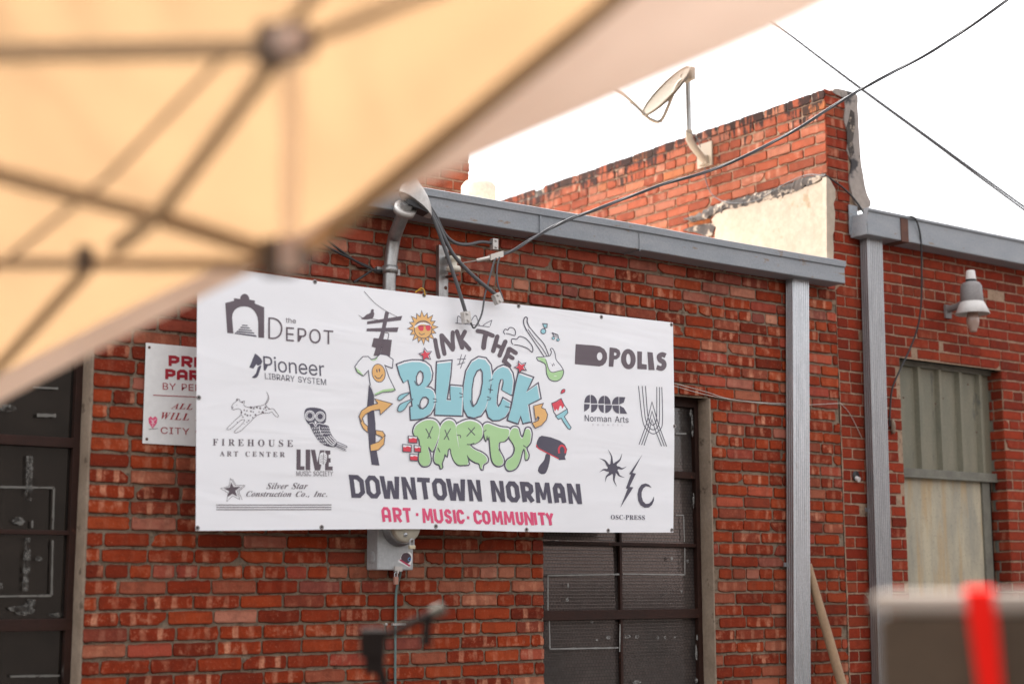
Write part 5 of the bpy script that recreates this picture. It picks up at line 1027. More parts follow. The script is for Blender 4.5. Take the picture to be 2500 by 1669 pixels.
450,342,461,360,461,328,322,308,322,309,325,309,327,309,330,309,337,308,356,304,374,298,390,289,404,279,416,267,426,254,433,239,438,224,439,205,437,189,430,174,419,162,404,155,387,153,368,155,356,159,343,166,331,175,319,185,307,197,295,219,274,242,254,262,235,279,215,293,195,303,173,310,150,312,126,307,86,293,53,270,25,239,5,200,-7]],"W":[549,[79,-11,82,360,81,383,77,401,71,415,61,424,47,430,30,
433,30,451,213,451,213,433,199,430,188,425,182,417,178,406,175,390,174,370,172,160,296,367,297,390,296,404,292,416,286,424,277,429,265,433,250,434,250,451,430,451,430,435,417,433,406,429,399,423,394,415,391,404,390,390,387,321,383,163,514,383,517,388,520,393,521,398,522,403,523,407,523,410,519,424,507,432,487,435,484,435,484,451,608,451,608,435,593,431,580,425,570,416,560,405,550,390,539,373,308,
-11,287,-11,295,316,99,-11]],"a":[336,[53,-9,33,-6,16,1,1,14,-10,30,-17,50,-19,73,-17,97,-13,122,-5,147,5,172,17,196,32,220,48,241,65,260,84,276,112,295,139,306,165,310,189,305,205,290,214,265,225,303,297,303,241,108,232,74,230,66,229,60,228,56,229,47,233,42,238,40,251,46,267,61,285,87,300,78,265,30,231,1,197,-9,174,-4,160,10,155,34,155,40,156,45,157,52,158,59,160,67,162,75,145,49,128,28,111,12,
93,1,74,-6],[93,41,103,43,113,48,124,56,134,67,143,80,152,95,161,111,169,129,176,147,183,166,188,184,192,202,196,219,197,234,198,248,195,266,186,277,172,281,162,279,151,273,141,264,130,251,119,236,109,219,99,200,91,180,83,159,77,143,73,129,70,115,67,103,66,91,65,81,68,59,77,45]],"c":[277,[93,-9,63,-6,38,3,17,19,3,40,-6,66,-9,97,-7,130,2,163,16,195,35,226,59,253,88,277,118,295,149,306,179,310,201,
308,220,302,235,291,247,279,254,265,257,249,255,236,251,225,245,216,236,209,226,205,214,203,203,205,194,208,186,213,181,220,177,228,176,238,177,244,179,251,182,258,186,265,188,270,189,275,187,283,182,287,173,289,162,287,151,281,139,270,128,257,118,241,107,223,98,203,90,182,84,161,79,139,76,118,75,99,76,79,81,63,88,51,98,42,109,36,123,34,150,41,177,62,204,96,222,83,183,32,140,1]],"e":[269,[87,-9,
60,-6,36,3,16,19,1,40,-8,67,-11,98,-9,122,-3,147,6,172,18,196,32,219,49,240,68,260,88,276,109,290,131,301,154,307,176,310,197,308,215,302,230,293,241,280,247,265,249,248,244,222,230,197,207,174,173,153,131,136,79,124,76,112,75,100,75,88,76,73,80,60,87,50,96,42,108,37,122,36,147,42,171,62,195,95,214,83,179,32,136,1],[84,146,104,152,123,161,140,171,156,184,169,197,179,212,187,228,192,244,193,260,
193,268,191,275,187,280,182,284,177,287,171,287,156,283,141,272,126,252,110,224,96,189]],"i":[194,[132,371,120,373,109,377,100,384,93,393,89,404,87,416,89,428,93,438,100,447,109,454,120,459,132,460,143,459,154,454,163,447,170,438,175,428,176,416,175,404,170,393,163,384,154,377,143,373],[49,-8,35,-7,23,-2,13,5,6,15,2,27,1,41,1,47,2,55,4,64,10,87,44,211,51,237,52,243,53,249,53,254,50,264,41,271,26,
273,19,273,19,289,89,299,150,310,89,85,86,73,85,63,84,55,85,48,89,44,95,42,107,48,123,64,142,90,155,81,121,31,85,2]],"l":[173,[40,-9,25,-8,13,-4,3,3,-4,13,-9,25,-10,40,-10,47,-9,54,-8,61,-2,85,77,371,82,391,86,406,87,414,84,425,74,431,58,433,52,433,52,450,183,470,79,86,75,69,74,63,73,58,73,54,74,47,77,42,83,41,96,46,112,62,131,89,144,79,126,51,109,29,93,12,76,0,59,-7]],"n":[357,[213,-9,188,-4,173,
13,168,41,169,52,171,67,175,84,181,104,188,127,197,153,220,222,223,232,225,240,226,246,224,254,220,259,213,261,189,253,163,229,136,190,123,165,110,137,97,107,86,74,75,38,66,0,-14,0,42,211,46,222,48,232,50,240,51,247,51,251,52,254,49,264,39,271,24,273,18,273,17,289,151,310,116,193,141,230,164,259,187,281,209,297,232,306,256,310,284,304,301,287,306,259,306,251,304,240,301,226,297,210,292,191,285,
170,265,109,253,71,248,57,250,49,254,45,260,43,266,44,273,48,279,55,286,64,295,76,304,90,319,80,300,53,282,31,266,13,249,1,231,-7]],"o":[316,[96,-9,67,-6,42,4,20,20,3,41,-7,68,-10,98,-8,123,-3,147,6,172,17,196,32,219,48,241,66,260,86,277,107,291,130,301,152,308,175,310,207,306,234,297,256,281,272,260,282,234,285,203,283,179,278,155,270,130,258,106,245,83,228,61,210,41,190,24,168,10,145,-1,121,-7],
[103,13,114,15,124,21,134,30,143,43,153,57,162,74,170,92,177,111,184,132,190,152,196,172,200,191,203,210,205,226,206,240,202,267,191,283,172,288,162,286,151,281,141,272,132,260,122,246,113,229,105,211,97,192,90,172,84,151,79,131,75,111,72,92,70,74,69,58,73,33,84,18]],"r":[260,[-14,0,42,211,46,222,48,232,50,240,51,247,51,251,52,254,49,264,39,271,24,273,18,273,17,289,151,310,114,189,125,209,135,227,
144,243,154,257,163,270,171,280,180,289,188,296,197,302,205,306,214,309,222,310,243,305,255,290,259,265,258,251,255,240,249,230,241,223,232,219,220,218,208,220,196,227,186,238,184,240,182,241,180,241,165,234,148,212,127,175,116,151,105,125,95,97,85,67,75,35,66,0]],"s":[252,[91,-9,73,-8,52,-3,28,5,24,6,20,7,15,7,6,6,-1,1,-7,-7,-24,-4,-7,109,13,105,23,55,46,24,81,14,103,18,115,31,120,52,119,60,117,
68,114,77,109,86,103,96,95,106,69,138,57,155,47,170,39,185,33,200,29,214,28,228,31,250,39,269,53,286,71,299,92,306,116,309,134,308,156,304,179,298,182,297,184,296,186,296,188,295,190,295,192,295,201,296,207,300,212,307,230,307,215,205,197,207,184,252,163,279,134,288,124,287,115,284,107,278,101,271,98,264,97,255,100,240,109,222,124,202,146,176,153,167,159,158,165,149,172,138,178,127,183,116,187,
105,189,93,190,82,189,65,184,50,177,36,168,23,156,12,142,3,126,-4,109,-8]],"t":[185,[30,-9,5,-4,-10,12,-15,39,-15,43,-15,47,-14,52,-14,58,-12,64,-11,70,45,273,13,273,13,297,58,319,98,353,134,398,162,398,134,300,187,300,179,273,126,273,77,103,70,77,68,69,67,63,67,56,68,48,72,43,77,41,90,47,107,65,128,95,144,85,125,56,107,33,88,14,70,1,50,-7]],"u":[357,[46,-9,18,-4,1,13,-5,41,-4,50,-2,61,0,75,15,
130,38,211,42,229,45,244,46,254,43,264,34,271,19,273,13,273,12,289,73,298,146,310,81,79,78,69,76,61,76,53,77,46,82,41,89,40,113,48,138,72,167,113,194,167,217,230,236,301,316,301,279,168,258,87,251,57,251,54,252,51,254,48,256,46,258,44,261,44,267,45,273,49,280,56,284,60,288,64,292,70,306,91,321,81,302,53,284,31,268,13,251,1,233,-7,215,-9,202,-8,191,-4,182,4,175,14,171,26,169,40,171,51,175,71,181,
103,158,68,136,40,114,18,92,3,70,-6]],"v":[284,[48,-9,48,26,45,155,43,186,41,211,38,229,30,255,19,270,5,274,-1,273,-2,291,97,310,103,303,109,284,115,251,119,210,122,166,123,118,123,89,137,104,149,118,160,132,169,145,178,157,185,169,196,188,202,203,204,213,203,221,198,231,189,240,181,251,176,261,175,271,176,282,180,291,186,299,194,305,203,308,214,310,225,308,235,304,243,298,249,289,253,278,254,265,
250,237,237,205,215,167,185,125,146,78,97,27,62,-9]]}}
# ================================================================== the banner and everything printed on it
BY = -.215
def bump_y(x, z): return .011*noise.noise((x*1.1+3, z*.9, 2))+.006*noise.noise((x*2.3+z*1.2, z*1.6, 8))
topP = [(482, 645), (607, 663), (768.5, 686), (1036, 718.5), (1200, 736), (1340, 752), (1466, 767), (1644, 787)]
botP = [(478, 1295), (620, 1294), (782, 1292), (900, 1291), (1015, 1290.5), (1137, 1292.5), (1269, 1297), (1440, 1299), (1645, 1299)]
def along(P, s):
    L = [0]
    for a, b in zip(P, P[1:]): L.append(L[-1]+math.hypot(b[0]-a[0], b[1]-a[1]))
    d = s*L[-1]
    for i in range(len(P)-1):
        if d <= L[i+1]+1e-9:
            f = (d-L[i])/(L[i+1]-L[i]); return (P[i][0]+(P[i+1][0]-P[i][0])*f, P[i][1]+(P[i+1][1]-P[i][1])*f)
    return P[-1]
cen = W(1060, 1294, BY)
banner = thing('banner', cen, 'large white vinyl banner printed with a colourful block party design and sponsor logos', 'banner')
m = MB(); NX_, NZ_ = 64, 26; vs = []
for j in range(NZ_+1):
    for i in range(NX_+1):
        s, t = i/NX_, j/NZ_; a, b = along(topP, s), along(botP, s); q = (a[0]+(b[0]-a[0])*t+2*math.sin(math.pi*t)*(1 if s > .99 else 0), a[1]+(b[1]-a[1])*t); p = W(q[0], q[1], BY); p.y += bump_y(p.x, p.z); vs.append(p)
nv = len(vs); vs2 = [v+Vector((0, .0012, 0)) for v in vs]
fs = [(j*(NX_+1)+i, (j+1)*(NX_+1)+i, (j+1)*(NX_+1)+i+1, j*(NX_+1)+i+1) for j in range(NZ_) for i in range(NX_)]
m.add(vs+vs2, fs+[tuple(nv+k for k in f[::-1]) for f in fs], 0, True); m.build('sheet', INK['w'], banner, fixn=False)
# grommets: one built, the rest copied
p0 = W(482, 1288, BY); p0.y += bump_y(p0.x, p0.z)
m = MB(); m.lathe(p0, (0, -1, 0), [(.0002, .0115), (.0022, .0108), (.0028, .0075), (.0010, .0055)], 16, 0, True, 0, False); m.lathe(p0, (0, -1, 0), [(.0008, .0056), (.0009, .0002)], 12, 1)
g0 = m.build('grommet', [M['grommet'], M['grommet_hole']], banner, fixn=False)
for (x, y) in ((768, 688), (1036, 720), (1265.5, 747), (1466, 774), (1640, 792), (485.5, 970), (1647, 1040), (786, 1286), (1064, 1284), (1286, 1292), (1485, 1294), (1641, 1293)):
    p = W(x, y, BY); p.y += bump_y(p.x, p.z); c = g0.copy(); COL.objects.link(c); c.parent = banner; c.location = p-p0
z_ = W(1034, 716, BY); zt = thing('cable_tie', z_, 'small yellow cable tie looped through the banner top edge', 'cable tie')
MB().tube(spline([z_+Vector((.008, -.004, -.01)), z_+Vector((-.004, -.008, .018)), z_+Vector((-.022, -.004, .022)), z_+Vector((-.034, .02, .002)), z_+Vector((-.022, .03, .014)), z_+Vector((.0, .02, .02))], 4), .0026, 6).build('strap', M['amber'], zt)

class Art:
    """flat inked shapes traced in an enlargement of the photo and laid on the banner, each layer a hair prouder"""
    def __init__(s, ox, oy, sc, base=.0009, plane=None):
        s.ox, s.oy, s.sc = ox, oy, sc; s.L = 0; s.base = base; s.v = []; s.f = []; s.m = []; s.plane = BY if plane is None else plane; s.wavy = plane is None
    def put(s, x, y, z):
        p = W(s.ox+x/s.sc, s.oy+y/s.sc, s.plane)
        if s.wavy: p.y += bump_y(p.x, p.z)
        p.y -= s.base+z; return p
    def layer(s):
        s.L += 1; return .00009*s.L
    def emit(s, pts, faces, ink, z, jit=0):
        b = len(s.v)
        for (x, y) in pts: s.v.append(s.put(x, y, z+(rnd.random()*jit)))
        for f in faces: s.f.append([b+i for i in f]); s.m.append(IK.index(ink))
    def loops(s, loops, ink, z=None):
        """filled outline with holes"""
        z = s.layer() if z is None else z
        cu = bpy.data.curves.new('t', 'CURVE'); cu.dimensions = '2D'; cu.fill_mode = 'BOTH'; k = 100.0
        for P in loops:
            sp = cu.splines.new('POLY'); sp.points.add(len(P)-1); sp.use_cyclic_u = True
            for q, (x, y) in zip(sp.points, P): q.co = (x/k, -y/k, 0, 1)
        o = bpy.data.objects.new('t', cu); COL.objects.link(o); dg = bpy.context.evaluated_depsgraph_get(); me = bpy.data.meshes.new_from_object(o.evaluated_get(dg))
        bm = bmesh.new(); bm.from_mesh(me); lim = 36*s.sc/k
        for _ in range(3):
            ed = [e for e in bm.edges if e.calc_length() > lim]
            if not ed: break
            bmesh.ops.subdivide_edges(bm, edges=ed, cuts=1); bmesh.ops.triangulate(bm, faces=bm.faces)
        bm.verts.ensure_lookup_table(); bm.verts.index_update()
        s.emit([(v.co.x*k, -v.co.y*k) for v in bm.verts], [[v.index for v in f.verts] for f in bm.faces], ink, z)
        bm.free(); bpy.data.objects.remove(o); bpy.data.curves.remove(cu); bpy.data.meshes.remove(me)
    def fill(s, P, ink, smooth=True, holes=(), n=4, z=None):
        S = (lambda Q: [(p.x, p.y) for p in spline([(x, y, 0) for x, y in Q], n, True)]) if smooth else (lambda Q: list(Q))
        s.loops([S(P)]+[S(h) for h in holes], ink, z)
    def stroke(s, P, w, ink, closed=False, smooth=False, cap=True, taper=None, n=5, z=None):
        z = s.layer() if z is None else z
        P = [Vector((x, y)) for x, y in P]
        if smooth: P = [Vector((p.x, p.y)) for p in spline([(p.x, p.y, 0) for p in P], n, closed)]
        Q = []
        for i, p in enumerate(P):                      # keep the strip short enough to follow the cloth
            Q.append(p)
            if i+1 < len(P) or closed:
                q = P[(i+1) % len(P)]; k = int((q-p).length/(36*s.sc))
                for j in range(k): Q.append(p+(q-p)*(j+1)/(k+1))
        P = Q; N = len(P); pts = []
        for i in range(N):
            a = P[i-1] if (i or closed) else None; b = P[(i+1) % N] if (i+1 < N or closed) else None
            d1 = (P[i]-a).normalized() if a is not None else None; d2 = (b-P[i]).normalized() if b is not None else None
            if d1 is None: d1 = d2
            if d2 is None: d2 = d1
            t = d1+d2
            if t.length < 1e-6: t = d1.copy()
            t.normalize(); nn = Vector((-t.y, t.x)); c = max(.45, nn.dot(Vector((-d1.y, d1.x)))); ww = w*.5*(taper(i/(N-1)) if taper else 1)/c
            pts += [tuple(P[i]+nn*ww), tuple(P[i]-nn*ww)]
        F = [(2*i, 2*i+1, 2*i+3, 2*i+2) for i in range(N-1)]
        if closed: F.append((2*N-2, 2*N-1, 1, 0))
        elif cap:
            for e in (0, N-1):
                d = ((P[0]-P[1]) if e == 0 else (P[-1]-P[-2])).normalized(); nn = Vector((-d.y, d.x)); r = w*.5*(taper(0 if e == 0 else 1) if taper else 1); k = len(pts)
                arc = [tuple(P[e]+nn*r*math.cos(q)+d*r*math.sin(q)) for q in [math.pi*j/6 for j in range(7)]]
                pts += arc; F.append(tuple(range(k, k+7)))
        s.emit(pts, F, ink, z, .00003)
    def ell(s, cx, cy, rx, ry, ink, rot=0, n=20, hole=None):
        c, q = math.cos(R_(rot)), math.sin(R_(rot))
        f = lambda a, b: [(cx+a*math.cos(t)*c-b*math.sin(t)*q, cy+a*math.cos(t)*q+b*math.sin(t)*c) for t in [2*math.pi*i/n for i in range(n)]]
        s.loops([f(rx, ry)]+([f(*hole)] if hole else []), ink)
    def text(s, font, body, bl, br, tl, ink, track=0):
        G = GLYPHS[font]; x = 0; out = []; mx = 0; cap = 0
        for ch in body:
            if ch == ' ': x += 270+track; continue
            adv, *LL = G[ch]
            for l in LL:
                pts = [(l[i]+x, l[i+1]) for i in range(0, len(l), 2)]; out.append(pts)
                if ch.isupper() or len(body) < 4: cap = max(cap, max(p[1] for p in pts))
                mx = max(mx, max(p[0] for p in pts))
            x += adv+track
        mn = min(p[0] for l in out for p in l); e = (br[0]-bl[0], br[1]-bl[1]); h = (tl[0]-bl[0], tl[1]-bl[1])
        s.loops([[(bl[0]+e[0]*(p[0]-mn)/(mx-mn)+h[0]*p[1]/cap, bl[1]+e[1]*(p[0]-mn)/(mx-mn)+h[1]*p[1]/cap) for p in l] for l in out], ink)
    def build(s, name, parent, label):
        o0 = origin_of(parent); me = bpy.data.meshes.new(name); me.from_pydata([tuple(p-o0) for p in s.v], [], s.f)
        used = sorted(set(s.m))
        for k in used: me.materials.append(IM[k])
        me.polygons.foreach_set('material_index', [used.index(k) for k in s.m]); me.update()
        o = bpy.data.objects.new(name, me); COL.objects.link(o); o.parent = parent; o['label'] = label; return o

AA = lambda: Art(450, 640, 3.5631)
AB = lambda: Art(450, 920, 3.6138)
AC = lambda: Art(830, 690, 3.2)
ADD = lambda: Art(1340, 740, 2.7029)
AE = lambda: Art(820, 960, 3.7887)

# ---- arch logo
a = AA()
a.fill([(353,355),(430,336),(428,313),(482,321),(484,305),(492,290),(506,279),(520,275),(538,279),(552,291),(560,308),(563,326),(612,335),(610,360),(692,393),(692,658),(642,655),(640,520),(634,480),(622,448),(603,420),(578,400),(548,388),(520,385),(488,387),(458,398),(434,418),(419,444),(413,480),(425,620),(372,615)], 'p', False)
for q in ([(502,544),(545,547),(553,556),(497,553)], [(488,562),(563,568),(573,577),(481,572)], [(474,580),(580,590),(590,600),(465,590)], [(458,597),(600,611),(610,622),(448,608)], [(440,612),(618,634),(630,650),(436,622)]): a.fill(q, 'n', False)
a.stroke([(735,655),(735,490)], 15, 'p', cap=False); a.stroke([(728,487),(775,490),(815,510),(840,548),(843,590),(830,630),(800,655),(765,662),(728,657)], 14, 'p', smooth=True, cap=False)
a.text('s', 'EPOT', (882,684), (1292,716), (882,562), 'p', 40); a.text('s', 'the', (878,525), (967,533), (878,482), 'p')
a.build('logo', banner, 'dark arch with steps and the words the DEPOT')
# ---- library logo
a = AA()
a.fill([(613,794),(632,804),(652,822),(668,840),(678,862),(668,886),(640,900),(625,886),(612,905),(600,925),(583,920),(565,914)], 'n', False); a.fill([(668,897),(640,912),(632,935),(624,962),(608,982),(588,1002),(618,1006),(638,990),(650,960)], 'n')
a.text('b', 'Pioneer', (690,940), (1218,992), (683,815), 'n', -14); a.text('s', 'LIBRARY SYSTEM', (702,1013), (1232,1068), (700,961), 'n')
a.stroke([(702,1013),(702,1013.5)], 1, 'n'); a.build('logo', banner, 'navy Pioneer LIBRARY SYSTEM logo')
# ---- dog logo
a = AA(); dog = [(370,1448),(405,1410),(450,1365),(490,1330),(497,1290),(470,1272),(425,1282),(413,1258),(430,1225),(452,1208),(455,1188),(478,1190),(490,1215),(525,1205),(518,1238),(545,1258),(600,1256),(690,1240),(720,1200),(731,1165),(715,1125),(736,1175),(728,1208),(708,1240),(745,1275),(772,1272),(800,1305),(818,1330),(815,1345),(790,1335),(760,1300),(738,1310),(680,1312),(620,1340),(578,1385),(540,1420),(485,1470),(440,1482),(442,1465),(490,1420),(520,1385),(525,1368),(495,1372),(450,1410),(400,1450)]
a.stroke(dog, 4.2, 'p', True, True, n=3)
for i, (x, y, r) in enumerate(((462,1198,8),(505,1216,9),(498,1305,9),(522,1285,7),(545,1290,7),(530,1320,8),(550,1330,9),(580,1295,8),(575,1330,7),(605,1270,8),(580,1262,12),(632,1262,9),(660,1268,10),(620,1325,9),(650,1300,6),(682,1302,11),(705,1262,9),(712,1285,6),(735,1275,6),(560,1375,7),(545,1390,6),(600,1300,6),(510,1345,6),(420,1262,6),(690,1275,6),(595,1350,6),(500,1330,5),(460,1390,4),(520,1405,4))): a.ell(x, y, r, r*.85, 'p', i*37, 7)
a.ell(456,1240,5,2,'p',20,6)
b = AB(); b.base += .0002
b.text('r', 'FIREHOUSE', (252,602), (958,614), (252,543), 'p', 230); b.text('r', 'ART CENTER', (315,695), (888,704), (315,651), 'p', 190)
a.build('logo', banner, 'spotted running dog drawing'); b.build('lettering', banner, 'FIREHOUSE ART CENTER in spaced serif capitals')
# ---- owl
a = AB(); a.fill([(1058,330),(1062,295),(1080,275),(1120,268),(1170,272),(1215,285),(1244,312),(1250,350),(1244,395),(1225,416),(1270,432),(1285,480),(1310,530),(1345,572),(1332,612),(1290,616),(1240,604),(1195,575),(1160,530),(1130,480),(1105,425),(1085,405),(1066,370)], 'n')
for (x, y) in ((1107, 340), (1196, 348)):
    a.ell(x, y, 44, 46, 'w', 0, 20); a.ell(x, y, 36, 38, 'n', 0, 20); a.ell(x, y, 31, 33, 'w', 0, 16); a.ell(x, y, 25, 26, 'n', 0, 16)
a.fill([(1150,380),(1165,400),(1158,425),(1146,402)], 'w', False); a.stroke([(1105,408),(1135,405),(1155,435),(1178,408),(1225,418)], 6, 'w', smooth=True); a.stroke([(1190,430),(1192,470),(1215,515)], 5, 'w', smooth=True)
for r in range(6):
    for c in range(4):
        x, y = 1124+c*19+r*14, 452+r*27-c*1
        if x < 1185+r*22: a.stroke([(x, y-8), (x+5, y+7), (x+11, y-7)], 4, 'w')
for r in range(3):
    for c in range(4): x, y = 1212+c*19+r*5, 448+r*24; a.stroke([(x-8, y-3), (x, y+7), (x+8, y-4)], 3.5, 'w', smooth=True)
for k in range(5): a.stroke([(1228+k*17, 536-k*7), (1275+k*13, 592-k*13), (1312+k*7, 606-k*10)], 8, 'w', smooth=True)
for (p, q) in (((1342,572),(1425,608)), ((1335,590),(1425,622)), ((1328,600),(1415,636)), ((1320,606),(1420,652)), ((1425,608),(1428,620))): a.stroke([p, q], 5, 'n')
a.build('logo', banner, 'navy owl drawing')
# ---- live music logo
a = AB()
a.fill([(990,637),(1026,638),(1026,785),(1060,787),(1060,820),(990,818)], 'p', False); a.fill([(1070,638),(1110,640),(1110,820),(1070,820)], 'p', False); a.fill([(1114,640),(1152,641),(1172,752),(1196,644),(1236,645),(1196,822),(1150,822)], 'p', False)
a.fill([(1240,647),(1284,648),(1286,682),(1270,682),(1270,715),(1288,715),(1288,752),(1272,752),(1272,788),(1306,788),(1306,822),(1240,822)], 'p', False)
a.fill([(1190,700),(1197,675),(1220,663),(1245,672),(1257,695),(1250,750),(1232,775),(1228,815),(1208,815),(1208,775),(1190,762)], 'w')
for y in (690, 705, 720, 735, 750): a.stroke([(1196, y), (1222, y+6)], 3, 'p'); a.stroke([(1228, y+5), (1252, y-4)], 3, 'p')
a.stroke([(1225,668),(1222,772)], 4, 'p')
a.text('b', 'MUSIC SOCIETY', (988,870), (1308,872), (988,828), 'p'); a.build('logo', banner, 'LIVE MUSIC SOCIETY logo with a microphone')
# ---- star logo
a = AB(); a.fill([(415,925),(437,968),(500,965),(452,1003),(470,1052),(425,1028),(382,1058),(398,1006),(352,980),(402,972)], 'p', False)
a.stroke([(410,892),(448,955),(535,952),(470,1004),(492,1078),(426,1046),(375,1098),(388,1020),(322,981),(394,964)], 4, 'p', True); a.stroke([(428,900),(455,948)], 3.5, 'p'); a.stroke([(536,962),(482,1008),(512,1080)], 3.5, 'p')
a.text('i', 'Silver Star', (726,985), (1085,985), (736,932), 'p', 14); a.text('i', 'Construction Co., Inc.', (545,1052), (1258,1054), (556,1004), 'p', 10)
for y in (1127, 1148, 1168): a.stroke([(283, y), (1297, y-1)], 7, 'p', cap=False)
a.build('logo', banner, 'star with Silver Star Construction Co., Inc. over three lines')
# ---- big lettering
SK = {'D': ([[(0,0),(0,1),(.6,1),(1,.8),(1,.2),(.6,0)]], 1), 'O': ([[(0,.2),(0,.8),(.3,1),(.7,1),(1,.8),(1,.2),(.7,0),(.3,0)]], 1), 
      'T': ([[(-.1,1),(1.1,1)], [(.5,.88),(.5,-.1)]], 0), 'R': ([[(0,-.1),(0,1),(.65,1),(1,.86),(1,.6),(.7,.44),(.1,.44)], [(.5,.36),(1,-.08)]], 0), 'A': ([[(0,-.1),(0,.8),(.28,1),(.72,1),(1,.8),(1,-.1)], [(.12,.36),(.88,.36)]], 0),
      'U': ([[(0,1.1),(0,.2),(.3,0),(.7,0),(1,.2),(1,1.1)]], 0), 'S': ([[(1,.74),(.95,.9),(.7,1),(.3,1),(0,.84),(0,.66),(.25,.54),(.75,.46),(1,.34),(1,.16),(.7,0),(.3,0),(.05,.1),(0,.26)]], 0), 'I': ([[(.5,-.1),(.5,1.1)]], 0), 'C': ([[(1,.72),(1,.82),(.7,1),(.3,1),(0,.8),(0,.2),(.3,0),(.7,0),(1,.18),(1,.28)]], 0), 'P': ([[(0,-.1),(0,1),(.65,1),(1,.86),(1,.58),(.7,.42),(.1,.42)]], 0), 'Y': ([[(0,1.08),(.5,.45),(1,1.08)], [(.5,.45),(.5,-.1)]], 0)}
PG = {'N': [(0,0),(0,1),(.33,1),(.68,.40),(.68,1),(1,1),(1,0),(.67,0),(.32,.60),(.32,0)], 'W': [(0,1),(.13,0),(.42,0),(.5,.46),(.58,0),(.87,0),(1,1),(.76,1),(.70,.36),(.62,.80),(.38,.80),(.30,.36),(.24,1)],
      'M': [(0,0),(.05,1),(.32,1),(.5,.46),(.68,1),(.95,1),(1,0),(.75,0),(.73,.56),(.60,.16),(.40,.16),(.27,.56),(.25,0)]}
def block(a, word, spans, top, bot, sw, ink, lean):
    for ch, (xa, xb) in zip(word, spans):
        def pt(u, v, i):
            x = xa+i+u*(xb-xa-2*i); yt, yb = top(x)+i, bot(x)-i; return (x+lean*(1-v), yb+(yt-yb)*v)
        if ch in PG: a.fill([pt(u, v, 0) for u, v in PG[ch]], ink, False); continue
        paths, cl = SK[ch]
        for P in paths: a.stroke([pt(u, v, sw/2) for u, v in P], sw, ink, bool(cl), cap=False)
a = AE(); lin = lambda p, q: (lambda x: p[1]+(q[1]-p[1])*(x-p[0])/(q[0]-p[0]))
block(a, 'DOWNTOWNNORMAN', [(118,250),(262,396),(400,583),(600,726),(738,878),(882,1012),(1015,1195),(1215,1334),(1428,1548),(1567,1687),(1703,1818),(1832,1976),(1996,2104),(2128,2250)], lin((118,750),(2250,836)), lin((130,964),(2270,1022)), 42, 'n', 23)
a.build('lettering', banner, 'DOWNTOWN NORMAN in navy block capitals')
sp3 = [(416,500),(520,602),(608,696),(790,892),(898,985),(998,1066),(1080,1106),(1112,1184),(1270,1346),(1350,1426),(1440,1540),(1548,1648),(1660,1730),(1738,1822),(1826,1852),(1860,1940),(1932,2012)]
for wd, i0, i1, dot in (('ART', 0, 3, (750,1118)), ('MUSIC', 3, 8, (1227,1147)), ('COMMUNITY', 8, 17, None)):
    a = AE(); block(a, wd, sp3[i0:i1], lin((420,1048),(2020,1102)), lin((420,1188),(2010,1222)), 27, 'k', 14)
    a.build('lettering', banner, wd+' in pink capitals')
    if dot: x, y = dot; a = AE(); a.fill([(x-12,y-15),(x+12,y-12),(x+12,y+15),(x-12,y+12)], 'k', False); a.build('dot', banner, 'pink dot after '+wd)
# ---- right hand logos
a = ADD()
hole = [(330+18*math.cos(t), 351+27*math.sin(t)) for t in [2*math.pi*i/18 for i in range(18)]]
a.fill([(173,270),(290,279),(330,285),(360,303),(377,332),(379,365),(370,392),(352,410),(328,417),(168,402)], 'p', False, [hole])
a.fill([(395,292),(438,297),(460,310),(467,332),(460,356),(442,370),(424,372),(420,420),(390,418)], 'p', False, [[(424,325),(438,328),(442,337),(436,346),(424,346)]]); a.ell(520,369,49,67,'p',-3,24,(15,36))
a.fill([(580,317),(612,320),(610,400),(643,405),(643,437),(580,434)], 'p', False); a.fill([(648,321),(684,325),(696,441),(655,440)], 'p', False)
a.stroke([(771,346),(748,338),(728,350),(734,374),(756,388),(760,412),(742,430),(710,422)], 32, 'p', smooth=True, cap=False); a.build('logo', banner, 'DPOLIS wordmark with a long filled D')
a = ADD()
def quad_(x0, y0, x1, y1, round_):
    P = []
    for i in range(9):
        t = math.pi/2*i/8; P.append((x0+(x1-x0)*(1-math.cos(t)) if round_ == 'l' else x0+(x1-x0)*math.sin(t), y1+(y0-y1)*math.sin(t) if round_ == 'l' else y1+(y0-y1)*math.cos(t)))
    P.append((x1, y1) if round_ == 'l' else (x0, y1)); a.fill(P, 'n', False)
quad_(230,604,267,657,'l'); quad_(272,604,315,661,'r'); a.fill([(228,664),(266,666),(262,690),(245,706),(228,716)], 'n', False); quad_(275,720,318,668,'r')
quad_(322,610,360,662,'l'); quad_(364,610,404,666,'r'); quad_(358,721,322,670,'r'); quad_(368,724,412,672,'r')
quad_(412,616,455,667,'l'); a.fill([(460,618),(500,620),(490,655),(460,668)], 'n', False); quad_(458,726,415,674,'r'); a.fill([(463,675),(490,690),(513,729),(466,727)], 'n', False)
a.text('s', 'Norman Arts', (232,777), (522,788), (231,737), 'n', 10); a.text('s', 'COUNCIL', (280,807), (484,809), (280,796), 'x', 700); a.build('logo', banner, 'Norman Arts COUNCIL logo with rounded quarter shapes')
a = ADD()
for P in ([(588,548),(603,680),(618,780),(642,830),(688,861),(735,830),(749,770),(744,555)], [(612,548),(626,690),(636,765),(657,815),(688,834),(718,812),(728,760),(728,555)], [(634,548),(648,720),(662,780),(684,803),(703,785),(710,740),(710,553)]): a.stroke(P, 5.2, 'n', smooth=True)
for P in ([(593,930),(640,800),(678,650),(724,805),(776,942)], [(610,932),(654,810),(678,712),(712,812),(760,940)], [(626,935),(664,825),(678,765),(697,828),(742,940)]): a.stroke(P, 5.2, 'n')
a.build('logo', banner, 'letter W drawn with parallel thin lines')
a = ADD(); a.ell(420,1090,34,36,'n')
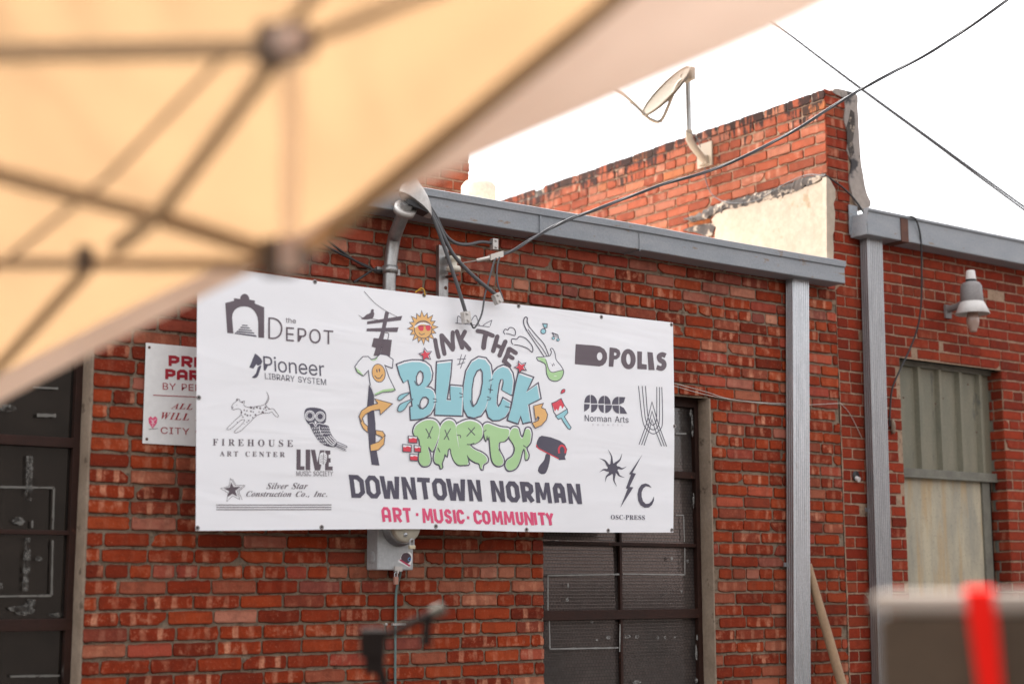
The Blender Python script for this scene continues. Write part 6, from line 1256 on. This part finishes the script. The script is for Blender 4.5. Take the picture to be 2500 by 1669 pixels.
for tip, ang in (((388,965),-100),((480,990),-60),((510,1076),-8),((498,1148),40),((448,1207),75),((370,1178),120),((332,1114),165),((330,1022),215)):
    r = R_(ang); d = Vector((math.cos(r), math.sin(r))); n_ = Vector((-d.y, d.x)); b0 = Vector((420, 1090))+d*26; T = Vector(tip); mid = b0+(T-b0)*.55+n_*10
    a.stroke([tuple(b0), tuple(b0+d*14), tuple(mid), tuple(T)], 26, 'n', smooth=True, cap=False, taper=lambda t: max(.06, 1-t))
a.fill([(615,997),(550,1118),(573,1122),(532,1210),(557,1213),(472,1347),(520,1222),(508,1220),(540,1130),(528,1125)], 'n', False)
a.fill([(678,1215),(660,1195),(637,1187),(610,1195),(592,1222),(585,1258),(590,1300),(605,1330),(632,1347),(660,1346),(682,1328),(694,1300),(694,1272),(680,1302),(662,1320),(640,1322),(622,1305),(612,1275),(612,1245),(622,1220),(640,1205),(660,1208)], 'n', False)
a.text('r', 'OSC-PRESS', (408,1424), (635,1427), (408,1394), 'n', 30); a.build('logo', banner, 'wavy sun, lightning bolt and crescent over OSC-PRESS')

# ---- middle design
OUT = 'n'
a = AC()                                           # utility pole with shirt and arrow
a.fill([(352,224),(382,232),(345,400),(318,520),(308,570),(258,572),(285,480),(318,380)], 'p', False); a.fill([(210,303),(485,259),(474,293),(208,325)], 'p', False); a.fill([(207,358),(455,349),(444,386),(204,379)], 'p', False)
a.fill([(260,432),(302,436),(288,512),(244,500)], 'p', False); a.fill([(334,440),(402,447),(385,580),(310,572)], 'p', False); a.stroke([(345,390),(372,394),(376,412),(370,442)], 6, 'p', smooth=True)
a.stroke([(188,68),(270,158),(360,222),(445,266)], 3.5, 'p', smooth=True); a.stroke([(143,254),(180,276),(240,280),(320,297)], 3.5, 'p', smooth=True); a.fill([(162,278),(185,268),(205,250),(235,236),(240,215),(250,207),(262,212),(260,225),(265,245),(252,278),(215,286),(180,286)], 'p')
a.fill([(222,795),(245,835),(262,880),(264,1000),(275,1100),(277,1262),(290,1340),(306,1426),(245,1420),(226,1280),(216,1120),(210,960)], 'n', False)
a.fill([(112,655),(140,615),(175,577),(215,576),(240,600),(275,590),(308,558),(360,566),(410,600),(402,668),(352,648),(378,740),(426,838),(400,852),(320,858),(268,880),(240,815),(218,690),(180,728),(130,700)], 'w', False)
a.fill([(113,658),(150,688),(178,722),(166,727),(132,702)], 'g', False); a.fill([(230,600),(258,604),(276,590),(284,572),(288,592),(270,608),(250,612)], 'g', False); a.fill([(264,868),(330,836),(420,824),(422,842),(350,852),(274,880)], 'g', False)
a.stroke([(112,655),(140,615),(175,577),(215,576),(240,600),(275,590),(308,558),(360,566),(410,600),(402,668),(345,645),(378,740),(426,838),(400,850),(330,856),(268,882)], 6.5, OUT); a.stroke([(112,655),(130,700),(178,728),(218,685),(222,720),(232,800)], 6.5, OUT)
a.ell(297,706,54,74,OUT,-10,24); a.ell(297,706,48,68,'o',-10,24); a.ell(283,688,5,14,OUT,-8,10); a.ell(303,684,5,14,OUT,-8,10); a.stroke([(268,728),(285,746),(308,744),(326,718)], 6, OUT, smooth=True)
def inked(a, P, ink, w_=6.5, smooth=True, n=3):
    a.fill(P, ink, smooth, n=n); a.stroke(P, w_, OUT, True, smooth, n=n)
inked(a, [(147,1045),(160,1100),(180,1140),(214,1168),(214,1122),(185,1095),(170,1050)], 'o', 6, False); inked(a, [(405,945),(312,1030),(305,990),(245,1000),(195,1028),(172,1058),(165,1085),(145,1045),(165,1000),(215,965),(290,942),(266,906)], 'o', 6, False)
inked(a, [(276,1152),(330,1160),(350,1192),(338,1225),(318,1200),(277,1182)], 'o', 6, False); inked(a, [(232,1265),(300,1240),(348,1190),(340,1262),(295,1306),(236,1315)], 'o', 6, False)
a.build('drawing', banner, 'dark utility pole wearing a T shirt with a spiral orange arrow')
a = AC()                                           # sun
P = []
for i in range(32):
    t = 2*math.pi*i/32-1.62; r = (134 if i % 4 == 0 else 122) if i % 2 == 0 else 88; P.append((645+r*.9*math.cos(t), 352+r*math.sin(t)))
a.fill(P, 'o', False); a.stroke(P, 5, OUT, True); a.ell(648,366,72,72,OUT,0,28,(66,66)); a.stroke([(585,345),(620,322),(660,318),(705,335)], 15, 'w', smooth=True); a.stroke([(588,330),(620,310),(665,306),(704,322)], 4, OUT, smooth=True)
a.fill([(610,340),(635,332),(652,340),(648,372),(626,376),(612,362)], 'r', True); a.fill([(668,336),(690,330),(706,340),(704,368),(684,376),(670,362)], 'r', True); a.stroke([(606,340),(650,338),(668,334),(708,332)], 4, OUT)
a.stroke([(615,392),(632,406),(658,398)], 5, OUT, smooth=True); a.build('drawing', banner, 'orange cartoon sun in red sunglasses')
def star(a, cx_, cy_, r, rot, ink='r'):
    P = []
    for i in range(10):
        t = R_(rot)+math.pi*i/5; q = r if i % 2 == 0 else r*.48; P.append((cx_+q*math.cos(t), cy_+q*math.sin(t)))
    a.fill([(x+2, y-2) for x, y in P], 'w', False); a.fill([(cx_+(x-cx_)*.88-3, cy_+(y-cy_)*.88+5) for x, y in P], ink, False); a.stroke(P, 6, OUT, True)
# INK THE
a = AC(); tp = lambda k: (lambda t: 1-k*t)
for P, w_ in (([(742,447),(752,510),(768,580)], 33), ([(792,412),(800,480),(814,555)], 34), ([(796,412),(840,465),(880,522)], 33), ([(882,388),(880,440),(884,510)], 33), ([(915,380),(935,445),(955,505)], 34), ([(978,382),(955,425),(938,455)], 33), ([(945,448),(980,480),(1012,518)], 33),
              ([(1078,376),(1130,386),(1194,412)], 33), ([(1142,398),(1130,450),(1124,506)], 38), ([(1230,420),(1215,475),(1198,532)], 34), ([(1292,460),(1270,510),(1248,566)], 34), ([(1218,486),(1268,508)], 28), ([(1320,518),(1305,565),(1282,612)], 34), ([(1325,516),(1372,548)], 32), ([(1306,562),(1348,588)], 30), ([(1284,610),(1322,648)], 32)): a.stroke(P, w_, 'p', smooth=True)
a.build('lettering', banner, 'INK THE in dark brush capitals')
a = AC()
a.stroke([(918,312),(924,262),(945,272),(985,325)], 5, OUT, smooth=True); a.stroke([(905,315),(1000,322),(1100,336),(1170,345)], 5, OUT); a.stroke([(1020,320),(1040,275),(1062,255),(1075,280),(1090,330)], 5, OUT, smooth=True); a.stroke([(1120,332),(1150,312),(1188,292),(1175,335)], 5, OUT)
a.build('drawing', banner, 'thin scribbled zigzag line above the lettering')
a = AC()
for P in (([(950,560),(928,640)]), ([(982,565),(940,668)]), ([(916,598),(982,594)]), ([(914,640),(974,622)])): a.stroke(P, 5, OUT)
a.build('drawing', banner, 'small hash mark of four thin strokes')
a = AC()                                           # BLOCK
Bc = [[(606,700),(622,690),(640,705),(644,740),(636,775),(620,795),(602,802),(590,775),(590,735)], [(640,897),(665,893),(684,912),(682,940),(664,968),(640,985),(622,978),(616,950),(624,920)]]
Bo = [(442,640),(500,618),(560,607),(620,608),(665,622),(700,652),(716,705),(708,760),(685,795),(662,815),(700,820),(728,842),(742,878),(742,930),(728,980),(700,1025),(650,1054),(600,1064),(550,1068),(546,1010),(545,972),(563,966),(552,880),(540,800),(527,748),(490,772),(462,715)]
Lo = [(755,622),(868,609),(858,720),(846,800),(828,915),(866,918),(862,860),(862,802),(955,810),(958,900),(952,1036),(738,1030),(742,940),(746,800)]
Oo = [(958,900),(965,800),(985,690),(1030,612),(1085,580),(1140,590),(1178,640),(1190,720),(1182,800),(1165,900),(1140,980),(1100,1036),(1045,1053),(995,1040),(965,985)]
Oc = [(1030,830),(1045,740),(1070,690),(1098,675),(1112,700),(1112,780),(1095,870),(1065,940),(1040,965),(1028,920)]
Co = [(1188,730),(1205,690),(1235,662),(1275,645),(1318,660),(1346,705),(1356,765),(1350,825),(1343,872),(1270,830),(1283,770),(1278,742),(1255,745),(1240,790),(1225,900),(1224,945),(1236,972),(1258,945),(1275,902),(1332,935),(1322,1000),(1292,1045),(1245,1070),(1195,1072),(1160,1046),(1142,985),(1160,895)]
Ko = [(1395,702),(1502,740),(1452,852),(1540,790),(1560,902),(1466,948),(1487,1082),(1430,1095),(1411,1030),(1387,1096),(1312,1070),(1342,960),(1372,800)]
SH = lambda P, dx, dy: [(x+dx, y+dy) for x, y in P]
for P, H in ((Lo, ()), (Bo, Bc), (Oo, [Oc]), (Co, ()), (Ko, ())):
    a.fill(SH(P, -6, 11), OUT, False, [SH(h, 2, -3) for h in H])
for P in (Bo, Lo, Oo, Co, Ko): a.stroke(P, 21, OUT, True)
for P, H in ((Lo, ()), (Bo, Bc), (Oo, [Oc]), (Co, ()), (Ko, ())): a.fill(P, 'w', False, H)
for P, H, cx_, cy_ in ((Lo, (), 850, 830), (Bo, Bc, 610, 840), (Oo, [Oc], 1070, 815), (Co, (), 1250, 860), (Ko, (), 1430, 900)):
    sh = lambda Q: [(cx_+(x-cx_)*.965-3, cy_+(y-cy_)*.972+6) for x, y in Q]
    a.fill(sh(P), 'b', False, [[(x-1, y+2) for x, y in h] for h in H])
for h in Bc+[Oc]: a.stroke(h, 9, OUT, True)
for P in ([(722,905),(748,912)], [(725,935),(750,928)], [(930,862),(955,872)], [(932,895),(958,888)], [(1150,890),(1178,900)], [(1150,915),(1175,910)], [(1165,765),(1195,752)], [(1160,830),(1192,838)], [(575,770),(590,800)], [(602,955),(620,985)], [(1015,920),(1030,965)], [(1290,965),(1335,975)], [(1180,795),(1172,860)]): a.stroke(P, 6, OUT)
inked(a, [(444,905),(455,885),(480,870),(536,858),(500,890),(470,915),(450,918)], 'b', 6.5); inked(a, [(444,990),(458,955),(500,930),(560,910),(525,945),(500,985),(470,1006),(450,1004)], 'b', 6.5)
star(a, 663, 562, 52, -100); star(a, 1408, 658, 50, -112)
inked(a, [(1580,942),(1506,962),(1520,1075),(1538,1045),(1548,1055),(1540,1076),(1494,1096),(1518,1136),(1568,1112),(1604,1070),(1613,1030),(1594,988),(1566,976)], 'o', 6, False)
a.build('lettering', banner, 'BLOCK in pale blue graffiti letters')
a = AC()                                           # PARTY
Pp = [(568,1165),(585,1110),(640,1072),(700,1060),(750,1078),(778,1130),(770,1195),(750,1255),(724,1312),(706,1296),(692,1276),(686,1292),(697,1330),(706,1388),(690,1424),(650,1431),(620,1405),(612,1360),(622,1300),(614,1215),(588,1198)]
Pa = [(776,1130),(800,1085),(840,1062),(882,1072),(905,1110),(914,1190),(935,1295),(968,1350),(1006,1412),(975,1420),(930,1420),(895,1390),(872,1340),(862,1290),(840,1300),(832,1350),(816,1330),(806,1370),(792,1408),(796,1438),(784,1448),(774,1420),(742,1405),(730,1370),(740,1310),(764,1225)]
Pr = [(900,1118),(940,1086),(1000,1066),(1060,1075),(1105,1108),(1118,1165),(1100,1220),(1055,1250),(1012,1262),(1050,1298),(1110,1325),(1150,1360),(1152,1396),(1120,1420),(1114,1455),(1101,1445),(1090,1410),(1055,1398),(1012,1370),(988,1340),(1002,1400),(975,1421),(945,1370),(925,1290),(912,1200)]
Pt = [(1118,1115),(1150,1090),(1200,1106),(1260,1126),(1322,1136),(1325,1182),(1292,1230),(1246,1242),(1242,1300),(1276,1368),(1276,1414),(1236,1430),(1196,1402),(1180,1340),(1172,1252),(1164,1192),(1155,1212),(1146,1182),(1138,1226),(1126,1184)]
Py = [(1325,1162),(1350,1126),(1390,1132),(1406,1188),(1424,1208),(1440,1172),(1452,1136),(1480,1136),(1493,1180),(1482,1250),(1453,1290),(1470,1340),(1464,1374),(1450,1375),(1447,1312),(1436,1292),(1420,1322),(1400,1400),(1370,1450),(1320,1465),(1293,1432),(1305,1385),(1350,1350),(1366,1290),(1346,1240),(1322,1205)]
for P in (Pp, Pa, Pr, Pt, Py): a.fill(SH(P, -6, 11), OUT, True, n=3)
for P in (Pp, Pa, Pr, Pt, Py): a.stroke(P, 20, OUT, True, True, n=3)
for P in (Pp, Pa, Pr, Pt, Py): a.fill(P, 'w', True, n=3)
for P in (Pp, Pa, Pr, Pt, Py):
    cx_ = sum(p[0] for p in P)/len(P); cy_ = sum(p[1] for p in P)/len(P); a.fill([(cx_+(x-cx_)*.955-2, cy_+(y-cy_)*.965+5) for x, y in P], 'g', True, n=3)
for P in ([(665,1140),(685,1178),(704,1214)], [(718,1124),(700,1165),(680,1214)], [(815,1150),(830,1190),(846,1226)], [(858,1140),(835,1180),(808,1222)], [(1000,1136),(1050,1188)], [(1050,1130),(988,1198)]): a.stroke(P, 7, OUT)
for P in ([(912,1190),(935,1192),(938,1210)], [(990,1262),(1015,1262),(1045,1252)], [(1120,1165),(1140,1150)], [(1430,1270),(1452,1285)], [(1240,1300),(1262,1330)], [(760,1290),(775,1320)]): a.stroke(P, 6, OUT, smooth=True)
for (x0, y0, x1, y1) in ((524,1196,598,1252), (480,1262,553,1322), (570,1270,626,1322), (536,1336,604,1390)):
    P = [(x0+4,y0),(x1,y0+6),(x1-2,y1),(x0+6,y1-4)]; a.fill(P, 'w', False); a.fill([(x0+6,y0+18),(x0+25,y0+22),(x0+40,y0+14),(x1-3,y0+22),(x1-5,y1-3),(x0+8,y1-7)], 'r', False); a.stroke(P, 6.5, OUT, True)
a.build('lettering', banner, 'PARTY in dripping green bubble letters with red bricks')
a = AC()                                           # guitar, notes, clouds
body = [(1535,582),(1575,580),(1602,576),(1636,570),(1648,540),(1640,520),(1656,514),(1675,550),(1684,600),(1715,640),(1740,680),(1740,715),(1720,752),(1680,770),(1635,756),(1610,712),(1602,640),(1565,615),(1542,604)]
a.fill(SH(body, -2, 4), OUT, True, n=3); a.fill(body, 'w', True, n=3); a.fill([(1538,588),(1575,586),(1600,592),(1616,625),(1630,680),(1660,700),(1700,690),(1737,682),(1738,716),(1718,750),(1680,766),(1638,752),(1612,708),(1606,640),(1568,612)], 'g', True, n=3); a.stroke(body, 6.5, OUT, True, True, n=3)
a.stroke([(1604,600),(1618,650),(1636,690),(1662,700),(1700,690),(1736,682)], 5, OUT, smooth=True); a.stroke([(1652,636),(1658,652)], 5, OUT); a.stroke([(1664,630),(1670,646)], 5, OUT)
a.stroke([(1455,372),(1500,440),(1550,515),(1592,578)], 6.5, OUT, smooth=True); a.stroke([(1482,352),(1530,410),(1590,480),(1626,566)], 6.5, OUT, smooth=True); a.stroke([(1466,364),(1520,440),(1575,510),(1612,572)], 5, OUT, smooth=True)
a.stroke([(1456,374),(1436,330),(1432,295),(1444,270),(1460,276),(1460,308),(1478,350)], 8, OUT, smooth=True)
a.stroke([(1288,400),(1278,384),(1290,362),(1310,368),(1326,350),(1355,356),(1370,385),(1362,412),(1330,402),(1300,396)], 6, OUT, smooth=True); a.stroke([(1350,480),(1338,462),(1345,438),(1378,440),(1402,420),(1440,430),(1474,460),(1502,505),(1498,542),(1460,512),(1400,490),(1362,484)], 6.5, OUT, smooth=True)
a.stroke([(1604,376),(1578,320),(1614,322),(1612,352),(1590,352)], 6, OUT); a.fill([(1582,326),(1610,326),(1608,348),(1592,348)], 'b', False); a.ell(1584,380,22,22,OUT); a.ell(1584,380,16,16,'b')
for (x, y, sx, sy) in ((1662,434,1652,392), (1698,446,1692,406)): a.stroke([(x+8, y), (sx+4, sy)], 5, OUT); a.ell(x, y, 13, 12, OUT); a.ell(x, y, 9, 8, 'b')
a.stroke([(1652,392),(1694,408)], 8, OUT); a.stroke([(1660,414),(1694,424)], 4, OUT); a.build('drawing', banner, 'white and green electric guitar with blue music notes and clouds')
a = AC()                                           # brush
br = [(1648,942),(1688,925),(1700,915),(1722,904),(1748,960),(1770,990),(1690,1046),(1664,1010)]
a.fill(br, 'w', False); a.fill([(1650,944),(1690,928),(1722,906),(1746,962),(1730,985),(1722,962),(1712,962),(1698,1002),(1686,985),(1672,1006)], 'r', False); a.stroke(br, 6.5, OUT, True)
inked(a, [(1678,1042),(1768,986),(1774,1015),(1746,1046),(1770,1085),(1799,1130),(1790,1146),(1774,1138),(1740,1090),(1722,1058),(1698,1066)], 'b', 6, False); inked(a, [(1720,866),(1726,842),(1740,832),(1752,834),(1750,854),(1738,860)], 'r', 5)
a.build('drawing', banner, 'paintbrush dipped in red with a blue handle')
a = AC()                                           # ink roller
a.fill([(1527,1282),(1535,1240),(1550,1206),(1572,1194),(1640,1206),(1710,1232),(1750,1262),(1769,1300),(1760,1340),(1750,1358),(1758,1382),(1706,1384),(1700,1374),(1615,1335)], 'n', False); a.fill([(1606,1336),(1636,1345),(1632,1400),(1618,1455),(1600,1488),(1568,1492),(1545,1468),(1555,1430),(1590,1385)], 'n')
a.stroke([(1532,1268),(1548,1292),(1610,1326),(1700,1372)], 8, 'r', smooth=True); a.stroke([(1706,1332),(1704,1295),(1720,1272),(1742,1278),(1756,1305),(1752,1330)], 15, 'r', smooth=True, cap=False)
a.build('drawing', banner, 'black ink roller with red edges')

# ---- writing on the parking sign
a = Art(0, 800, 1.8038, .0006, sgy)
block(a, 'PRI', [(742,790),(798,848),(852,870)], lin((742,121),(868,126)), lin((742,171),(868,177)), 14, 'm', 0); block(a, 'PAR', [(727,773),(778,826),(832,880)], lin((727,180),(873,187)), lin((727,229),(873,236)), 14, 'm', 0)
a.text('s', 'BY PER', (716,271), (884,279), (716,242), 'm', 20); a.stroke([(674,296),(1045,312)], 3.2, 'm', cap=False)
a.text('i', 'ALL', (752,356), (846,360), (758,331), 'm', 40); a.text('i', 'WILL BE', (707,401), (925,412), (712,371), 'm', 60); a.text('s', 'CITY OF', (707,465), (925,474), (707,436), 'm', 30)
hp = [(672,443),(655,418),(653,398),(662,389),(672,398),(682,389),(692,398),(690,418)]
a.fill(hp, 'k', False, n=3); a.stroke([(672,404),(672,436)], 2, 'w'); a.stroke([(662,402),(680,422)], 1.6, 'w'); a.stroke([(684,402),(664,422)], 1.6, 'w'); a.stroke([(655,446),(694,443)], 2.2, 'p')
a.build('lettering', sign, 'red words PRI PAR BY PER, ALL WILL BE, CITY OF')
# ================================================================== canopy tent in the foreground, out of focus
tent = thing('canopy_tent', AD(640, 590, 2.4), 'tan canopy tent roof with crossing frame bars, blurred in the left foreground', 'tent')
fold = [(-900, 1290, 3.472), (-500, 1110, 3.240), (-150, 945, 3.037), (0, 858, 2.950), (150, 782, 2.863), (300, 705, 2.776), (480, 622, 2.672), (600, 578, 2.602), (700, 528, 2.544), (800, 470, 2.486), (900, 408, 2.428), (1000, 335, 2.370), (1150, 215, 2.283), (1330, 70, 2.179), (1440, -25, 2.140), (1620, -180, 2.077), (2100, -560, 1.909), (2620, -960, 1.727)]
edge = [(-900, 1420, 3.412), (-500, 1195, 3.180), (-150, 1005, 2.977), (0, 922, 2.890), (150, 842, 2.803), (300, 765, 2.716), (480, 672, 2.612), (600, 612, 2.542), (700, 552, 2.484), (800, 502, 2.426), (900, 455, 2.368), (1000, 408, 2.310), (1150, 340, 2.223), (1330, 264, 2.119), (1500, 190, 2.059), (1850, 38, 1.937), (2250, -200, 1.797), (2700, -560, 1.639)]
FO = spline([AD(*p) for p in fold], 4); ED = spline([AD(*p) for p in edge], 4); N = len(FO)
# roof cloth: from the eave fold up and back to the peak line
G0, G1 = AD(-1500, -300, 2.15), AD(1500, -1300, 1.50)
m = MB(); NU = 26; vs = []
for j in range(NU+1):
    s = j/NU
    for i in range(N):
        t = i/(N-1); g = G0*(1-t)+G1*t; p = FO[i]*(1-s)+g*s
        w = .040*noise.noise((t*9+s*2.5, s*3, 0))+.016*noise.noise((t*24-s*6, s*5, 3)); p = p+Vector((0, 0, -.10*math.sin(math.pi*s)*.5+w*min(1, s*6)))
        vs.append(p)
m.add(vs, [(j*N+i, j*N+i+1, (j+1)*N+i+1, (j+1)*N+i) for j in range(NU) for i in range(N-1)], 0, True)
roof_ = m.build('roof_cloth', M['canopy'], tent, fixn=False)
m = MB(); vs = []; NV = 5
for j in range(NV+1):
    s = j/NV
    for i in range(N):
        p = FO[i]*(1-s)+ED[i]*s; vs.append(p+fw*(.008*noise.noise((i*.35, s*2, 7))*s))
m.add(vs, [(j*N+i, j*N+i+1, (j+1)*N+i+1, (j+1)*N+i) for j in range(NV) for i in range(N-1)], 0, True)
m.build('valance', M['valance'], tent, fixn=False)
def bar(pts, w_, mat='bar', name='frame_bar'):
    P = [AD(*p) for p in pts]; m = MB()
    for a, b in zip(P, P[1:]):
        d = (b-a).normalized(); s = d.cross(fw).normalized(); q = d.cross(s); r = w_*K*pxsize((a-CAM).dot(fw))*.5
        m.obox((a+b)/2, (b-a)/2, s*r, q*r)
    return m.build(name, M[mat], tent, bevel=.004)
bar([(-400, 128, 2.05), (640, 110, 1.90)], 40)
bar([(700, 95, 1.90), (1120, -70, 1.78)], 28)
bar([(630, 140, 1.90), (368, 488, 2.16), (262, 572, 2.24)], 34)
bar([(-300, 285, 2.10), (0, 402, 2.17), (368, 500, 2.19), (610, 578, 2.28)], 40)
bar([(-300, 602, 2.40), (600, 606, 2.30)], 26)
bar([(205, 612, 2.34), (-80, 925, 2.72)], 26)
bar([(690, 588, 2.30), (760, 530, 2.38), (1060, 285, 2.17), (1335, 62, 2.00), (1480, -60, 1.92)], 40)
bar([(625, 100, 1.90), (770, -70, 1.80)], 30)
m = MB(); m.tube([AD(520, 125, 2.02), AD(250, 405, 2.22), AD(-40, 640, 2.42)],   .0042, 6); m.build('seam_cord', M['bar_dark'], tent)
m = MB(); m.obox(AD(628, 105, 1.89), rt*.020, fw*.02, up*.026); m.obox(AD(665, 100, 1.89), rt*.024, fw*.018, up*.018); m.obox(AD(700, 95, 1.89), rt*.012, fw*.02, up*.018); m.build('upper_hub', M['bar_dark'], tent, bevel=.006)
m = MB(); m.obox(AD(640, 590, 2.28), rt*.024, fw*.02, up*.028); m.obox(AD(680, 588, 2.28), rt*.02, fw*.026, up*.016); m.build('lower_hub', M['bar_dark'], tent, bevel=.006)
m = MB(); m.tube([AD(662, 66, 1.80), AD(668, 112, 1.80)], .019, 14); m.build('hub_cap', M['hub_white'], tent)
m = MB(); m.tube([AD(662, 545, 2.24), AD(666, 622, 2.24)], [.015, .017], 14); m.build('hub_post', M['hub_white'], tent)
m = MB(); sA, sB = AD(668, 130, 1.87), AD(664, 560, 2.25); w_ = rt*.013
m.add([sA-w_, sA+w_, sB+w_*1.1, sB-w_*1.1], [(0,1,2,3)]); o = m.build('strap', M['webbing'], tent); q = o.modifiers.new('t', 'SOLIDIFY'); q.thickness = .0015
m = MB(); m.obox(AD(195, 592, 2.30), rt*.012, fw*.012, up*.018); m.build('joint', M['bar_dark'], tent, bevel=.003)
# legs outside the frame carry the roof
for p in (FO[2], G0):
    MB().obox((p.x, p.y, p.z*.5), (.016, 0, 0), (0, .016, 0), (0, 0, p.z*.5)).build('leg', M['bar'], tent)
